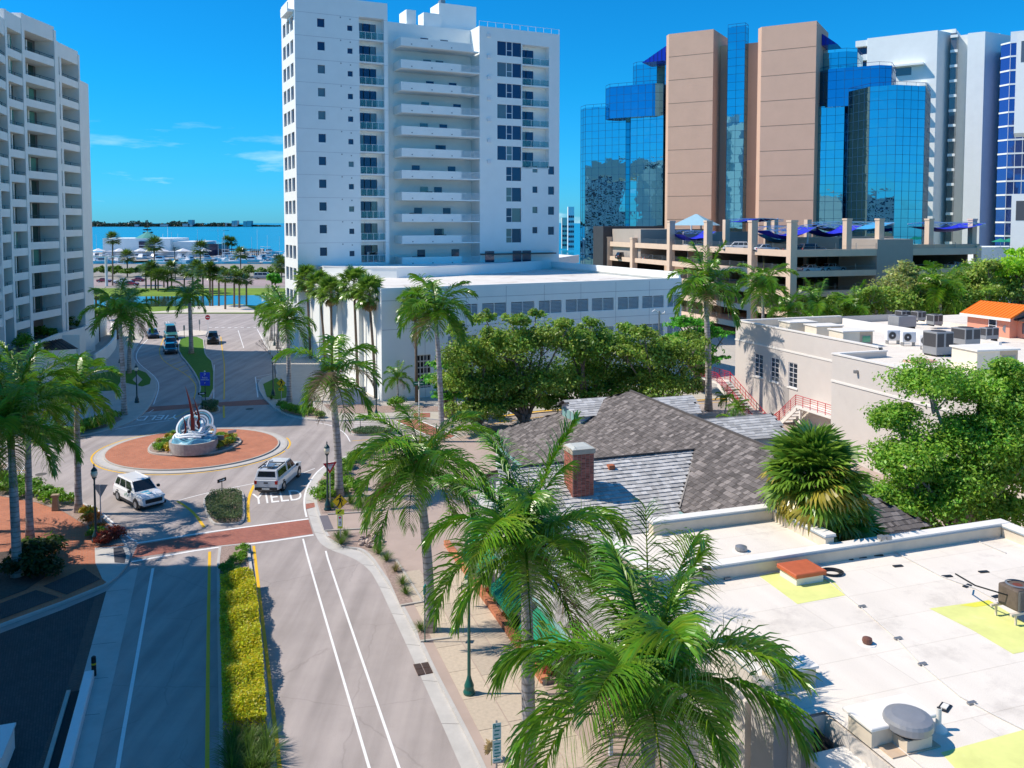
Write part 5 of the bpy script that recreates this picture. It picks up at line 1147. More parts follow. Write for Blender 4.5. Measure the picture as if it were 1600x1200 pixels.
for (a, b, c, d) in ww:
    f = MB(); f.box(a, b, .05, .12, c, c+.08); f.box(a, b, .05, .12, d-.08, d); f.box(a, a+.07, .05, .12, c, d); f.box(b-.07, b, .05, .12, c, d); f.box((a+b)/2-.03, (a+b)/2+.03, .05, .11, c, d)
    for k in range(1, 5): f.box(a, b, .06, .10, c+(d-c)*k/5-.02, c+(d-c)*k/5+.02)
    w_ = f.build('window_frame', white_metal, bb); MB().box(a, b, .13, .16, c, d).build('window_pane', dark_glass, w_); MB().box(a-.12, b+.12, -.1, .02, c-.12, c-.003).build('sill', cap_m, w_)
t = MB().box(-.1, .1, -.35, -.02, 0, .25).build('wall_lamp', grey_metal, bb, loc=(WBF.pix(1340, 583, -4.9)[0], -4.9, WBF.pix(1340, 583, -4.9)[1]))
MB().box(8.6, 9.6, -.02, .0, 1.2, 3.4).build('door', mat('grey_door', (.40, .38, .36), .7, .05, 2), bb)
# stairs
st = thing('outside_stairs', 'red railed white concrete stairs zigzagging up the pale grey stucco wall', 'stairs', NW(54.2, 81.9), AN-pi/2)
redm = mat('red_railing_paint', (.55, .015, .04), .4, .05, 3)
def sp(u, v, y=-1.3): x, z = WBF.pix(u, v, y); return x, z
def flight(x0, z0, x1, z1, y0, y1, n):
    f = thing('q', 'q', 'q'); bpy.data.objects.remove(f)
    s = MB().hexa([(x0, y0, z0-.5), (x1, y0, z1-.5), (x1, y0+.12, z1-.5), (x0, y0+.12, z0-.5), (x0, y0, z0-.05), (x1, y0, z1-.05), (x1, y0+.12, z1-.05), (x0, y0+.12, z0-.05)]).hexa([(x0, y1-.12, z0-.5), (x1, y1-.12, z1-.5), (x1, y1, z1-.5), (x0, y1, z0-.5), (x0, y1-.12, z0-.05), (x1, y1-.12, z1-.05), (x1, y1, z1-.05), (x0, y1, z0-.05)]).build('stringer', cap_m, st); fixn(s)
    tr = MB().box(-abs(x1-x0)/n*.62, abs(x1-x0)/n*.62, y0+.12, y1-.12, -.05, 0).mesh('tread', mat('stair_tread', (.55, .54, .53), .8, .08, 4))
    for k in range(n): link(tr, 'tread', st, (x0+(x1-x0)*(k+.5)/n, 0, z0+(z1-z0)*(k+.5)/n))
def railing(pts, y, h=1.05, nb=5, step=1.1):
    r = MB()
    for j in range(nb):
        hh = .22+(h-.22)*j/(nb-1)
        for (xa, za), (xb, zb) in zip(pts[:-1], pts[1:]): r.bar((xa, y, za+hh), (xb, y, zb+hh), .035 if j < nb-1 else .05)
    for (xa, za), (xb, zb) in zip(pts[:-1], pts[1:]):
        L0 = hypot(xb-xa, zb-za); n = max(1, round(L0/step))
        for k in range(n+1): x, z = xa+(xb-xa)*k/n, za+(zb-za)*k/n; r.bar((x, y, z), (x, y, z+h), .045)
    r.build('railing', redm, st)
ta, tb = sp(1128, 597), sp(1196, 677); tc_, td = sp(1200, 678), sp(1252, 633); te = (21.8, td[1])
flight(ta[0], ta[1], tb[0], tb[1], -1.9, -.3, 18); flight(tc_[0]+.3, tb[1], td[0], td[1], -1.9, -.3, 10)
MB().box(td[0], 21.85, -1.95, -.05, td[1]-.22, td[1]).build('landing', cap_m, st); MB().box(ta[0]-3.5, ta[0], -1.9, -.05, ta[1]-.2, ta[1]).build('landing', cap_m, st); MB().box(tb[0]-.1, tb[0]+.5, -3.6, -.3, tb[1]-.2, tb[1]).build('landing', cap_m, st)
railing([(ta[0]-3.4, ta[1]), ta, tb], -1.95); railing([(ta[0]-3.4, ta[1]), ta], -.2); railing([(tc_[0]+.3, tb[1]), td, te], -1.95); railing([ta, tb], -.28, nb=3)
te2 = (tb[0]+3.2, max(.3, tb[1]-2.4)); flight(tb[0]+.3, tb[1], te2[0], te2[1], -3.6, -2.1, 9); railing([(tb[0]-1.6, tb[1]), (tb[0]+.3, tb[1]), te2], -3.65); railing([(tb[0]+.3, tb[1]), te2], -2.05, nb=5)
mb = MB(); mb.box(tb[0]-1.8, tb[0]+.4, -3.7, -1.9, tb[1]-.3, tb[1]-.05); mb.box(tb[0]-1.8, tb[0]-1.5, -3.7, -3.4, 0, tb[1]-.3); mb.box(td[0]+.3, td[0]+.5, -1.8, -1.6, 0, td[1]-.2); mb.build('support', cap_m, st)
# green canopy edge below the stairs
g = thing('green_canopy', 'bright green flat canopy edge below the red stairs', 'canopy', P(1190, 690, 2.4), AN-pi/2); p0, p1 = P(1145, 676, 2.4)-g.location, P(1228, 694, 2.4)-g.location
L_ = (p1-p0).length; g.location = P(1145, 676, 2.4); dd = p1-p0; g.rotation_euler = (0, 0, atan2(dd.y, dd.x)); MB().box(0, L_, 0, .5, -.12, 0).build('canopy_edge', mat('bright_green', (.0, .36, .10), .6, .05, 3), g); MB().box(0, L_, .5, 4.2, -.5, -.15).build('canopy_roof', concrete, g); MB().box(.3, .45, .2, .35, -2.4, -.12).box(L_-.6, L_-.45, .2, .35, -2.4, -.12).build('post', green_metal, g)

# roof housings with green windows, and air conditioners
def rbase(u, v): return P(u, v, 8.3)
hous = None
for (u, v, lab, s) in ((1275, 524, 'cream roof housing with green window, farthest of the three beside the stucco parapet', .92), (1316, 530, 'cream roof housing with green window, middle one of the three beside the stucco parapet', .97), (1363, 541, 'cream roof housing with green window, nearest of the three beside the stucco parapet', 1.05), (1589, 580, 'large cream roof housing with green window close to the oak crown', 1.25)):
    if hous is None:
        hous = thing('roof_housing', lab, 'roof housing', rbase(u, v), AN-.10, 'cream roof housings with green windows')
        bev(MB().box(-3.0, 0, 0, 2.2, 0, 1.35).build('casing', cream, hous), .03); MB().box(-3.1, .12, -.12, 2.3, 1.351, 1.45).build('lid', cap_m, hous)
        w_ = MB().box(-1.15, -.15, -.03, 0, .3, 1.05).build('window_frame', MATS['weathered_trim'], hous); MB().box(-1.05, -.25, -.04, -.02, .4, .95).build('window_pane', glass_mat('green_pane', (.10, .38, .22), .1, .2, .0), w_)
        MB().box(-1.3, 0, -.025, -.005, 0, 1.35).build('front_panel', mat('tan_panel', (.52, .42, .30), .8, .05, 2), hous)
    else: d = dup(hous, rbase(u, v), AN-.10, lab); d.scale = (s, s, s)
agrey = mat('unit_grey', (.30, .31, .32), .5, .06, 3, metal=.2); adark = mat('condenser_dark', (.06, .06, .065), .6, .15, 12)
def ac_box(u, v, w, d, h, lab, top=None, dark=True, rot=0, z=8.3, leg=.15):
    t = thing('air_conditioner', lab, 'air conditioner', P(u, v, z), AN+rot, 'air conditioners on the pale grey roof')
    bev(MB().box(0, w, 0, d, leg, leg+h).build('casing', agrey, t), .03)
    if dark:
        for (x0, x1) in ((.08, w*.42), (w*.55, w-.08)): MB().box(x0, x1, -.015, 0, leg+h*.35, leg+h*.93).build('coil_grille', adark, t)
        MB().box(-.015, 0, .1, d-.1, leg+h*.35, leg+h*.93).build('coil_grille', adark, t)
    MB().lathe([(min(w, d)*.38, leg+h), (min(w, d)*.38, leg+h+.05)], 16, w/2, d/2).build('fan_grille', adark, t)
    for x in (.1, w-.15): MB().box(x, x+.08, .1, d-.1, 0, leg).build('foot', dark_metal, t)
    return t
ac_box(1463, 558, 1.9, 1.6, 2.0, 'large grey air conditioner between the split units and the black cube')
ac_box(1508, 548, 1.8, 1.7, 1.5, 'wide black air conditioner cube right of the large grey one', leg=.5)
ac_box(1404, 519, 2.4, 1.6, 1.15, 'long grey green air conditioner box behind the white split units', dark=False, leg=.5)
ac_box(1409, 502, 1.25, 1.1, 1.0, 'small dark air conditioner at the far left of the rear pair', z=8.7); ac_box(1434, 503, 1.2, 1.1, 1.0, 'small navy air conditioner at the far right of the rear pair', z=8.7)
ac_box(1459, 510, 1.3, 1.1, 1.1, 'small brownish air conditioner standing alone before the salmon penthouse', z=8.6)
sp_labels = ('left of the row, facing us', 'middle of the row, facing us', 'right of the row, turned sideways')
for k, (u, v, r_) in enumerate(((1386, 538, -.25), (1410, 541, -.25), (1436, 546, -.9))):
    t = thing('split_air_conditioner', 'white split air conditioner with a round fan grille, '+sp_labels[k], 'air conditioner', P(u, v, 8.3), AN+r_, 'white split air conditioners on a metal rack')
    bev(MB().box(0, 1.35, 0, .5, .35, 1.35).build('casing', white_metal, t), .03); MB().lathe([(.38, 0), (.38, .03)], 20).build('fan_ring', agrey, t, loc=(.5, -.01, .85), rot=(pi/2, 0, 0)); f = MB().lathe([(.33, 0), (.33, .02)], 20).build('fan_opening', adark, t, loc=(.5, -.035, .85), rot=(pi/2, 0, 0)); MB().lathe([(.09, 0), (.09, .02)], 10).build('fan_hub', white_metal, t, loc=(.5, -.06, .85), rot=(pi/2, 0, 0))
    for x in (.1, 1.2): MB().box(x, x+.06, 0, .5, 0, .35).build('foot', grey_metal, t)
ac_box(1541, 537, 1.6, .9, 1.1, 'white and grey split air conditioner at right behind the large housing', leg=.4)
t = thing('roof_tank', 'silver horizontal exhaust drum beside the salmon penthouse', 'exhaust drum', P(1578, 524, 8.4), AN); MB().lathe([(.55, 0), (.58, .1), (.5, 1.6), (.5, 1.9)], 18).build('drum', grey_metal, t, rot=(pi/2, 0, -.7), loc=(0, .6, .8)); MB().box(-.5, .5, 0, .8, 0, .3).build('stand', cap_m, t)
t = thing('roof_curb', 'low faded pink roof curb lid near the oak branches', 'roof curb', P(1440, 566, 8.3), AN); MB().box(-1.3, 1.1, -.6, .7, 0, .18).build('curb', mat('faded_pink', (.62, .38, .30), .8, .1, 3), t)
# salmon penthouse with orange metal roof
ph = thing('salmon_penthouse', 'salmon pink penthouse with an orange standing seam metal roof', 'penthouse', P(1511, 519, 8.3), AN-pi/2)
sal = mat('salmon_stucco', (.72, .30, .20), .8, .05, 1); org = mat('orange_metal_roof', (.85, .20, .015), .45, .05, 2)
w, d, h = 5.2, 4.6, 2.05; mb = MB().box(0, w, 0, d, 0, h); mb.poly([(w, 0, h), (w, d, h), (w, d/2, h+1.1)]); mb.poly([(0, 0, h), (0, d/2, h+1.1), (0, d, h)]); mb.build('wall', sal, ph)
for s in (0, 1):
    y0 = -.5 if s == 0 else d+.5; rfo = fixn(MB().hexa([(-.5, y0, h-.1), (w+.5, y0, h-.1), (w+.5, d/2, h+1.12), (-.5, d/2, h+1.12), (-.5, y0, h+.02), (w+.5, y0, h+.02), (w+.5, d/2, h+1.26), (-.5, d/2, h+1.26)]).build('roof', org, ph))
    sm_ = MB().bar((0, y0, h+.04), (0, d/2, h+1.28), .05).mesh('seam', org)
    for k in range(15): link(sm_, 'seam', rfo, (-.45+(w+.9)*k/14, 0, 0))
MB().box(-.52, w+.52, -.56, -.5, h-.28, h+.0).build('fascia', cap_m, ph)
w_ = MB().box(2.7, 3.7, -.06, 0, .35, 1.85).build('window_frame', white_metal, ph); MB().box(2.8, 3.6, -.08, -.05, .45, 1.08).build('window_pane', dark_glass, w_); MB().box(2.8, 3.6, -.08, -.05, 1.14, 1.77).build('window_pane', dark_glass, w_)
MB().box(w, w+6, 1, 7, 0, 1.9).build('side_wing', sal, ph); fixn(MB().hexa([(w-.3, .5, 1.8), (w+6, .5, 1.8), (w+6, 5, 2.7), (w-.3, 5, 2.7), (w-.3, .5, 1.9), (w+6, .5, 1.9), (w+6, 5, 2.8), (w-.3, 5, 2.8)]).build('side_roof', bronze, ph)); MB().box(w+.6, w+2.2, .96, 1, .5, 1.6).build('side_window', tower_glass, ph)

# ---------------------------------------------------------------- parking garage
gc = Vector((43.7, 134.0, 0)); gg = thing('parking_garage', 'open tan concrete parking garage with white trussed shade sails on its roof', 'parking garage', gc, AN)
GL, GR = 66.0, 38.4; lv_z = [2.9, 6.1, 9.25, 12.45, 15.65]
lx = lambda u: None
GF1 = Fr(gc.to_2d(), AN); GF2 = Fr(gc.to_2d(), AN+pi/2)    # right face along +x; left face along +y of the garage
flm = MB()
for i, z in enumerate(lv_z):
    fl_ = MB().box(.3, GR, .3, GL, z-1.0, z-.72).build('floor', tan2, gg)
    # left face band (local x=0 plane), right face band (y=0 plane)
    MB().box(-.05, .25, 0, GL+.3, z-1.0, z-.05 if i < 4 else z+.05).build('fascia_beam', tan2, gg)
    MB().box(.26, GR, -.05, .25, z-1.0, z-.05 if i < 4 else z+.1).build('fascia_beam', tan2, gg)
cx = [GF2.pix(u, 380)[0] for u in (1176, 1106, 1048)]
for y in [0.0]+[abs(c) for c in cx]+[abs(GF2.pix(990, 380)[0]), abs(GF2.pix(951, 380)[0])]:
    top = 20.6 if u else 0; hgt = 20.4 if y < abs(cx[2])+1 else 16.8
    c = MB().box(-.45, .75, y-.55, y+.55, 0, hgt-.3).build('column', tan2, gg, loc=(-.12, 0, 0)); MB().box(-.53, .83, y-.63, y+.63, hgt-.3, hgt).build('column_cap', tan2, c)
xr = [GF1.pix(u, 400)[0] for u in (1372, 1424, 1533)]
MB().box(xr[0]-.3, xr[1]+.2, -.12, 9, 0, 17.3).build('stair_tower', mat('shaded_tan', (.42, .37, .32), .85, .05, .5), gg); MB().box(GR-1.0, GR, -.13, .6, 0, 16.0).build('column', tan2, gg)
for u in (1334, 1385, 1463, 1531):
    x = GF1.pix(u, 350)[0]; c = MB().box(x-.5, x+.5, 1.0, 2.0, 15.3, 20.4).build('roof_column', tan2, gg) ; MB().box(x-.58, x+.58, .92, 2.08, 20.4, 20.7).build('column_cap', tan2, c)
for u, y in ((1137, 30), (1265, 22), (1213, 44), (1201, 42)):
    x = Fr(GF1.w(0, y).to_2d(), AN).pix(u, 350)[0]; MB().box(x-.5, x+.5, y, y+1, 14.7, 20.6).build('roof_column', tan2, gg)
MB().box(xr[1]+.3, GR, .2, .5, 15.6, 16.4).build('parapet_wall', mat('peach_wall', (.66, .47, .33), .85, .05, .5), gg); MB().box(8, GR-2, 18, 18.3, 14.6, 17.4).build('parapet_wall', MATS['peach_wall'], gg)
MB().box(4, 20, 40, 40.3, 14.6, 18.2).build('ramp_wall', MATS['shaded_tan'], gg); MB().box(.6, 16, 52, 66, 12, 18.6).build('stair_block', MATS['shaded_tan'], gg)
MB().box(-1.5, 14, GL+.4, GL+6, 0, 19.2).build('dark_end_block', mat('charcoal_panel', (.05, .05, .055), .6, .1, 1), gg)
# cable rails in the openings
def crail(x0, y0, x1, y1, z, n=5, h=.95, par=gg):
    r = MB()
    for k in range(n): r.bar((x0, y0, z+.15+h*k/n), (x1, y1, z+.15+h*k/n), .025)
    L0 = hypot(x1-x0, y1-y0); m_ = max(1, round(L0/4))
    for k in range(m_+1): r.bar((x0+(x1-x0)*k/m_, y0+(y1-y0)*k/m_, z), (x0+(x1-x0)*k/m_, y0+(y1-y0)*k/m_, z+h+.15), .05)
    r.build('cable_rail', grey_metal, par)
for z in lv_z[:4]: crail(.1, 1, .1, GL, z-.05); 
for z in lv_z[1:4]: crail(.6, .1, xr[0]-.4, .1, z-.05, 2); crail(xr[1]+.3, .1, GR-1, .1, z-.05, 2)
crail(.1, 1, .1, GL-14, lv_z[4]+.02); crail(.6, .1, xr[0]-.4, .1, lv_z[4], 2); crail(xr[1]+.3, .1, GR-1, .1, lv_z[4], 2)
mb = MB()
for z in lv_z[:4]:
    for x in (12, 24, 34):
        for y in (12, 24, 36, 48, 60): mb.box(x-.3, x+.3, y-.3, y+.3, z-.7, z+2.2)
mb.box(1, 34, 33, 33.3, 0, 14.9); mb.box(20, GR-1, 16, 16.3, 0, 14.7); mb.box(GR-1, GR-.7, 2, 60, 0, 14.6); mb.box(18, 18.3, 34, 64, 0, 14.7); mb.build('inner_columns_and_dark_walls', mat('dark_inner_concrete', (.25, .20, .16), .9, .1, 1), gg); bpy.data.objects[-1] if False else None  # columns, plus dark walls added so the bays read as shaded
# shade sails
blue_c = mat('royal_blue_canvas', (.01, .02, .50), .6, .05, 2); lblue_c = mat('light_blue_canvas', (.04, .30, .60), .6, .05, 2)
sail_labels = ['royal blue shade sail over the left end of the garage roof', 'royal blue shade sail on the garage corner behind the white sedan', 'royal blue shade sail in the centre of the garage roof', 'light blue shade sail at the back of the garage roof', 'royal blue shade sail alone at the right end of the garage roof', 'small royal blue shade sail beside the tan office tower', 'blue shade sail seen edge on near the left pavilion']
def sail(k, u0, u1, v, Y, m, w=7, drop=2.6):
    p0, p1 = PY(u0, v, Y), PY(u1, v, Y+1); t = thing('shade_sail', sail_labels[k], 'shade sail', (p0.x, p0.y, 15.6), atan2(p1.y-p0.y, p1.x-p0.x), 'shade sails on the garage roof')
    L0 = (p1-p0).length; h = p0.z-15.6; V = []; Fq = []
    n = 8
    for i in range(n+1):
        for j in range(n+1):
            s, q_ = i/n, j/n; V.append((s*L0, q_*w-w/2, h+(s*.6 if True else 0)-drop*4*s*(1-s)*.7+.8*(2*q_-1)**2*(1-2*abs(s-.5))))
    for i in range(n):
        for j in range(n): a = i*(n+1)+j; Fq.append((a, a+n+1, a+n+2, a+1))
    link(npmesh('canopy', V, Fq, m), 'canopy', t)
    r = MB()
    for y in (-w/2, w/2):
        top = [(s*L0/8+.0, y, h+.75-(s-4)**2*.02) for s in range(9)]; bot = [(s*L0/8, y, h+.1) for s in range(9)]
        for a, b in zip(top[:-1], top[1:]): r.bar(a, b, .12)
        for s in range(0, 8): r.bar(bot[s], top[s+1], .08) if s % 2 else r.bar(top[s], bot[s+1], .08)
        for a, b in zip(bot[4:-1], bot[5:]): r.bar(a, b, .06)
    r.build('truss', white_metal, t); MB().box(-.12, .12, -.12, .12, 0, h+.8).build('post', white_metal, t, loc=(L0, 0, 0))
sail(0, 1058, 1108, 366, 168, blue_c); sail(1, 1190, 1262, 360, 146, blue_c, 6); sail(2, 1262, 1330, 357, 150, blue_c); sail(3, 1270, 1380, 352, 172, lblue_c, 9); sail(4, 1436, 1520, 354, 148, blue_c, 7, 1.8); sail(5, 1145, 1215, 347, 176, blue_c, 6, .5); sail(6, 1190, 1245, 366, 152, lblue_c, 4)
t = thing('hip_pavilion', 'pale blue hipped pavilion roof on the garage beside the tan slab', 'pavilion', PY(1088, 352, 185), AN); MB().lathe([(6.0, 0), (.3, 2.4)], 4).build('roof', mat('pale_blue_roof', (.30, .50, .60), .5, .05, 2), t); MB().lathe([(.2, -5), (.2, 0)], 6, 3, 3).lathe([(.2, -5), (.2, 0)], 6, -3, -3).build('post', white_metal, t)
# ================================================================== vegetation
leaf_m = mat('broad_leaf', (1, 1, 1), .45, 0, attr=True, sub=.48, spec=.5); palm_m = mat('palm_leaflet', (1, 1, 1), .30, 0, attr=True, sub=.30, spec=.7)
_t = palm_m.node_tree; _b = _t.nodes['Principled BSDF']; _s = _b.inputs['Base Color'].links[0].from_socket; _o = _t.nodes.new('ShaderNodeObjectInfo'); _rr = _t.nodes.new('ShaderNodeValToRGB'); _rr.color_ramp.elements[0].color = (.72, .80, .8, 1); _rr.color_ramp.elements[1].color = (1.25, 1.1, .9, 1); _t.links.new(_o.outputs['Random'], _rr.inputs[0])
_mx = _t.nodes.new('ShaderNodeMix'); _mx.data_type = 'RGBA'; _mx.blend_type = 'MULTIPLY'; _mx.inputs[0].default_value = 1; _t.links.new(_s, _mx.inputs[6]); _t.links.new(_rr.outputs[0], _mx.inputs[7]); _t.links.new(_mx.outputs[2], _b.inputs['Base Color'])
bark = mat('grey_bark', (.23, .19, .16), .95, .25, 5, .5, 20); bark_d = mat('palm_fibre_bark', (.20, .15, .11), .95, .3, 6, .6, 25)
crownshaft = mat('green_crownshaft', (.12, .22, .05), .5, .2, 3, .1, 10); rachis_m = mat('leaf_stalk', (.35, .42, .06), .5, .15, 4)
royal = bpy.data.materials.new('royal_palm_trunk'); royal.use_nodes = True
_t = royal.node_tree; _n = _t.nodes; _l = _t.links; _b = _n['Principled BSDF']; _b.inputs['Roughness'].default_value = .85
_tc = _n.new('ShaderNodeTexCoord'); _w = _n.new('ShaderNodeTexWave'); _w.bands_direction = 'Z'; _w.inputs['Scale'].default_value = 1.1; _w.inputs['Distortion'].default_value = 1.2; _w.inputs['Detail'].default_value = 4
_r = _n.new('ShaderNodeValToRGB'); _r.color_ramp.elements[0].color = (.30, .27, .25, 1); _r.color_ramp.elements[0].position = .04; _r.color_ramp.elements[1].color = (.47, .44, .42, 1); _r.color_ramp.elements[1].position = .25
_l.new(_tc.outputs['Object'], _w.inputs[0]); _l.new(_w.outputs[1], _r.inputs[0])
_no = _n.new('ShaderNodeTexNoise'); _no.inputs['Scale'].default_value = 2.5; _no.inputs['Detail'].default_value = 9; _l.new(_tc.outputs['Object'], _no.inputs[0]); _r2 = _n.new('ShaderNodeValToRGB'); _r2.color_ramp.elements[0].position = .35; _r2.color_ramp.elements[0].color = (.6, .58, .55, 1); _r2.color_ramp.elements[1].position = .6
_l.new(_no.outputs[0], _r2.inputs[0]); _m = _n.new('ShaderNodeMix'); _m.data_type = 'RGBA'; _m.blend_type = 'MULTIPLY'; _m.inputs[0].default_value = 1; _l.new(_r.outputs[0], _m.inputs[6]); _l.new(_r2.outputs[0], _m.inputs[7]); _l.new(_m.outputs[2], _b.inputs[0])
def nrm(a): return a/np.maximum(np.linalg.norm(a, axis=-1, keepdims=True), 1e-6)
def leaflets(base, d0, L, w, side_axis, droop, col, seg=3, rng=RNG):
    """curved narrow leaflets; base,d0:(n,3) L,w,droop:(n,) -> V,F,T"""
    n = len(base); V = np.zeros((n, (seg+1)*2, 3)); p = base.copy(); d = nrm(d0)
    for s in range(seg+1):
        t = s/seg; ww = (w*(1-t**2.2)*(.65+.7*t if t < .5 else 1.0))[:, None]; sd = nrm(np.cross(d, side_axis)); V[:, 2*s] = p-sd*ww/2; V[:, 2*s+1] = p+sd*ww/2
        p = p+d*(L/seg)[:, None]; d = nrm(d+np.array([0, 0, -1.0])*(droop*(1+.6*t))[:, None])
    base_i = (np.arange(n)*(seg+1)*2)[:, None, None]; f = np.array([[2*s, 2*s+1, 2*s+3, 2*s+2] for s in range(seg)])[None]
    return V.reshape(-1, 3), (base_i+f).reshape(-1, 4), np.repeat(col, (seg+1)*2, axis=0)
def frond(e0, drp, L=4.0, n=58, seg=3, w=.05, seed=0, hue=None, ll=.98, dead=0.0):
    r = np.random.default_rng(seed); K = 40; ts = np.linspace(0, 1, K); ang = np.radians(e0-drp*ts**1.4); yaw = np.radians(r.uniform(-9, 9))*ts
    dx = np.cos(ang)*np.cos(yaw); dy = np.cos(ang)*np.sin(yaw); dz = np.sin(ang); T = np.stack([dx, dy, dz], 1); Pp = np.concatenate([[np.zeros(3)], np.cumsum(T*L/K, axis=0)])[:K]
    Vs, Fs, Ts = [], [], []; off = 0
    for sd in (-1, 1):
        t = np.linspace(.10, .995, n)+r.uniform(-.004, .004, n); i = np.clip((t*K).astype(int), 0, K-1); b = Pp[i]; tg = T[i]
        side = nrm(np.cross(tg, np.array([0, 0, 1.0])))*sd; up = nrm(np.cross(side*sd, tg))
        lift = r.choice([-.2, .15, .6], n)+r.normal(0, .12, n)
        d0 = side*(1.0-.35*t)[:, None]+tg*(.25+.75*t**2)[:, None]+up*lift[:, None]
        Ln = L*.21*ll/.8*(.45+.75*np.sin(np.pi*np.clip(t*.85+.12, 0, 1)))*r.uniform(.85, 1.1, n); dr = r.uniform(.22, .42, n)+.12
        g = r.uniform(.75, 1.2, n)
        c = np.stack([.14*g*r.uniform(.7, 1.5, n), .34*g, .025*g*r.uniform(.6, 1.2, n)], 1) if hue is None else np.stack([hue[k]*g for k in range(3)], 1)
        dd = r.random(n) < dead; c[dd] = np.array([.30, .21, .10])
        v, f, c_ = leaflets(b, d0, Ln, np.full(n, w), tg, dr, c, seg); Vs.append(v); Fs.append(f+off); Ts.append(c_); off += len(v)
    # stalk: flat three sided tube
    idx = np.linspace(0, K-1, 10).astype(int); sv = []; 
    for k in idx:
        rr = .045*(1-.85*k/K); s_ = nrm(np.cross(T[k], np.array([0, 0, 1.0]))); u_ = np.cross(s_, T[k]); sv += [Pp[k]+s_*rr, Pp[k]+u_*rr*.9, Pp[k]-s_*rr]
    sf = [[3*a+q, 3*a+(q+1) % 3, 3*a+3+(q+1) % 3, 3*a+3+q] for a in range(9) for q in range(3)]
    Vs.append(np.array(sv)); Fs.append(np.array(sf)+off); Ts.append(np.tile(np.array([[.22, .30, .03]]) if hue is None else np.array([[.25, .17, .08]]), (len(sv), 1)))
    return npmesh('frond', np.concatenate(Vs), np.concatenate(Fs), palm_m, np.concatenate(Ts))
CLS = [(80, 30), (64, 62), (50, 88), (34, 100), (16, 92), (-4, 76), (-30, 50)]
FR = {0: [[frond(e, d, seed=10*i+j, n=92, w=.068) for j in range(2)] for i, (e, d) in enumerate(CLS)], 1: [[frond(e, d, seed=90+10*i+j, n=48, seg=3, w=.12) for j in range(2)] for i, (e, d) in enumerate(CLS)]}
DRY = [frond(-20, 55, seed=300, n=50, w=.05, hue=(.30, .20, .12)), frond(20, 90, seed=301, n=50, w=.05, hue=(.34, .24, .16))]
def royal_palm(base, ztop, label, lod=0, n=15, s=1.0, dry=0, rt=.24, seed=0, lean=(0, 0), group='royal palms', spear=True, lo=0):
    r = random.Random(seed); t = thing('royal_palm', label, 'palm tree', base, 0, group); n = int(n*(1.25 if lod == 0 else 1.2)); dry += (seed % 3 == 0); H = ztop-.1; hs = 1.35*s; L = Vector((lean[0], lean[1], 0))
    pts = [L*(k/8)**2+Vector((0, 0, (H-hs)*k/8)) for k in range(9)]; rd = [rt*1.45, rt*1.12, rt*1.05, rt*1.02, rt*1.0, rt*.97, rt*.90, rt*.82, rt*.74]
    MB().tube(pts, rd, 14).build('trunk', royal, t, smooth=True); top = pts[-1]
    MB().tube([top-Vector((0, 0, .02)), top+Vector((0, 0, hs*.15)), top+Vector((0, 0, hs*.6)), top+Vector((0, 0, hs))], [rt*.80, rt*.86, rt*.6, rt*.3], 12).build('crownshaft', crownshaft, t, smooth=True)
    a = r.random()*6.28
    for k in range(n):
        c = min(6, int(7*(k+.5)/n))+lo; c = max(0, min(6, c)); f = FR[lod][c][r.randint(0, 1)]; a += 2.399963
        link(f, 'frond', t, tuple(top+Vector((.08*cos(a), .08*sin(a), hs*(1.0-.03*c)))), (0, 0, a+r.uniform(-.15, .15)), s*r.uniform(.78, 1.08))
    for k in range(dry): a = r.random()*6.28; link(DRY[k % 2], 'dry_frond', t, tuple(top+Vector((0, 0, hs*.7))), (0, 0, a), s*.9)
    if spear: MB().tube([top+Vector((0, 0, hs*.9)), top+Vector((.05, .02, hs+1.2*s)), top+Vector((.12, .05, hs+2.3*s))], [.05, .03, .008], 5).build('spear_leaf', rachis_m, t)
    return t
def palm_px(ub, vb, uc, vc, label, **k):
    b = P(ub, vb, KZ); top = PY(uc, vc, b.y); return royal_palm(b, top.z-KZ, label, lean=(top.x-b.x, 0), **k)
palm_px(826, 1209, 822, 838, 'tall royal palm on the pavement whose crown covers the porch roof and awnings', n=17, s=1.12, seed=3, dry=1)
# the nearest palm, its foot below the frame
b = NW(10.8, 20.4, KZ); royal_palm(b, 7.55, 'nearest royal palm at the bottom centre with its fronds over the white roof edge', n=20, s=1.18, seed=12, rt=.26, lean=(.1, 0))
palm_px(672, 985, 656, 712, 'royal palm on the pavement with drooping browned fronds beside the green lamp post', n=15, s=1.02, seed=21, dry=3, lo=1)
palm_px(690, 690, 681, 478, 'very tall royal palm in front of the podium left of the oaks', n=15, s=1.12, seed=33, lod=1, lo=1)
palm_px(530, 775, 519, 575, 'royal palm with a thin crown and hanging brown leaves beside the roundabout', n=8, s=1.12, seed=41, lod=1, dry=4, lo=1, rt=.27)
palm_px(27, 900, 16, 655, 'royal palm at the left edge rising from the dark planting bed', n=16, s=1.12, seed=52, lod=0)
palm_px(47, 842, 42, 612, 'slender royal palm second from the left edge on the brick plaza', n=15, s=1.0, seed=61, lod=1, rt=.2)
palm_px(123, 800, 119, 598, 'royal palm beside the black lamp post and white sport utility vehicle', n=14, s=1.0, seed=72, lod=1, rt=.21, lo=1)
palm_px(-45, 830, -50, 640, 'royal palm cut off by the left edge of the picture', n=14, s=1.1, seed=77, lod=1)
palm_px(194, 648, 187, 484, 'pale trunked royal palm on the left pavement of the north street', n=13, s=1.0, seed=81, lod=1)
palm_px(202, 583, 206, 482, 'royal palm standing on the small lawn by the left curb', n=13, s=1.0, seed=87, lod=1)
palm_px(299, 552, 296, 459, 'royal palm in the middle of the grass median', n=12, s=.95, seed=91, lod=1, rt=.3, lo=1)
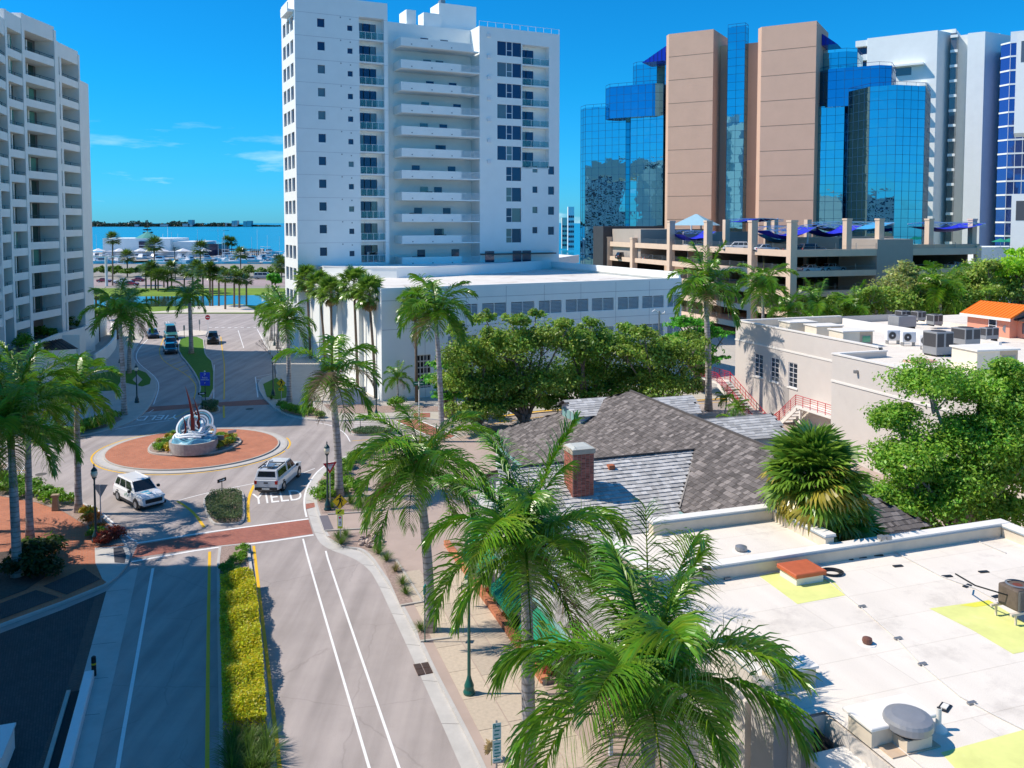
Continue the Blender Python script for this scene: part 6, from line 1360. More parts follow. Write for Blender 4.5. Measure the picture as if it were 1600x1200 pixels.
palm_px(452, 627, 449, 495, 'royal palm beside the yellow walking sign at the north east corner', n=14, s=.95, seed=97, lod=1)
palm_px(424, 532, 423, 478, 'royal palm on the right pavement near the bay street', n=14, s=1.0, seed=101, lod=1); palm_px(434, 545, 436, 480, 'royal palm just in front of the one near the bay street', n=13, s=.9, seed=107, lod=1)
palm_px(1107, 640, 1103, 443, 'tallest royal palm with a smooth pale trunk left of the stucco building', n=15, s=1.25, seed=111, lod=1, rt=.32)
palm_px(1192, 560, 1192, 440, 'royal palm in front of the garage just right of the tallest palm', n=14, s=1.35, seed=121, lod=1, lo=1)
palm_px(1228, 565, 1232, 485, 'low royal palm hidden among others before the garage corner', n=12, s=1.0, seed=122, lod=1)
palm_px(1278, 560, 1276, 478, 'royal palm with bright arching fronds behind the roof housings', n=13, s=1.3, seed=127, lod=1)
palm_px(1335, 560, 1335, 482, 'royal palm in the middle of the greenery before the garage', n=13, s=1.2, seed=131, lod=1)
palm_px(1468, 560, 1470, 445, 'royal palm rising above the trees at right before the garage', n=15, s=1.35, seed=137, lod=1, lo=1)
palm_px(622, 632, 621, 588, 'small young palm on the lawn against the podium wall', n=11, s=.55, seed=141, lod=1, rt=.1)
for i, (u, v, vc) in enumerate(((1133, 655, 620), (1150, 672, 635), (1143, 690, 655))):
    palm_px(u, v, u+2, vc, ('small areca palm behind the shingled house nearest the tall palm trunk', 'bushy areca palm at the foot of the red stairs', 'lowest areca palm beside the bright green canopy', 'areca palm below the top of the red stairs')[i], n=10, s=.38, seed=150+i, lod=1, rt=.09, group='areca palms by the red stairs')

# ---- fan palms
def fan_leaf(R=.85, pet=.9, n=24, seed=0, col=(.18, .33, .04), droop=.35, seg=3):
    r = np.random.default_rng(seed); a = np.radians(np.linspace(-140, 140, n)); d = np.stack([np.cos(a), np.sin(a), r.normal(0, .10, n)], 1); b = np.tile(np.array([pet, 0, 0.0]), (n, 1)); g = r.uniform(.7, 1.25, n)
    v, f, c = leaflets(b+d*.05, d, R*r.uniform(.85, 1.08, n)*(1-.12*np.abs(a)), np.full(n, R*.17), np.tile([0, 0, 1.0], (n, 1))+r.normal(0, .2, (n, 3)), r.uniform(.6, 1.3, n)*droop, np.stack([col[k]*g for k in range(3)], 1), seg)
    sv = np.array([[0, -.02, 0], [0, .02, 0], [pet, .015, 0], [pet, -.015, 0]]); o = len(v)
    return npmesh('fan_leaf', np.concatenate([v, sv]), np.concatenate([f, [[o, o+1, o+2, o+3]]]), palm_m, np.concatenate([c, np.tile([[.2, .25, .05]], (4, 1))]))
FAN = [fan_leaf(seed=k) for k in range(3)]; FAN_Y = [fan_leaf(seed=9+k, col=(.42, .36, .05), droop=.7) for k in range(2)]; FAN_D = [fan_leaf(seed=19+k, col=(.38, .26, .11), droop=1.1) for k in range(2)]; FAN_S = [fan_leaf(seed=30+k, col=(.06, .15, .015), n=14, seg=2) for k in range(2)]
def fan_palm(base, H, label, n=34, s=1.0, seed=0, rt=.2, group=None, fans=FAN, skirt=8, lean=0, name='fan_palm', yellow=0):
    r = random.Random(seed); t = thing(name, label, 'palm tree', base, 0, group); MB().tube([(0, 0, 0), (lean*.3, 0, H*.4), (lean*.8, 0, H*.8), (lean, 0, H)], [rt*1.3, rt, rt*.9, rt*.95], 9).build('trunk', bark_d, t, smooth=True)
    for k in range(n):
        el = radians(85-125*((k+.5)/n)**1.0); az = k*2.399963+r.uniform(-.2, .2); f = r.choice(fans) if r.random() > yellow*(k/n) else r.choice(FAN_Y)
        link(f, 'fan_leaf', t, (lean, 0, H-.1+.2*sin(el)), (r.uniform(-.5, .5), -el, az), s*r.uniform(.85, 1.1))
    for k in range(skirt): link(r.choice(FAN_D), 'dead_leaf', t, (lean, 0, H-.35), (0, radians(62+r.uniform(-12, 12)), k*6.28/skirt+r.random()), s*.8)
    return t
def fan_px(ub, vb, uc, vc, label, z0=KZ, **k):
    b = P(ub, vb, z0); top = PY(uc, vc, b.y); return fan_palm(b, top.z-z0, label, lean=top.x-b.x, **k)
for i, a in enumerate(((485, 560, 479, 436), (509, 580, 499, 447), (519, 590, 517, 456), (559, 612, 553, 444), (587, 622, 577, 459), (651, 628, 649, 475))):
    fan_px(*a, ('leftmost tall thin fan palm beside the white podium', 'second tall fan palm from the left beside the white podium', 'third tall fan palm from the left with the lowest leftward crown', 'fan palm with a straight trunk near the podium corner, left one', 'fan palm with hanging dead leaves nearest the podium corner', 'thin fan palm behind the very tall royal palm')[i], n=34, s=1.4, seed=200+i, rt=.16, group='tall fan palms beside the podium', skirt=9 if i == 4 else 4)
b = NW(25.0, 31.5); fan_palm(b, 8.5, 'big shaggy sabal palm between the dark shingle roof and the oak', n=110, s=1.5, seed=230, rt=.3, skirt=8, name='sabal_palm', yellow=.45)
fan_palm(NW(25.8, 31.2), 7.0, 'lower yellowing sabal palm in front of the shaggy one', n=60, s=1.25, seed=231, rt=.28, skirt=10, name='sabal_palm', yellow=.9)
fan_palm(NW(27.6, 31.6), 5.2, 'third sabal palm with hanging dry leaves at the edge of the oak', n=46, s=1.05, seed=233, rt=.25, skirt=8, name='sabal_palm', yellow=1.1)

# ---- leafy crowns
def leaves(C, R, n, size, col, rng, flat=.55, cl=30, sub=.30, var=.35, asp=.5):
    """n leaf-shaped quads in clumps that crowd the outside of ellipsoids; C:(m,3) R:(m,3)"""
    C = np.asarray(C, float); R = np.asarray(R, float); m = len(C); pr = R.prod(1)**.6; k = rng.choice(m, cl*m, p=pr/pr.sum()); d = nrm(rng.normal(size=(cl*m, 3))); d[:, 2] = np.abs(d[:, 2])*.9-.25*(rng.random(cl*m) < .45)
    cc = C[k]+d*R[k]*rng.uniform(.35, 1.0, (cl*m, 1)); cr = (R[k].mean(1)*sub*1.3)[:, None]*rng.uniform(.6, 1.3, (cl*m, 1)); tone = rng.uniform(1-var, 1+var, cl*m)
    j = rng.integers(0, cl*m, n); dd = nrm(rng.normal(size=(n, 3)))*rng.random((n, 1))**.45; p = cc[j]+dd*cr[j]*np.array([1.15, 1.15, flat+.2])
    up = nrm(dd*.9+np.array([0, 0, .55])+rng.normal(0, .45, (n, 3))); a = nrm(np.cross(up, rng.normal(size=(n, 3)))); b = np.cross(up, a); s = size*rng.uniform(.6, 1.3, (n, 1))
    V = np.stack([p-a*s, p+b*s*asp, p+a*s, p-b*s*asp], 1).reshape(-1, 3); g = (tone[j]*rng.uniform(.8, 1.2, n))[:, None]; T = np.array(col)[None]*g*np.stack([rng.uniform(.8, 1.35, n), np.ones(n), rng.uniform(.6, 1.2, n)], 1)
    return V, np.arange(4*n).reshape(-1, 4), np.repeat(T, 4, axis=0), cc
def broad_tree(base, lobes, n, size, label, col=(.075, .14, .02), seed=0, trunk_r=.3, name='live_oak', cat='tree', group=None, cl=30, twigs=40, kind_col=bark, nt_=3, sub=.30, asp=.5, flat=.55):
    """lobes: (dx,dy,z,rx,ry,rz) relative to the base"""
    rng = np.random.default_rng(seed); r = random.Random(seed); t = thing(name, label, cat, base, 0, group); lobes = [(a_, b_, c_, d_*1.12, e_*1.12, f_*1.12) for a_, b_, c_, d_, e_, f_ in lobes]; _q = [lobes[r.randrange(len(lobes))] for _ in range(2*len(lobes))]; lobes = lobes+[(l[0]+r.uniform(-.9, .9)*l[3], l[1]+r.uniform(-.8, .8)*l[4], l[2]+r.uniform(.15, 1.0)*l[5], l[3]*.38, l[4]*.38, l[5]*.42) for l in _q]; n = int(n*1.6); col = tuple(c_*3.3 for c_ in col); C = [l[:3] for l in lobes]; R = [l[3:] for l in lobes]
    V, Fq, T, cc = leaves(C, R, n, size, col, rng, cl=cl, sub=sub, asp=asp, flat=flat); link(npmesh('crown', V, Fq, leaf_m, T), 'crown', t)
    mb = MB(); zf = min(l[2] for l in lobes)*.45
    for k in range(nt_):
        a = 6.28*k/nt_+r.random(); mb.tube([(.15*cos(a), .15*sin(a), 0), (.35*cos(a), .35*sin(a), zf*.6), (.9*cos(a), .9*sin(a), zf*1.3)], [trunk_r, trunk_r*.75, trunk_r*.55], 7)
    for i, l in enumerate(lobes):
        a = 6.28*i/len(lobes); s = Vector((.5*cos(a), .5*sin(a), zf)); e_ = Vector(l[:3]); mid = (s+e_)/2+Vector((r.uniform(-.5, .5), r.uniform(-.5, .5), .3)); mb.tube([s, mid, e_], [trunk_r*.55, trunk_r*.35, trunk_r*.16], 6)
    mb.build('trunk', kind_col, t, smooth=True); br = MB(); n_c = len(cc)
    for k in range(twigs):
        c = Vector(cc[r.randrange(n_c)]); l = min(lobes, key=lambda q: (Vector(q[:3])-c).length); s = Vector(l[:3])*.85+Vector((0, 0, -.2)); br.tube([s, (s+c)/2+Vector((r.uniform(-.3, .3), r.uniform(-.3, .3), -.1)), c], [.07, .04, .012], 4, cap=False)
    br.build('branches', kind_col, t); return t
def px_tree(u, vb, spans, n, size, label, **k):
    """spans: (u,v,half width px, half height px) of the lobes seen in the photograph; vb the foot of the trunk"""
    b = P(u, vb, KZ); s = F/b.y; lob = []
    for i, (uu, vv, hw, hh) in enumerate(spans): q = PY(uu, vv, b.y); dy = random.Random(i+int(u)).uniform(-.6, .6)*hw/s; lob.append((q.x-b.x, dy, q.z-KZ, hw/s, hw/s*.9, hh/s))
    return broad_tree(b, lob, n, size, label, **k)
oakc = (.075, .125, .020)
px_tree(745, 668, [(735, 560, 45, 40), (715, 600, 35, 28), (765, 610, 40, 35), (745, 640, 45, 22)], 13000, .17, 'leftmost live oak of the row in front of the podium', seed=1, col=oakc)
px_tree(820, 665, [(800, 540, 45, 38), (850, 535, 45, 35), (790, 590, 50, 40), (850, 600, 50, 40), (815, 628, 40, 22), (775, 632, 30, 18)], 17000, .17, 'live oak with several visible trunks behind the dormer of the shingled house', seed=2, col=oakc, nt_=5)
px_tree(915, 655, [(900, 540, 48, 36), (945, 545, 45, 38), (920, 590, 55, 40), (880, 610, 40, 25), (870, 634, 30, 14), (940, 618, 40, 20)], 16000, .17, 'broad live oak above the ridge of the shingled house', seed=3, col=(.065, .12, .018))
px_tree(1020, 650, [(1000, 555, 52, 38), (1050, 560, 48, 36), (1025, 600, 55, 36), (1068, 606, 30, 24), (970, 600, 40, 30), (1010, 622, 40, 18)], 17000, .17, 'live oak at the right end of the row left of the tallest palm', seed=4, col=oakc)
px_tree(1095, 612, [(1075, 505, 30, 10), (1100, 522, 34, 9), (1080, 545, 38, 9), (1095, 562, 28, 9), (1060, 530, 30, 8)], 8000, .18, 'dark layered tree between the podium end and the stucco building', seed=5, col=(.035, .14, .012), name='layered_tree', flat=.2)
px_tree(700, 652, [(700, 570, 26, 10), (690, 595, 30, 9), (705, 620, 28, 12)], 3500, .17, 'small dark layered tree against the podium wall', seed=6, col=(.035, .13, .012), name='layered_tree', flat=.2)
# the big near oak at right
bo = Vector((27.0, 50.5, 0)); lob = []
for u, v, hw, hh, dy in ((1450, 600, 60, 34, 0), (1530, 615, 70, 40, 1), (1600, 640, 60, 60, 0), (1420, 720, 55, 45, -1), (1500, 700, 60, 50, 0), (1580, 730, 60, 55, 1), (1380, 790, 50, 42, -1.5), (1460, 790, 60, 45, -1), (1545, 800, 55, 40, 0), (1640, 760, 60, 70, 1), (1340, 800, 34, 34, -2), (1400, 660, 40, 34, 0), (1500, 760, 60, 40, -1), (1430, 840, 60, 22, -1), (1560, 680, 60, 40, 0)):
    q_ = PY(u, v, 50.5+dy); s = F/(50.5+dy); lob.append((q_.x-bo.x, dy, q_.z, hw/s, hw/s*.9, hh/s))
broad_tree(bo, lob, 84000, .12, 'large live oak with glossy leaves filling the right edge before the stucco wall', seed=11, col=(.075, .15, .018), trunk_r=.4, cl=38, twigs=110, sub=.36, kind_col=mat('pale_bark', (.36, .31, .27), .95, .25, 5, .5, 20))
# trees between the stucco building and the garage
for i, (u, v, hw, hh, n, c) in enumerate(((1375, 470, 45, 28, 5000, oakc), (1420, 450, 40, 32, 5000, (.11, .14, .05)), (1490, 470, 60, 34, 7000, oakc), (1560, 450, 55, 45, 8000, (.10, .15, .03)), (1590, 415, 40, 22, 3500, (.10, .20, .012)), (1535, 485, 50, 20, 4000, oakc), (1305, 480, 30, 18, 2500, oakc), (1640, 470, 50, 45, 4000, oakc))):
    px_tree(u, 555, [(u, v, hw, hh), (u-hw*.5, v+12, hw*.6, hh*.8), (u+hw*.5, v+10, hw*.6, hh*.8)], n, .26, ('round oak right of the palms before the garage', 'greyish airy tree below the garage stair tower', 'wide oak behind the salmon penthouse ridge', 'tall oak at the right edge behind the penthouse', 'bright green tree top below the white annex', 'low oak directly behind the orange roof', 'small oak between two palms before the garage', 'oak cut off by the right edge')[i], seed=20+i, col=c, group='trees before the garage')

# ---- shrubs, hedges, ground cover
def shrub_mesh(seed, n=900, size=.07, col=(.07, .20, .015), h=.55, cl=14, asp=.5):
    V, Fq, T, _ = leaves([(0, 0, h*.55)], [(.55, .55, h*.55)], n, size, col, np.random.default_rng(seed), cl=cl, sub=.42, asp=asp); V[:, 2] = np.maximum(V[:, 2], .01); return npmesh('shrub', V, Fq, leaf_m, T)
SH = {'green': [shrub_mesh(1, col=(.10, .25, .02)), shrub_mesh(2, col=(.09, .23, .02))], 'bright': [shrub_mesh(3, col=(.17, .38, .02)), shrub_mesh(4, col=(.15, .34, .03))], 'yellow': [shrub_mesh(5, col=(.42, .36, .02), n=500, size=.1), shrub_mesh(6, col=(.34, .36, .03), n=500, size=.1)], 'orange': [shrub_mesh(7, col=(.45, .18, .02), n=420, size=.12, asp=.25)], 'red': [shrub_mesh(8, col=(.26, .05, .03), n=520, size=.15, asp=.22)], 'silver': [shrub_mesh(9, col=(.14, .19, .10), n=1600, size=.05, h=.35)], 'dark': [shrub_mesh(10, col=(.03, .07, .012), n=1500)]}
def grass_mesh(seed, col=(.12, .22, .03), n=170, L=.75):
    r = np.random.default_rng(seed); a = r.uniform(0, 6.28, n); e_ = r.uniform(.6, 1.45, n); d = np.stack([np.cos(a)*np.cos(e_), np.sin(a)*np.cos(e_), np.sin(e_)], 1); g = r.uniform(.7, 1.3, n)
    v, f, c = leaflets(d*.06*np.array([1, 1, 0]), d, L*r.uniform(.6, 1.1, n), np.full(n, .022), np.tile([0, 0, 1.0], (n, 1))+d*.3, r.uniform(.25, .5, n), np.stack([col[k]*g for k in range(3)], 1)); return npmesh('grass_tuft', v, f, leaf_m, c)
GT = [grass_mesh(1), grass_mesh(2), grass_mesh(3, (.26, .24, .08))]
rs = random.Random(5)
def shrub(kind, u, v, s, label, group, name='shrub', z=KZ, cat='shrub', zs=1.0):
    p = P(u, v, z); o = link(rs.choice(SH[kind]), name, None, p, (0, 0, rs.uniform(0, 6.28)), (s, s, s*zs)); tag(o, label, cat, group); return o
for u, v, s in ((-30, 752, 1.7), (-12, 756, 1.8), (8, 762, 1.8), (27, 765, 1.8), (48, 770, 1.7), (66, 777, 1.6), (84, 782, 1.5), (98, 788, 1.3), (12, 770, 1.4), (38, 776, 1.3)): shrub('bright', u, v, s, 'bright green shrub between the west street and the brick plaza', 'shrubs between the west street and the brick plaza')
for u, v, s in ((60, 690, 1.6), (80, 687, 1.7), (100, 683, 1.7), (120, 680, 1.6), (138, 674, 1.8), (152, 668, 1.8), (165, 662, 1.7), (176, 655, 1.4), (128, 670, 1.5)): shrub('bright', u, v, s, 'green shrub along the far left curb of the roundabout', 'shrubs along the far left curb')
for u, v, s in ((503, 775, 1.3), (514, 766, 1.4), (522, 752, 1.4), (531, 741, 1.4), (543, 731, 1.4), (555, 722, 1.4), (566, 715, 1.3), (582, 709, 1.2), (598, 705, 1.1), (555, 766, 1.35), (540, 758, 1.2), (512, 781, 1.2), (620, 702, 1.1), (640, 700, 1.1), (533, 770, 1.1)): shrub('bright', u, v, s, 'leafy green shrub in the curved bed right of the roundabout', 'shrubs in the curved bed right of the roundabout')
for u, v, s in ((448, 642, 1.4), (458, 645, 1.5), (470, 646, 1.5), (484, 648, 1.3), (500, 652, 1.2), (441, 637, 1.2)): shrub('bright', u, v, s, 'green shrub at the foot of the north east palm', 'shrubs at the north east corner')
shrub('bright', 618, 637, 2.0, 'round clipped dark green bush below the small young palm', None, 'round_bush'); shrub('bright', 590, 672, .1, 'tiny green sprig on the east island', None)
for u, v, s in ((353, 893, .9), (365, 883, .8), (376, 874, .8), (368, 900, .8), (358, 905, .8), (379, 861, .7), (372, 912, .7)): shrub('bright', u, v, s, 'low green shrub at the bare mulched end of the road median', 'low shrubs at the mulched end of the median')
for u, v, s, k in ((135, 806, 1.0, 'yellow'), (140, 812, .9, 'bright'), (147, 818, 1.2, 'orange'), (155, 828, .9, 'orange'), (150, 838, 1.0, 'bright'), (170, 846, 1.25, 'red'), (180, 838, 1.1, 'red'), (160, 850, .9, 'red'), (163, 836, .8, 'bright')): shrub(k, u, v, s, {'yellow': 'yellow leaved plant beside the palm foot near the black lamp post', 'bright': 'bright green plant in the coloured bed around the black lamp post', 'orange': 'orange leaved plant in the bed around the black lamp post', 'red': 'dark red leaved plant in the bed nearest the brick crossing'}[k], 'coloured plants around the black lamp post', 'bed_plant', cat='plant')
for u, v, s, k in ((55, 885, 2.6, 'dark'), (42, 900, 2.3, 'dark'), (66, 902, 1.9, 'dark'), (60, 868, 1.9, 'green')): shrub(k, u, v, s, 'dark bush at the foot of the leftmost royal palm' if k == 'dark' else 'green topped bush behind the dark bushes at the left palm', 'dark bushes at the left palm')
for k in range(34):
    a = 6.283*k/34; q_ = Vector((sum(p.x for p in planter_pts)/len(planter_pts), sum(p.y for p in planter_pts)/len(planter_pts), .29)); p = planter_pts[int(k*len(planter_pts)/34)]; w_ = .78 if k % 2 else .60
    kk_ = ['bright', 'yellow', 'green', 'bright', 'orange', 'yellow'][k % 6] if k > 8 else ['yellow', 'bright', 'orange'][k % 3]
    o = link(rs.choice(SH[kk_]), 'planter_plant', None, q_.lerp(Vector((p.x, p.y, .29)), w_), (0, 0, k), rs.uniform(.75, 1.05)); tag(o, {'bright': 'bright green plant round the roundabout sculpture', 'green': 'deep green plant round the roundabout sculpture', 'yellow': 'yellow leaved plant round the roundabout sculpture', 'orange': 'orange leaved plant round the roundabout sculpture'}[kk_], 'plant', 'plants round the roundabout sculpture')
lab = {'split': 'silvery green ground cover on the island left of the painted word', 'east': 'blue green ground cover on the east splitter island', 'north': 'clipped silvery bush on the small island behind the sculpture'}
def cover(px, z, h, col, label, n, size=.05, name='ground_cover'):
    pts = [P(u, v, z) for u, v in px]; us = [p.x for p in pts]; vs_ = [p.y for p in pts]; rng = np.random.default_rng(n); out = []
    def ins(x, y):
        c = np.zeros(len(x), bool); m = len(pts)
        for i in range(m):
            a, b = pts[i], pts[(i+1) % m]; c ^= ((a.y > y) != (b.y > y)) & (x < (b.x-a.x)*(y-a.y)/((b.y-a.y) or 1e-9)+a.x)
        return c
    x = rng.uniform(min(us), max(us), n*3); y = rng.uniform(min(vs_), max(vs_), n*3); k = ins(x, y); x, y = x[k][:n], y[k][:n]; m = len(x)
    hh = h*(.75+.25*np.sin(x*2.3+1)*np.cos(y*1.7))+rng.normal(0, .05, m); zz = np.where(rng.random(m) < .75, hh, rng.uniform(0, 1, m)*hh); p = np.stack([x, y, zz+z], 1); o = pts[0].copy(); p -= np.array(o)[None]*np.array([1, 1, 0])
    up = nrm(np.array([0, 0, .8])+rng.normal(0, .5, (m, 3))); a = nrm(np.cross(up, rng.normal(size=(m, 3)))); b = np.cross(up, a); s = size*rng.uniform(.6, 1.4, (m, 1)); V = np.stack([p-a*s, p+b*s*.5, p+a*s, p-b*s*.5], 1).reshape(-1, 3)
    T = np.array(col)[None]*rng.uniform(.6, 1.35, (m, 1))*np.stack([rng.uniform(.8, 1.3, m), np.ones(m), rng.uniform(.6, 1.2, m)], 1); q_ = link(npmesh(name, V, np.arange(4*m).reshape(-1, 4), leaf_m, np.repeat(T, 4, axis=0)), name, None, (o.x, o.y, 0)); return q_
def stuff(o, label, cat='ground cover'): o['kind'] = 'stuff'; o['label'] = label; o['category'] = cat
stuff(cover([(320, 786), (330, 772), (368, 769), (378, 775), (379, 811), (366, 817), (338, 817), (324, 806)], .15, .42, (.12, .19, .08), '', 9000, .055), lab['split'])
stuff(cover([(549, 675), (560, 670), (598, 670), (622, 674), (600, 678), (556, 679)], .15, .3, (.10, .20, .09), '', 3500, .07), lab['east'])
tag(cover([(313, 643), (316, 636), (338, 635), (342, 640), (336, 645)], .15, .9, (.16, .24, .10), '', 3000, .08, 'clipped_bush'), lab['north'], 'bush')
tag(cover([(345, 925), (345, 918), (395, 913), (402, 950), (410, 1040), (417, 1148), (349, 1152), (347, 1060), (344, 990)], .13, 1.0, (.58, .60, .03), '', 42000, .062, 'clipped_hedge'), 'long clipped yellow green hedge in the road median', 'hedge')
for k in range(9):
    u, v = 362+(k % 3)*26+rs.uniform(-6, 6), 1165+(k//3)*22; p = P(u, v, KZ); o = link(GT[k % 2], 'grass_tuft', None, p, (0, 0, k), 1.35); tag(o, 'green grass tuft at the near end of the median hedge', 'grass', 'grass tufts at the near end of the hedge')
for i, (u, v, s, g) in enumerate(((529, 842, 1.0, 0), (540, 838, .9, 1), (533, 850, 1.1, 0), (548, 787, 1.2, 1), (563, 793, 1.2, 0), (572, 785, 1.0, 1), (519, 793, 1.0, 0), (592, 865, 1.1, 1), (604, 876, 1.0, 0), (618, 893, .9, 2), (629, 913, .9, 1), (634, 928, .8, 1), (657, 984, .8, 0), (244 if 0 else 437, 632, 1.1, 1), (424, 624, 1.0, 0))):
    tag(link(GT[g], 'grass_tuft', None, P(u, v, KZ), (0, 0, i), s), 'ornamental grass tuft in the mulch beds along the right pavement' if i < 13 else 'ornamental grass tuft at the north east corner near the walking sign', 'grass', 'ornamental grass tufts on the pavements')
for i in range(16): tag(link(rs.choice(SH['green'] if i % 4 else SH['red']), 'porch_plant', None, NW(13.3+.15*(i % 2), 34+.72*i, .28), (0, 0, i), .62), 'plant in the brick planter in front of the porch', 'plant', 'plants in the brick planter')
# small tree without leaves near the yellow walking sign
t = thing('bare_tree', 'small leafless tree on the right pavement of the north street', 'tree', P(430, 590, KZ)); mb = MB(); r_ = random.Random(4)
def twig(p, d, L, rad, k):
    q_ = p+d*L; mb.tube([p, q_], [rad, rad*.65], 4, cap=False)
    if k: 
        for _ in range(3): twig(q_, (d+Vector((r_.uniform(-.7, .7), r_.uniform(-.7, .7), r_.uniform(.0, .4)))).normalized(), L*.72, rad*.62, k-1)
twig(Vector((0, 0, 0)), Vector((0, 0, 1)), 1.9, .09, 5); mb.build('trunk_and_twigs', bark, t)
# rocks in the bed by the crossing
rk = rand_mat('field_stone', (.50, .40, .33), .35, .9, .4, 8, .2)
rms = []
for k in range(4):
    bm = bmesh.new(); bmesh.ops.create_icosphere(bm, subdivisions=1, radius=.16); rr = random.Random(k)
    for v in bm.verts: v.co *= rr.uniform(.7, 1.25); v.co.z *= .6
    me = bpy.data.meshes.new('rock'); bm.to_mesh(me); bm.free(); me.materials.append(rk); rms.append(me)
for k in range(60):
    u, v = rs.uniform(560, 603), rs.uniform(832, 858)
    if (u-582)**2/22**2+(v-845)**2/13**2 < 1: tag(link(rs.choice(rms), 'rock', None, P(u, v, KZ+.05+.1*rs.random()), (rs.random(), rs.random(), rs.random()*6), rs.uniform(.6, 1.3)), 'pale stone in the rock bed beside the brick crossing', 'rock', 'stones in the rock bed')
# palm leaf litter near the parking sign
tag(link(FAN_D[0], 'fallen_leaf', None, P(768, 1196, KZ+.1), (0, -.9, 1.6), .6), 'dry orange brown fallen palm leaf leaning at the bottom edge of the pavement', 'fallen leaf')
# greenery on the deck of the left apartment block
for i, (u, v, s) in enumerate(((5, 535, 3.4), (25, 528, 3.2), (45, 530, 3.2), (66, 524, 3.2), (85, 518, 3.4), (105, 514, 3.2), (122, 508, 2.8), (135, 502, 2.6), (147, 497, 2.6), (158, 491, 2.3), (60, 512, 3.4), (95, 504, 3.0), (30, 545, 3), (75, 530, 2.6))):
    shrub('green' if i % 3 else 'bright', u, v, s, 'dense green shrub on the planter deck below the apartment block', 'shrubs on the planter deck', z=4.1)
for i, (u, v) in enumerate(((104, 500), (92, 492), (70, 506))): b = P(u, v, 4.2); royal_palm(b, 1.9, 'short palm on the planter deck below the apartment block', lod=1, n=9, s=.75, seed=400+i, rt=.12, group='short palms on the planter deck', spear=False)
# ---- park palms and bushes by the bay
PC = []
for k in range(3):
    V, T, Fq = [], [], []; off = 0; r = np.random.default_rng(50+k)
    n = 44; el = np.radians(80-120*np.linspace(0, 1, n)); az = np.arange(n)*2.4; D = np.stack([np.cos(el)*np.cos(az), np.cos(el)*np.sin(az), np.sin(el)], 1)
    for j in range(7):
        a2 = (j-3)*.32; side = nrm(np.cross(D, [0, 0, 1.0])); d = nrm(D*cos(a2)+side*sin(a2)); g = r.uniform(.6, 1.3, n); v, f, c = leaflets(D*.7, d, r.uniform(.9, 1.2, n), np.full(n, .22), np.tile([0, 0, 1.0], (n, 1))+.3, np.full(n, .3), np.stack([.12*g, .22*g, .03*g], 1), 2); V.append(v); Fq.append(f+off); T.append(c); off += len(v)
    PC.append(npmesh('crown', np.concatenate(V), np.concatenate(Fq), palm_m, np.concatenate(T)))
def far_palm(ub, vb, vc, s, label, group, z=0.0, uc=None, rt=.22):
    b = P(ub, vb, z); top = PY(uc or ub, vc, b.y); t = thing('sabal_palm', label, 'palm tree', b, 0, group); MB().tube([(0, 0, 0), (top.x-b.x, 0, top.z-z)], [rt*1.2, rt], 6).build('trunk', bark_d, t); link(PC[rs.randrange(3)], 'crown', t, (top.x-b.x, 0, top.z-z), (0, 0, rs.random()*6), s); return t
for (u, v, vc, s) in ((228, 452, 424, 2.6), (236, 453, 420, 2.8), (243, 452, 426, 2.8), (256, 449, 427, 2.6), (268, 450, 420, 2.8), (288, 451, 425, 2.6), (301, 455, 424, 3.0), (309, 458, 419, 2.8), (317, 462, 426, 2.8), (328, 478, 420, 2.1), (332, 478, 428, 2.2), (342, 478, 430, 2.2), (352, 483, 434, 2.1), (366, 480, 434, 2.2), (374, 481, 436, 2.2), (247, 455, 431, 2.6), (262, 452, 433, 2.5), (385, 470, 438, 2)): far_palm(u, v, vc, s*.64, 'sabal palm in the grove beside the pond', 'sabal palms beside the pond')
for i, (u, v, vc, s) in enumerate(((176, 446, 374, 3.2), (241, 436, 384, 4.2), (313, 434, 389, 4.0), (376, 424, 397, 3.9), (199, 432, 402, 3.8), (436, 432, 410, 3.8), (355, 400, 377, 4.5), (362, 400, 379, 4.5), (270, 399, 389, 4.0), (280, 399, 390, 3.6), (440, 442, 416, 3.6), (150, 500, 462, 1.8))): far_palm(u, v, vc, s*.56, ('tallest thin palm left of the marina building', 'palm in front of the dark marina window', 'palm right of the marina building', 'lone palm among the marina boats', 'short palm left of the marina awnings', 'palm beside the white tower foot by the bay', 'left one of two dark palms on the far pier', 'right one of two dark palms on the far pier', 'palm behind the long marina roof, left', 'palm behind the long marina roof, right', 'low palm beside the white tower foot', 'dark palm beside the left block and the pond')[i], 'palms by the bay')
for i in range(22):
    u = 140+15*i+rs.uniform(-4, 4); v = 434+rs.uniform(-3, 0); b = P(u, v); s = b.y/F; V, Fq, T, _ = leaves([(0, 0, 8.5*s)], [(11*s, 9*s, 8.5*s)], 900, .42, (.11+.05*rs.random(), .24+.06*rs.random(), .03), np.random.default_rng(600+i), cl=14); tag(link(npmesh('bush', V, Fq, leaf_m, T), 'roadside_bush', None, b), 'rounded green bush between the bay road and the marina', 'bush', 'bushes between the bay road and the marina')
t = px_tree(428, 456, [(428, 435, 9, 8), (432, 440, 7, 6)], 1600, .35, 'small round tree on the lawn near the white tower', seed=71, col=(.05, .15, .015), name='lawn_tree', twigs=5)
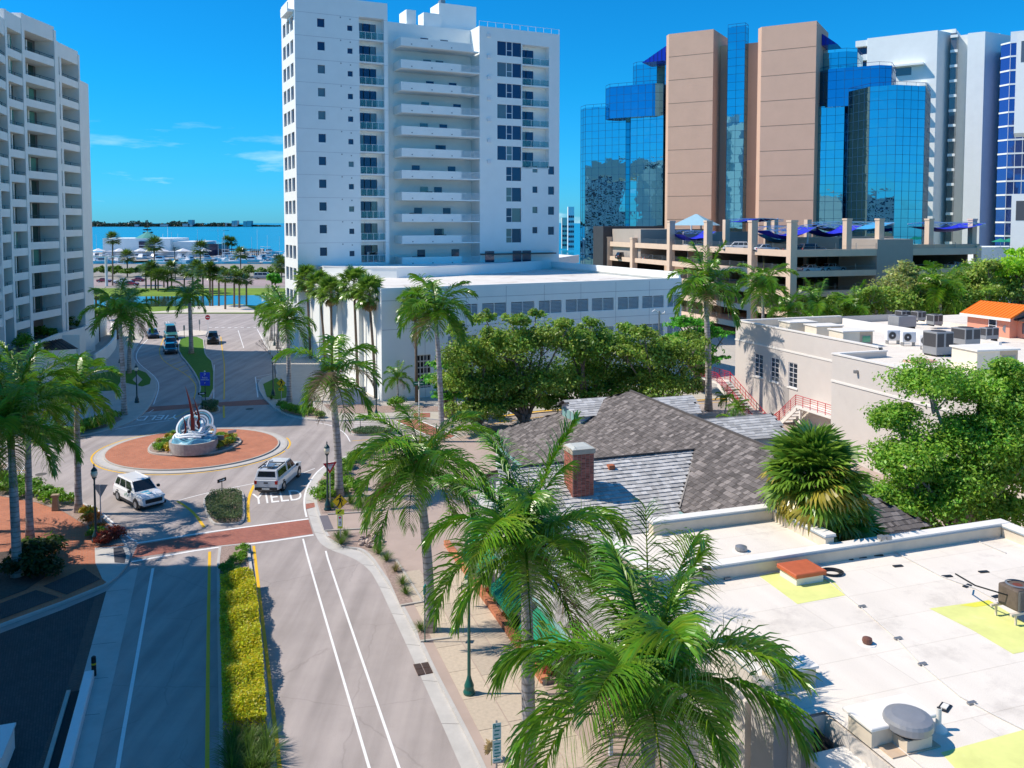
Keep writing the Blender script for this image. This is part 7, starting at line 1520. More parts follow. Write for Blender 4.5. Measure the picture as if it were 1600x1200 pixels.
# Norfolk pine by the marina
b = PY(231, 392, 560); t = thing('norfolk_pine', 'tall dark norfolk pine rising above the marina building', 'tree', (b.x, 560, 0)); H = PY(231, 343, 560).z; MB().tube([(0, 0, 0), (0, 0, H)], [.5, .1], 6).build('trunk', bark, t)
C = [(0, 0, H-1-1.9*k) for k in range(12)]; V, Fq, T, _ = leaves(C, [(1.6+.42*k, 1.6+.42*k, .5) for k in range(12)], 5000, .5, (.02, .045, .02), np.random.default_rng(8), cl=16, sub=.25, flat=.2); link(npmesh('foliage', V, Fq, leaf_m, T), 'foliage', t)
# ================================================================== the marina and the far shore
pen = sheet('marina_peninsula', [P(u, v, -.3) for u, v in ((60, 399), (130, 394), (240, 393), (400, 392), (420, 396), (395, 401.5), (330, 403), (240, 407), (60, 412))], -.3, land_m)
mbd = thing('marina_building', 'long low white marina building with a dark window and a green skylight', 'building', (PY(161, 400, 520).x, 520, -.3))
def mbx(u0, u1, v0_, v1_, Y, d, name, m, par=mbd):
    a, b = PY(u0, v1_, Y), PY(u1, v0_, Y); l = par.location; return MB().box(a.x-l.x, b.x-l.x, Y-l.y, Y+d-l.y, (a.z if v1_ < 399 else -.3)-l.z, b.z-l.z).build(name, m, par)
mbx(161, 266, 372.5, 400, 520, 30, 'main_block', stucco_white); mbx(266, 316, 377.5, 400, 524, 25, 'right_block', stucco_white); mbx(320, 342, 381, 400, 528, 20, 'glass_block', tower_glass); mbx(160, 305, 393, 400, 508, 8, 'long_awning', mat('pale_awning', (.60, .62, .66), .7, .1, .2))
mbx(217, 240, 377, 387, 519, .9, 'dark_window', tower_glass); mbx(217, 240, 383, 383.6, 518.7, .4, 'window_bar', stucco_white); MB().lathe([(8, 0), (.3, 4.2)], 8).build('skylight', mat('green_skylight', (.12, .35, .28), .3, .1, .5), mbd, loc=(PY(231, 372, 528).x-mbd.location.x, 8, PY(231, 372.3, 528).z+.3))
for k in range(6): MB().lathe([(4.6, 0), (.2, 1.6)], 4).build('awning_peak', white_metal, mbd, loc=(4+12.5*k, -14, 3.6))
h2 = thing('harbour_house', 'low glazed harbour house with a flat white roof right of the marina building', 'building', (PY(320, 400, 540).x, 540, -.3)); mbx(320, 345, 382, 399, 541, 12, 'wall', tower_glass, h2); mbx(318, 346, 380.5, 382, 540, 14, 'roof', stucco_white, h2); mbx(340, 384, 389.5, 390.6, 515, 14, 'pier_roof', bronze, h2)
for u in (342, 353, 364, 375, 382): mbx(u, u+.7, 390, 399, 516, .4, 'pier_post', bronze, h2)
def make_boat(L=9.0, seed=0):
    hw = L*.16; V = []; st = ((-.5, .85, 0), (-.1, 1, .0), (.25, .8, .12), (.5, .02, .35)); mb = MB()
    for x, w, dz in st: V += [(x*L, -hw*w, 1.1+dz*L*.12), (x*L, -hw*w*.6, 0), (x*L, hw*w*.6, 0), (x*L, hw*w, 1.1+dz*L*.12)]
    mb.v = V; mb.f = [[4*i+j, 4*i+j+1, 4*i+j+5, 4*i+j+4] for i in range(3) for j in range(3)]+[[4*i+3, 4*i, 4*i+4, 4*i+7] for i in range(3)]+[[0, 3, 2, 1]]; return mb, hw
b0 = thing('motor_boat', 'x', 'boat', (0, 0, -1.2)); hm, hw = make_boat(); fixn(hm.build('hull', white_metal, b0)); MB().hexa([(-2, -hw*.7, 1.1), (1.6, -hw*.6, 1.2), (1.6, hw*.6, 1.2), (-2, hw*.7, 1.1), (-1.8, -hw*.6, 2.4), (.6, -hw*.5, 2.4), (.6, hw*.5, 2.4), (-1.8, hw*.6, 2.4)]).build('cabin', white_metal, b0)
MB().box(-1.6, .9, -hw*.66, hw*.66, 1.6, 2.1).build('cabin_window', tower_glass, b0); MB().box(-2.4, .2, -hw*.7, hw*.7, 3.3, 3.4).bar((-2.2, -hw*.6, 2.3), (-2.2, -hw*.6, 3.3), .05).bar((0, hw*.6, 2.3), (0, hw*.6, 3.3), .05).build('bimini', mat('canvas_top', (.55, .60, .65), .8, .1, 1), b0)
bl = 'white motor boat moored in the crowded marina'; first = True
for i in range(52):
    r = rs; u = r.choice([r.uniform(144, 175), r.uniform(285, 448), r.uniform(300, 448), r.uniform(180, 300), r.uniform(380, 448)]); v = r.uniform(396, 414) if u > 300 else r.uniform(404, 416); p = P(u, v, -1.2)
    if p.y < 418: p.y = 418+r.random()*5
    rz = r.choice([0, pi, pi/2, -pi/2])+r.uniform(-.2, .2)
    if first: b0.location = p; b0.rotation_euler = (0, 0, rz); b0['label'] = bl; b0['group'] = 'boats in the marina'; b0.scale = (1.2,)*3; first = False
    else: d = dup(b0, p, rz, bl); d.scale = (r.uniform(.9, 1.6),)*3
for i in range(16): p = P(rs.uniform(150, 440), rs.uniform(398, 410), -1.2); H = rs.uniform(12, 19); t = thing('sailboat_mast', 'thin bare mast of a moored sailing boat', 'sailing boat', p, rs.random()*3, 'sailing boats in the marina'); fixn(make_boat(8)[0].build('hull', white_metal, t)); MB().tube([(0, 0, .5), (0, 0, H)], [.11, .07], 5).build('mast', white_metal, t); MB().bar((0, 0, 2.2), (-3.5, 0, 2.2), .12).build('boom', MATS['canvas_top'], t); t['label'] = 'moored sailing boat with a thin bare mast'; t.name = 'sailing_boat'
for i in range(14): p = P(391+2.3*i if i < 10 else 395+3*(i-10), 399 if i < 10 else 402, -1.4); tag(MB().tube([(0, 0, 0), (0, 0, 4.2)], .35, 6).build('dock_piling', bark_d, loc=p), 'dark timber piling standing in the bay beside the moored boats', 'piling', 'dock pilings')
for i, v in enumerate((401.5, 406, 410.5)): a, b = P(300, v, -.7), P(446, v, -.7); tag(MB().box(a.x, b.x, -1, 1, -.1, .12).build('dock', concrete, loc=(0, a.y, -.6)), 'long pale dock among the moored boats, '+('farthest', 'middle', 'nearest')[i]+' one', 'dock', 'docks')
p = PY(353, 359.5, 2300); t = thing('speed_boat', 'white boat with a long wake far out on the bay', 'boat', (p.x, 2300, -1.2)); fixn(make_boat(16)[0].build('hull', white_metal, t)); MB().box(-45, -8, -1.2, 1.2, -.2, .25).build('wake', white_metal, t)
# the far shore
ix0, ix1 = PY(120, 350, 4600).x, PY(430, 350, 4600).x; isl_ = sheet('far_island', [(ix0-3500, 4600), (ix1-200, 4580), (ix1+80, 4700), (ix1-500, 5300), (ix0-3500, 5400)], 1.0, land_m)
rng = np.random.default_rng(77); n = 26000; x = rng.uniform(ix0-1500, ix1, n); fall = np.clip((ix1-x)/420, .18, 1); p = np.stack([x, 4600+rng.uniform(0, 120, n), 1+(rng.random(n)**.7)*fall*(15+7*np.sin(x/37)+5*np.sin(x/11.3)+4*np.sin(x/5.1))], 1); up = nrm(rng.normal(size=(n, 3))); a = nrm(np.cross(up, rng.normal(size=(n, 3)))); b = np.cross(up, a); s = rng.uniform(2, 5, (n, 1)); V = np.stack([p-a*s, p+b*s, p+a*s, p-b*s], 1).reshape(-1, 3)
T = np.array([[.02, .06, .05]])*rng.uniform(.6, 1.4, (n, 1)); o = link(npmesh('island_trees', V, np.arange(4*n).reshape(-1, 4), leaf_m, np.repeat(T, 4, axis=0)), 'island_trees'); o['kind'] = 'stuff'; o['label'] = 'dark tree line along the far shore of the bay'
hz_m = mat('distant_wall', (.45, .52, .56), .8, 0)
for i, (u0, u1, vt_) in enumerate(((250, 262, 350.5), (285, 296, 349.5), (294, 300, 343.5), (362, 366, 345), (366.5, 370, 344.5), (380, 385, 345.5), (385.5, 392, 345), (352, 353.2, 348), (210, 216, 350.8))): a, b = PY(u0, 352, 4590), PY(u1, vt_, 4590); tag(MB().box(0, b.x-a.x, 0, 40, 0, b.z).build('shore_building', hz_m, loc=(a.x, 4590, 0)), 'pale distant building among the trees of the far shore', 'building', 'buildings on the far shore')
# lamp standards by the bay road and the tall light mast
# ================================================================== vehicles
car_glass = glass_mat('car_glass', (.02, .025, .035), .05, .3, 0); tyre_m = mat('tyre_rubber', (.02, .02, .02), .8, 0); rim_m = mat('alloy_rim', (.45, .46, .48), .3, 0, metal=.8); blk = mat('black_plastic', (.018, .018, .02), .5, 0); red_l = mat('red_lamp', (.45, .01, .01), .2, 0, coat=.5); head_l = mat('headlamp', (.65, .68, .72), .15, 0, coat=.6); plate_m = mat('number_plate', (.6, .62, .6), .5, 0)
def paint(name, c): return mat('car_paint_'+name, c, .28, 0, coat=.7)
def qpt(c, u, v): return (Vector(c[0])*(1-u)+Vector(c[1])*u)*(1-v)+(Vector(c[3])*(1-u)+Vector(c[2])*u)*v
def pane(name, c, u0, u1, v0, v1, par, m=None, off=.012):
    c = [Vector(q) for q in c]; n_ = (c[1]-c[0]).cross(c[3]-c[0]).normalized()*off; q = [qpt(c, u0, v0)+n_, qpt(c, u1, v0)+n_, qpt(c, u1, v1)+n_, qpt(c, u0, v1)+n_]
    return MB().poly(q).poly([p-n_*.8 for p in q][::-1]).build(name, m or car_glass, par)
WH = {}
def wheel(r, w):
    k = (r, w)
    if k not in WH: WH[k] = (MB().lathe([(r*.62, -w/2), (r*.93, -w/2), (r, -w*.35), (r, w*.35), (r*.93, w/2), (r*.62, w/2)], 20, cap=False).mesh('tyre', tyre_m), None)
    return WH[k][0]
def make_car(name, label, cat, loc, rz, pm, L=4.6, Wd=1.84, H=1.68, hood=1.02, belt=1.02, deck=None, gh=(-.47, .22, -.40, .08), kind='suv', r=.36, detail=True, group=None, clad=True):
    """x forward. gh: cabin bottom rear, bottom front, top rear, top front as fractions of L"""
    t = thing(name, label, cat, loc, rz, group); hw = Wd/2; deck = deck or belt
    st = [(-.50, .90, deck-.06, .38), (-.485, .96, deck, .30), (-.36, 1.0, deck, .24), (gh[0] if gh[0] > -.36 else -.2, 1.0, max(deck, belt)-.0, .24), (0, 1.0, belt, .24), (gh[1], 1.0, belt, .24), (.36, .98, hood, .24), (.455, .92, hood-.08, .28), (.495, .82, hood-.24, .34), (.505, .78, .45, .38)]
    V = []; n = 10
    for x, w, zt, zb in st:
        y = hw*w; V += [(x*L, -y*.8, zb), (x*L, -y*.98, zb+.1), (x*L, -y, (zb+zt)*.52), (x*L, -y*.965, zt-.1), (x*L, -y*.84, zt), (x*L, y*.84, zt), (x*L, y*.965, zt-.1), (x*L, y, (zb+zt)*.52), (x*L, y*.98, zb+.1), (x*L, y*.8, zb)]
    mb = MB(); mb.v = V; m_ = len(st); mb.f = [[n*i+j, n*i+(j+1) % n, n*(i+1)+(j+1) % n, n*(i+1)+j] for i in range(m_-1) for j in range(n)]+[list(range(n)), [n*(m_-1)+j for j in range(n)][::-1]]
    body = fixn(mb.build('body', pm, t)); bev(body, .02, 2)
    a0, b0, a1, b1 = [g*L for g in gh]; wb_, wt_ = hw*.90, hw*.70; zb, zt = belt-.03, H
    P8 = [(a0, -wb_, zb), (b0, -wb_, zb), (b0, wb_, zb), (a0, wb_, zb), (a1, -wt_, zt), (b1, -wt_, zt), (b1, wt_, zt), (a1, wt_, zt)]; c = bev(fixn(MB().hexa(P8).build('cabin', pm, t)), .07, 3)
    pane('windscreen', [P8[1], P8[2], P8[6], P8[5]], .05, .95, .08, .93, c); pane('rear_window', [P8[3], P8[0], P8[4], P8[7]], .08, .92, .25, .88, c)
    for sd, q in ((0, [P8[0], P8[1], P8[5], P8[4]]), (1, [P8[2], P8[3], P8[7], P8[6]])):
        cuts = ((.05, .27), (.30, .60), (.63, .93)) if kind == 'suv' else ((.07, .47), (.52, .92))
        for u0, u1 in cuts:
            if sd: u0, u1 = 1-u1, 1-u0
            pane('side_window', q, u0, u1, .14, .86, c)
    ty = wheel(r, .23); rim = cshare(WH, 'rim%g' % r, lambda: MB().lathe([(r*.60, -.02), (r*.62, .015), (r*.5, .0), (r*.12, .03)], 16).mesh('rim', rim_m)); arch = cshare(WH, 'arch%g' % r, lambda: MB().lathe([(r*1.18, -.01), (r*1.18, .01)], 20).mesh('wheel_arch', blk))
    for x in (-.305*L, .325*L):
        for s in (-1, 1):
            w = link(ty, 'wheel', t, (x, s*(hw-.10), r), (pi/2, 0, 0)); link(rim, 'rim', w, (0, 0, -s*.105), (0 if s < 0 else pi, 0, 0)); link(arch, 'wheel_arch', t, (x, s*(hw*.985), r+.03), (pi/2, 0, 0))
    if clad: MB().box(-.47*L, .47*L, -hw*.99, hw*.99, .24, .42).build('sill_cladding', blk, t)
    MB().box(.497*L, .512*L, -hw*.62, hw*.62, .52, hood-.30).build('grille', blk, t)
    for s in (-1, 1):
        MB().box(.462*L, .492*L, s*hw*.70-.16, s*hw*.70+.16, hood-.30, hood-.16).build('headlight', head_l, t); MB().box(-.507*L, -.485*L, s*hw*.80-.10, s*hw*.80+.10, deck-.34, deck-.08).build('tail_light', red_l, t)
        MB().box(b0-.42, b0-.20, s*(hw+.10)-.08, s*(hw+.10)+.08, belt, belt+.16).build('mirror', blk, t)
    MB().box(-.512*L, -.47*L, -hw*.86, hw*.86, .36, .56).build('rear_bumper', blk, t); MB().box(-.516*L, -.511*L, -.26, .26, .60 if kind != 'pickup' else .42, .74 if kind != 'pickup' else .54).build('number_plate', plate_m, t)
    return t
def place(u0, v0, u1, v1): a, b = P(u0, v0), P(u1, v1); d = b-a; return a, b, atan2(d.y, d.x)
# white sport utility vehicle: wheels on its right side touch at these points
a, b, rz = place(184, 780, 216, 797); side = Vector((-sin(rz), cos(rz), 0)); c = (a+b)/2+side*.82
suv = make_car('sport_utility_vehicle', 'white sport utility vehicle with a leafy printed logo on its side leaving the roundabout', 'car', c, rz, paint('white', (.80, .80, .80)), L=4.75, Wd=1.88, H=1.70, hood=1.08, belt=1.08, gh=(-.485, .235, -.43, .06))
for s in (-1, 1): MB().box(-2.0, .6, s*.60-.02, s*.60+.02, 1.70, 1.74).build('roof_rail', white_metal, suv)
grn = mat('printed_green', (.10, .32, .20), .5, 0)
for s in (-1,):
    for k in range(5): MB().lathe([(.14-.02*k, 0), (.05, .004)], 3).build('logo_leaf', grn, suv, loc=(-.15+.22*k, s*.947, .72+.12*(k % 2)), rot=(pi/2, .5*k, 0))
MB().hexa([(1.3, -.5, 1.085), (2.0, -.2, 1.06), (2.0, .1, 1.06), (1.2, .1, 1.09), (1.3, -.5, 1.09), (2.0, -.2, 1.065), (2.0, .1, 1.065), (1.2, .1, 1.095)]).build('hood_logo', mat('printed_blue', (.12, .45, .62), .4, 0), suv)
# white pickup with a camper shell, driving away
a, b, rz = place(437, 771, 469, 742); side = Vector((-sin(rz), cos(rz), 0)); c = (a+b)/2+side*.86
pk_ = make_car('pickup_truck', 'white pickup truck with a camper shell and roof rack waiting at the painted word', 'pickup truck', c, rz, paint('pearl_white', (.72, .73, .74)), L=5.6, Wd=1.95, H=1.86, hood=1.15, belt=1.15, gh=(-.10, .24, -.07, .11), kind='pickup', r=.39, clad=False)
z0, z1 = 1.12, 1.80; Q = [(-2.78, -.90, z0), (-.58, -.90, z0), (-.58, .90, z0), (-2.78, .90, z0), (-2.55, -.74, z1), (-.60, -.74, z1), (-.60, .74, z1), (-2.55, .74, z1)]; sh = bev(fixn(MB().hexa(Q).build('camper_shell', paint('silver_white', (.60, .62, .65)), pk_)), .05, 2)
pane('rear_window', [Q[3], Q[0], Q[4], Q[7]], .10, .90, .30, .85, sh); pane('side_window', [Q[0], Q[1], Q[5], Q[4]], .08, .9, .2, .85, sh); pane('side_window', [Q[2], Q[3], Q[7], Q[6]], .1, .92, .2, .85, sh)
rk_ = MB()
for x in (-2.3, -1.6, -.9): rk_.box(x-.03, x+.03, -.7, .7, 1.90, 1.94)
for y in (-.68, .68): rk_.box(-2.45, -.7, y-.03, y+.03, 1.88, 1.94)
rk_.build('roof_rack', blk, sh); MB().box(-2.4, -1.5, -.35, .25, 1.95, 2.03).build('rack_load', rim_m, sh); MB().tube([(-2.4, .1, 2.0), (-1.4, .3, 2.1), (-.8, .2, 2.0)], .05, 5).build('rack_bar', white_metal, sh)
MB().box(-2.83, -2.79, -.82, .82, .62, 1.08).build('tailgate', paint('silver_white', (.60, .62, .65)), pk_); MB().box(-2.845, -2.83, -.16, .16, .86, .96).build('gate_handle', blk, pk_); MB().box(-2.88, -2.80, -.3, .3, .42, .54).build('step', rim_m, pk_)
# cars on the north street (facing us)
rzf = AN-pi/2
for (u, v, nm, lb_, cc, kw) in ((239, 527, 'sedan', 'dark blue sedan in the left lane of the north street', (.015, .03, .08), dict(kind='sedan', H=1.46, hood=.92, belt=.94, deck=.98, gh=(-.36, .20, -.22, .05))),
    (266, 551, 'sedan', 'dark sedan at the front of the parked line beside the grass median', (.02, .045, .08), dict(kind='sedan', H=1.46, hood=.92, belt=.94, deck=.98, gh=(-.36, .20, -.22, .05))),
    (267, 541, 'sedan', 'dark blue sedan parked second in the line beside the grass median', (.02, .06, .11), dict(kind='sedan', H=1.46, hood=.92, belt=.94, deck=.98, gh=(-.36, .20, -.22, .05))),
    (267, 529, 'work_truck', 'teal work truck with a ladder rack parked last in the line by the median', (.05, .20, .18), dict(kind='suv', L=5.4, Wd=2.0, H=2.35, hood=1.2, belt=1.25, gh=(-.48, .25, -.46, .10))),
    (333, 536, 'off_road_car', 'black off road car parked on the right side of the grass median', (.012, .012, .015), dict(kind='suv', L=4.4, H=1.82, hood=1.15, belt=1.15, gh=(-.48, .18, -.46, .12)))):
    t = make_car(nm, lb_, 'truck' if 'truck' in nm else 'car', P(u, v), rzf+(.12 if u < 300 else 0), paint(nm+str(u), cc), **kw)
    if nm == 'work_truck':
        r_ = MB()
        for x in (-2.4, -1.2, 0): r_.box(x-.04, x+.04, -.9, .9, 2.6, 2.66).box(x-.04, x+.04, -.9, -.84, 2.3, 2.6).box(x-.04, x+.04, .84, .9, 2.3, 2.6)
        for y in (-.6, -.2): r_.box(-2.6, .4, y-.03, y+.03, 2.66, 2.74)
        r_.build('ladder_rack', white_metal, t)
    if nm == 'off_road_car': MB().lathe([(.36, -.1), (.38, 0), (.36, .1)], 16).build('spare_wheel', tyre_m, t, loc=(2.28, .1, .98), rot=(0, pi/2, 0))
# bay road traffic and garage cars
SD = dict(kind='sedan', H=1.46, hood=.92, belt=.94, deck=.98, gh=(-.36, .20, -.22, .05)); SU = dict(H=1.7, hood=1.05, belt=1.05)
for (u, v, z, rz, lb_, cc, kw) in ((191, 443, 0, 0, 'white pickup truck driving on the bay road', (.75, .75, .75), dict(kind='pickup', L=5.8, H=1.85, hood=1.15, belt=1.15, gh=(-.12, .24, -.08, .12))), (205, 446, 0, 0, 'red car on the bay road beside the white pickup', (.35, .02, .04), SD), (163, 441, 0, 0, 'dark red car at the left end of the bay road', (.25, .02, .04), SD), (215, 440, 0, pi, 'maroon car ahead of the white pickup on the bay road', (.2, .02, .05), SD), (411, 436, 0, 0, 'long grey van on the bay road near the white tower', (.35, .38, .4), dict(H=2.4, L=6.2, Wd=2.1, hood=1.3, belt=1.4, gh=(-.49, .36, -.48, .28))),
    (1268, 424, 12.45, AN, 'white sedan on the third garage level behind the corner column', (.75, .75, .75), SD), (1150, 393, 14.9, AN+2.6, 'white sport utility vehicle on the garage roof between two tan columns', (.78, .78, .78), SU), (1196, 391, 15.0, AN, 'white car on the garage roof left of the corner column', (.75, .76, .78), SD), (1268, 390, 15.2, AN, 'dark sport utility vehicle on the garage roof right of the corner column', (.03, .03, .035), SU), (1247, 390, 15.2, AN, 'black car on the garage roof directly behind the corner column', (.02, .02, .02), SD),
    (1086, 392, 14.9, AN+pi, 'silver car on the garage roof under the left shade sail', (.45, .47, .5), SD), (978, 397, 12.4, AN, 'black car in the shaded left bay of the garage', (.02, .02, .02), SU), (1020, 397, 12.4, AN, 'dark grey car in the second garage bay from the left', (.06, .06, .07), SD), (1300, 422, 12.45, AN, 'silver car deep in the third garage level', (.4, .42, .45), SD), (1496, 410, 12.45, AN, 'white car near the right end of the third garage level', (.7, .7, .7), SD)):
    if 'left bay' in lb_ or 'second garage' in lb_ or 'left shade' in lb_ or '1150' == str(u):
        p = P(u, v, z)
    else: p = P(u, v, z)
    if z > 1: p = PY(u, v, {1268: 139.5 if z < 13 else 138.5, 1150: 152, 1196: 144, 1247: 138, 1086: 168, 978: 192, 1020: 182, 1300: 143, 1496: 149}[u]); p.z = {12.45: 11.75, 12.4: 11.75}.get(z, 14.95)
    make_car('parked_car' if z else 'car', lb_, 'car', p, rz, paint('x%d_%d' % (u, v), cc), **kw)
MB().box(.4, 37, .4, 60, 14.6, 14.93).build('roof_deck', mat('deck_concrete', (.55, .48, .40), .9, .1, .3), gg)

# ================================================================== sculpture on the roundabout
sc = thing('roundabout_sculpture', 'white and blue ring sculpture with dark red blades on a round stone plinth', 'sculpture', P(303, 703, .28), .1)
SS = 1/ (F/P(303, 703).y)          # metres per photo pixel there
MB().lathe([(36*SS, 0), (36*SS, 17*SS)], 40).build('plinth', mat('striped_stone', (.36, .36, .34), .85, .25, 2.5, .2, 20), sc, smooth=False)
bl_ = mat('enamel_white', (.80, .84, .86), .3, .03, 2); bb_ = mat('enamel_blue', (.16, .40, .52), .3, .5, 1.6); rdm = mat('oxblood_steel', (.20, .02, .018), .35, .12, 2)
w_ = MB(); n = 48
for k in range(n):
    a, a2 = 2*pi*k/n, 2*pi*(k+1)/n; f = lambda q_: 33*SS+1.6*SS*sin(7*q_); h = lambda q_: 21*SS+2.5*SS*sin(5*q_+1)
    w_.poly([(f(a)*cos(a), f(a)*sin(a), 17*SS), (f(a2)*cos(a2), f(a2)*sin(a2), 17*SS), (f(a2)*.93*cos(a2), f(a2)*.93*sin(a2), h(a2)), (f(a)*.93*cos(a), f(a)*.93*sin(a), h(a))]); w_.poly([(f(a)*.93*cos(a), f(a)*.93*sin(a), h(a)), (f(a2)*.93*cos(a2), f(a2)*.93*sin(a2), h(a2)), (0, 0, 25*SS)])
fixn(w_.build('wave_base', bb_, sc))
for j in range(5):
    pts = []; R_ = (30-4.5*j)*SS
    for k in range(13): a = .5*j+2*pi*.62*k/12+j; pts.append((R_*cos(a), R_*sin(a), (22+3*j)*SS+1.8*SS*sin(3*a)))
    MB().tube(pts, .10, 5).build('wave_crest', bl_, sc)
def torus(R, r, tilt, z, x=0, y=0, m=bl_, name='ring', wid=.16, yaw=0): 
    o = MB(); n = 40; V = []
    for k in range(n):
        a = 2*pi*k/n; ct, st_ = cos(a), sin(a)
        for (dr, dz) in ((-r, -wid), (r, -wid), (r, wid), (-r, wid)): V.append(((R+dr)*ct, (R+dr)*st_, dz))
    o.v = V; o.f = [[4*k+j, 4*k+(j+1) % 4, 4*((k+1) % n)+(j+1) % 4, 4*((k+1) % n)+j] for k in range(n) for j in range(4)]; return fixn(o.build(name, m, sc, loc=(x, y, z), rot=(tilt, yaw, 0)))
torus(20*SS, .07, radians(50), 36*SS, -5*SS, 0, yaw=-.25); torus(17*SS, .07, radians(56), 36*SS, -4*SS, 0, m=bb_, yaw=-.2); torus(18*SS, .07, radians(62), 42*SS, 9*SS, 8*SS, yaw=.3); torus(14.5*SS, .06, radians(62), 42*SS, 9*SS, 8*SS, m=bb_, yaw=.3); torus(11*SS, .07, radians(66), 41*SS, 9*SS, 8*SS, yaw=.3); torus(7*SS, .06, radians(66), 41*SS, 9*SS, 8*SS, yaw=.3); torus(9*SS, .08, radians(75), 30*SS, 24*SS, 0, yaw=.1)
for (x0, x1, h0, h1, wd, y) in ((0, -10, 20, 101, 8.5, -3), (8, 0, 20, 82, 7, 3), (-14, -13, 18, 56, 6, -10), (5, -3, 20, 66, 7, 9)):
    x0, x1, h0, h1, wd, y = [q_*SS for q_ in (x0, x1, h0, h1, wd, y)]; pts = []; rr = []
    for k in range(9): t_ = k/8; pts.append((x0+(x1-x0)*t_**.8+.25*sin(pi*t_), y, h0+(h1-h0)*t_)); rr.append(max(.015, wd*.5*(1-t_)**.7))
    MB().tube(pts, rr, 4).build('blade', rdm, sc)
for k in range(9):
    a = -.2+.5*k; MB().tube([(26*SS*cos(a), 26*SS*sin(a), 19*SS), (16*SS*cos(a+.3), 16*SS*sin(a+.3), 27*SS), (9*SS*cos(a+.5), 9*SS*sin(a+.5), 33*SS)], [.16, .10, .04], 5).build('splash', bl_ if k % 2 else bb_, sc)
t = thing('plinth_sign', 'small grey lettered sign standing on the plants right of the plinth', 'sign', P(337, 697, .3), 0); MB().box(-.75, .75, -.05, .05, .55, .95).build('panel', grey_metal, t); MB().box(-.5, -.44, -.03, .03, 0, .55).box(.44, .5, -.03, .03, 0, .55).build('post', grey_metal, t)

# ================================================================== lamps and signs
iron_teal = mat('dark_teal_iron', (.010, .05, .055), .4, 0, coat=.2); globe_m = mat('frosted_globe', (.72, .68, .52), .25, .03, 4, coat=.4)
def lamp(base, h, m, label, group=None, head=True):
    t = thing('street_lamp', label, 'street lamp', base, 0, group)
    MB().lathe([(.24, 0), (.26, .1), (.20, .22), (.21, .38), (.12, .62), (.075, .8), (.062, h*.6), (.05, h-.55), (.08, h-.52), (.06, h-.45)], 16).build('post', m, t, smooth=False)
    if head:
        MB().lathe([(.06, h-.46), (.13, h-.44), (.14, h-.38)], 14).build('collar', m, t); MB().lathe([(.12, h-.38), (.19, h-.26), (.21, h-.12), (.17, h+.02), (.15, h+.04)], 16).build('globe', globe_m, t, smooth=True); MB().lathe([(.20, h+.03), (.16, h+.12), (.06, h+.24), (.03, h+.3), (.05, h+.35), (.01, h+.5)], 14).build('cap', m, t)
    return t
lamp(P(150, 846, KZ), 4.45, iron_teal, 'black street lamp with a globe in the coloured plant bed near the white vehicle'); lamp(P(512, 797, KZ), 4.35, iron_teal, 'dark street lamp beside the yield sign right of the roundabout')
for (u, v, h, l_) in ((588, 651, 4.3, 'dark street lamp in front of the white podium corner'), (214, 629, 3.9, 'dark street lamp by the curved left curb of the north street'), (188, 567, 4.3, 'dark street lamp behind the pale palm trunk on the left pavement'), (427, 618, 4.2, 'dark street lamp beside the leafless tree'), (209, 531, 4.3, 'dark street lamp near the blue sedan'), (429, 540, 4.3, 'dark street lamp under the palms by the bay street')): lamp(P(u, v, KZ), h, iron_teal, l_, 'street lamps of the north street')
g = lamp(P(733, 1084, KZ), 5.0, green_metal, 'tall green street lamp standing on the pavement under the palm fronds')
for s in (-.3, .3): MB().tube([(0, 0, 4.6), (s, 0, 4.8), (s, 0, 4.4)], .03, 5).build('bracket', green_metal, g)
tealp = mat('teal_sign_print', (.01, .26, .24), .6, 0); signw = mat('sign_white', (.75, .78, .78), .5, .03, 5); syel = mat('sign_yellow', (.80, .52, .01), .5, .03, 4); sgry = mat('sign_lime', (.60, .68, .03), .5, .03, 4); sred = mat('sign_red', (.50, .01, .03), .5, .02, 4); sblk = mat('sign_black', (.01, .01, .01), .6, 0); sblue = mat('sign_blue', (.02, .07, .55), .5, .03, 4); sgrn = mat('sign_green', (.0, .16, .08), .5, .03, 4); alum = mat('sign_back', (.45, .45, .46), .5, .05, 4, metal=.3)
def post(t, h, r=.035, m=None): return MB().lathe([(r, 0), (r, h)], 8).build('post', m or alum, t)
def plate(t, pts, y, m, name='panel', th=.012): return fixn(MB().hexa([(x, y, z) for x, z in pts]+[(x, y-th, z) for x, z in pts]).build(name, m, t)) if len(pts) == 4 else MB().poly([(x, y, z) for x, z in pts]).build(name, m, t)
def walker(par, cx, cz, s, y):
    m = MB(); q_ = lambda pts: m.poly([(cx+x*s, y, cz+z*s) for x, z in pts])
    q_([(.05+.075*cos(a), .40+.085*sin(a)) for a in [k*pi/5 for k in range(10)]]); q_([(-.06, .29), (.10, .30), (.14, -.02), (-.04, -.02)]); q_([(.09, .0), (.15, -.02), (.23, -.38), (.13, -.40)]); q_([(-.03, .0), (.07, -.02), (-.12, -.40), (-.22, -.36)]); q_([(.08, .29), (.13, .26), (.26, .05), (.20, .02)]); q_([(-.05, .29), (.0, .22), (-.22, .08), (-.26, .13)]); m.build('walking_figure', sblk, par)
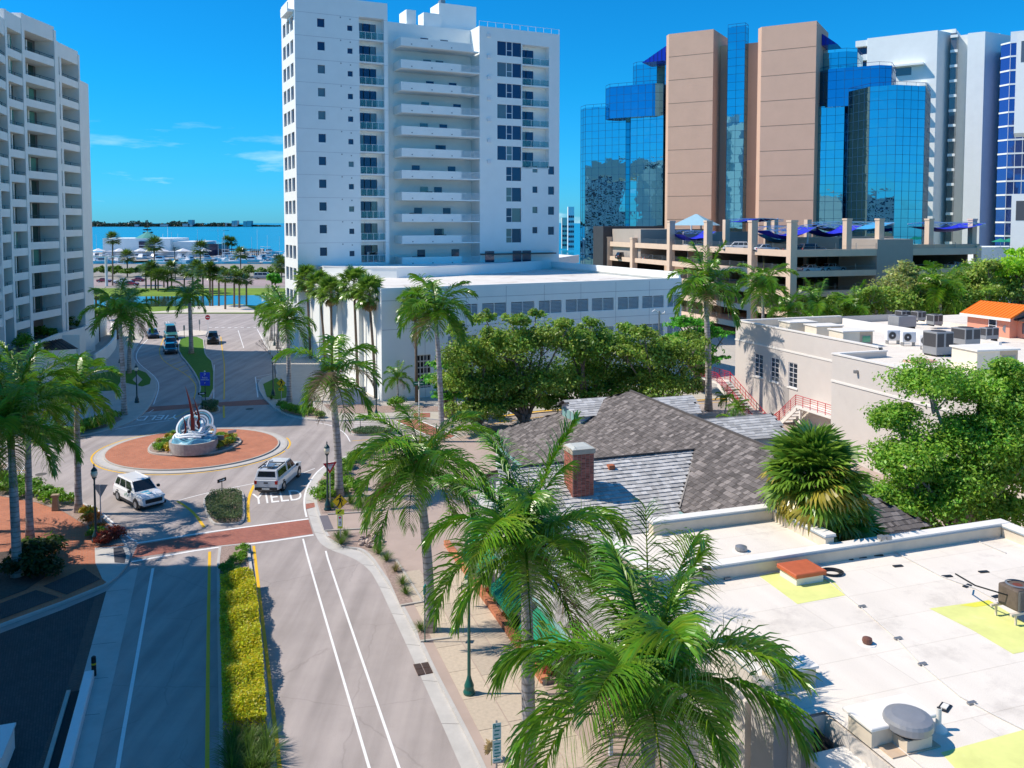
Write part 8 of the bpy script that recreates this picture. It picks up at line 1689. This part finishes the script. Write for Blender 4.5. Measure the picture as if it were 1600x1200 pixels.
def walk_sign(base, label, k=1.0, h=2.55, extra=False):
    t = thing('walking_sign', label, 'road sign', base, -.05); post(t, h+.4)
    z = h; D = .62*k; plate(t, [(0, z-D), (D, z), (0, z+D), (-D, z)], -.04, sblk); p_ = plate(t, [(0, z-D*.95), (D*.95, z), (0, z+D*.95), (-D*.95, z)], -.053, syel); walker(p_, 0, z, 1.05*k, -.07)
    z2 = z-D-.16; a_ = plate(t, [(-.34*k, z2-.17), (.34*k, z2-.17), (.34*k, z2+.17), (-.34*k, z2+.17)], -.06, sgry if extra else syel); m = MB().poly([(-.2*k, -.075, z2-.1), (-.02*k, -.075, z2-.09), (-.08*k, -.075, z2-.04), (.16*k, -.075, z2+.09), (.12*k, -.075, z2+.14), (-.12*k, -.075, z2+.01), (-.17*k, -.075, z2+.06)]); m.build('arrow', sblk, a_)
    if extra:
        z3 = z2-.2; q_ = plate(t, [(-.16, z3-.85), (.16, z3-.85), (.16, z3), (-.16, z3)], -.05, sgry); w2 = plate(t, [(-.115, z3-.70), (.115, z3-.70), (.115, z3-.05), (-.115, z3-.05)], -.065, signw, 'white_plate'); MB().poly([(-.09, -.08, z3-.1), (0, -.08, z3-.28), (.09, -.08, z3-.1)]).build('yield_symbol', sred, w2); walker(w2, 0, z3-.5, .28, -.08)
    return t
walk_sign(P(532, 846, KZ), 'yellow diamond walking person sign above a lime arrow plate at the brick crossing', .80, 2.55, True); walk_sign(P(440, 634, KZ), 'yellow diamond walking person sign at the foot of the north east palm', .85, 2.5)
def yield_sign(base, rz, label, s=.45, h=2.5):
    t = thing('yield_sign', label, 'road sign', base, rz); post(t, h+.3); z = h; p_ = MB().poly([(-s, -.04, z+s*.6), (0, -.04, z-s*1.0), (s, -.04, z+s*.6)]).build('panel', sred, t); MB().poly([(-s*.55, -.046, z+s*.36), (0, -.046, z-s*.55), (s*.55, -.046, z+s*.36)]).build('white_centre', signw, t)
    MB().poly([(-s, -.03, z+s*.6), (s, -.03, z+s*.6), (0, -.03, z-s)]).build('sign_back', alum, t); text_mesh('lettering', 'YIELD', .17, sred, p_, (0, -.06, z+s*.2), (pi/2, 0, 0)); return t
yield_sign(P(516, 788, KZ), .5, 'red and white yield sign turned sideways behind the dark street lamp', .5, 2.7)
t = thing('yield_sign', 'back of a grey triangular yield sign beside the black street lamp', 'road sign', P(158, 826, KZ), 3.1); post(t, 2.9); MB().poly([(-.5, -.04, 2.9), (0, -.04, 2.05), (.5, -.04, 2.9)]).build('panel', alum, t); MB().poly([(-.5, -.05, 2.9), (.5, -.05, 2.9), (0, -.05, 2.05)]).build('sign_back', alum, t)
t = thing('walking_sign', 'pale back of a diamond road sign beside the left lamp of the north street', 'road sign', P(216, 627, KZ), 0); post(t, 3.0); plate(t, [(0, 1.9), (.55, 2.45), (0, 3.0), (-.55, 2.45)], -.04, alum)
def dir_sign(base, rz, m, label, w=.9, h=1.35, txt=None, ph=.24):
    t = thing('direction_sign', label, 'road sign', base, rz); post(t, h, .03, iron_teal); MB().box(-w/2, w/2, -.03, .03, h-ph, h).build('panel', m, t)
    if txt: text_mesh('lettering', txt, ph*.6, signw, t, (0, -.045, h-ph/2), (pi/2, 0, 0))
    return t
arrow = lambda t, w, z: MB().poly([(-w*.32, -.035, z-.03), (w*.1, -.035, z-.03), (w*.1, -.035, z-.09), (w*.36, -.035, z), (w*.1, -.035, z+.09), (w*.1, -.035, z+.03), (-w*.32, -.035, z+.03)]).build('arrow', signw, t)
q = dir_sign(P(347, 771, .45), 1.1, sblk, 'black and white one way sign on the island left of the painted word', .8, 1.1); arrow(q, .8, .98)
q = dir_sign(P(563, 672, .3), 0, sgrn, 'green direction sign on the east splitter island', 1.1, 1.15); arrow(q, 1.1, 1.03); q = dir_sign(P(316, 641, .3), .5, sblk, 'black one way sign on the small island behind the sculpture', .8, 1.9); arrow(q, .8, 1.78)
q = dir_sign(P(363, 692, .3), .8, alum, 'white one way sign standing in the plants at the right end of the planter', .8, 1.15)
t = thing('street_name_sign', 'green street name sign on a tall pale pole before the podium', 'road sign', P(655, 664, KZ), 0); post(t, 4.3, .06, signw); MB().box(-.55, .55, -.02, .02, 3.95, 4.3).build('panel', sgrn, t); MB().box(-.02, .02, -.5, .5, 3.6, 3.9).build('panel', sgrn, t); MB().box(-.42, .42, -.03, -.021, 4.09, 4.15).build('lettering', signw, t)
# blue parking sign
t = thing('parking_sign', 'blue double parking sign on the grass median behind the sculpture', 'road sign', P(321, 627, KZ), 0); post(t, 2.7, .05, iron_teal); p_ = bev(MB().box(-.55, .55, -.04, .04, 1.75, 3.25).build('panel', sblue, t), .06, 2)
text_mesh('lettering', 'P', .42, signw, p_, (0, -.05, 3.0), (pi/2, 0, 0)); text_mesh('lettering', 'Public', .26, signw, p_, (0, -.05, 2.66), (pi/2, 0, 0)); text_mesh('lettering', 'PARKING', .22, signw, p_, (0, -.05, 2.42), (pi/2, 0, 0)); text_mesh('lettering', 'P', .26, signw, p_, (0, -.05, 2.04), (pi/2, 0, 0)); plate(t, [(-.12, 3.38), (0, 3.28), (.12, 3.38), (0, 3.48)], -.03, signw)
t = thing('do_not_enter_sign', 'round red no entry sign with a white bar beyond the grass median', 'road sign', P(325, 517, KZ), 0); post(t, 2.6, .05, signw); MB().lathe([(.46, 0), (.46, .02)], 24).build('disc', sred, t, loc=(0, -.05, 2.5), rot=(pi/2, 0, 0)); MB().box(-.32, .32, -.085, -.072, 2.43, 2.57).build('bar', signw, t)
for (u, v, l_) in ((288, 527, 'dark sign post on the left side of the grass median tip'), (312, 517, 'thin grey sign post behind the tip of the grass median')): t = thing('sign_post', l_, 'sign post', P(u, v, KZ), .3); post(t, 1.9, .04, iron_teal); MB().box(-.14, .14, -.03, .03, 1.2, 2.1).build('panel', alum, t)
# street parking sign, close to us
t = thing('parking_sign', 'tall narrow white parking sign with teal print near the bottom edge', 'road sign', P(776, 1262, KZ), radians(16)); post(t, 3.05, .035, grey_metal)
for (z0, z1, w, rows) in ((2.42, 3.0, .30, 4), (1.80, 2.40, .30, 5), (1.62, 1.78, .30, 1)):
    z0 += .0; p_ = bev(MB().box(-w/2, w/2, -.05, -.038, z0, z1).build('panel', mat('pale_teal_sign', (.55, .72, .70), .4, .03, 5), t), .01)
    for k in range(rows):
        zz = z1-.12-(z1-z0-.16)*k/max(1, rows-1) if rows > 1 else (z0+z1)/2; MB().box(-.10+.02*(k % 2), .12-.03*(k % 3), -.056, -.051, zz-.022, zz+.022).build('print_line', tealp, p_)
MB().box(-.14, -.05, -.058, -.051, 2.83, 2.97).build('number_field', tealp, t); text_mesh('lettering', '2', .12, signw, t, (-.095, -.062, 2.90), (pi/2, 0, 0))
t = thing('sign_post', 'thin pale post with a small teal sign beside the royal palm on the pavement', 'road sign', P(664, 1003, KZ), 1.35); post(t, 2.7, .03, green_metal); MB().box(-.16, .16, -.02, .02, 2.35, 2.75).build('panel', tealp, t)
# podium sign wall, stone bollard, utility pole, mast
t = thing('sign_wall', 'pale free standing sign wall in the planting at the podium corner', 'sign wall', P(547, 632, KZ), .1); MB().box(-1.5, 1.2, 0, .2, 0, 1.75).build('panel', mat('pale_blue_wall', (.55, .62, .68), .8, .05, 1), t); MB().box(1.2, 1.7, -.3, .3, 0, 1.9).build('pier', mat('grey_pier', (.22, .22, .23), .8, .1, 1), t)
t = thing('stone_marker', 'short tan stone bollard beside the shrubs on the brick plaza', 'bollard', P(87, 797, KZ), .2); MB().hexa([(-.22, -.18, 0), (.22, -.18, 0), (.22, .18, 0), (-.22, .18, 0), (-.15, -.14, .95), (.15, -.14, .95), (.15, .14, 1.0), (-.15, .14, 1.0)]).build('shaft', mat('tan_stone', (.34, .26, .17), .9, .2, 5, .3, 20), t); MB().box(-.24, .24, -.2, .2, .95, 1.1).build('cap', MATS['tan_stone'], t)
b = PY(1030, 510, 90); t = thing('utility_pole', 'slim pole with two white camera arms above the oaks', 'utility pole', (b.x, 90, 0)); h = PY(1030, 486, 90).z; MB().lathe([(.12, 0), (.09, h)], 8).build('pole', grey_metal, t); MB().tube([(0, 0, h-.2), (-.5, 0, h+.1), (-.75, 0, h-.1)], .07, 5).tube([(0, 0, h-.3), (.5, 0, h-.2), (.6, 0, h)], .07, 5).build('camera_arm', white_metal, t)
for (u, v0_, v1_, Y, l_) in ((167, 462, 402, 270, 'thick white light mast beside the bay road'), (274, 446, 388, 300, 'dark slender street light among the pond palms')): p = PY(u, v0_, Y); t = thing('light_mast', l_, 'street light', (p.x, Y, 0)); h = PY(u, v1_, Y).z; MB().lathe([(.45 if u < 200 else .22, 0), (.4 if u < 200 else .12, h)], 8).build('pole', signw if u < 200 else iron_teal, t); MB().box(-4 if u < 200 else -.5, 4 if u < 200 else .5, -.2, .2, h, h+.35).build('arm', signw if u < 200 else iron_teal, t)

# ---- where a row of alike things shares one label, say which by counting from the left
ORD = 'leftmost,second,third,fourth,fifth,sixth,seventh,eighth,ninth,tenth,eleventh,twelfth,thirteenth,fourteenth,fifteenth,sixteenth,seventeenth,eighteenth'.split(',')
byl = {}
for o in COL.objects:
    if o.parent is None and o.get('label') and o.get('group'): byl.setdefault(o['label'], []).append(o)
for l_, L_ in byl.items():
    if 1 < len(L_) <= 18 and len(l_.split()) <= 13:
        L_.sort(key=lambda o: o.location.x/max(1, o.location.y))
        for i, o in enumerate(L_): o['label'] = l_+(', leftmost' if i == 0 else ', rightmost' if i == len(L_)-1 else ', %s from left' % ORD[i])
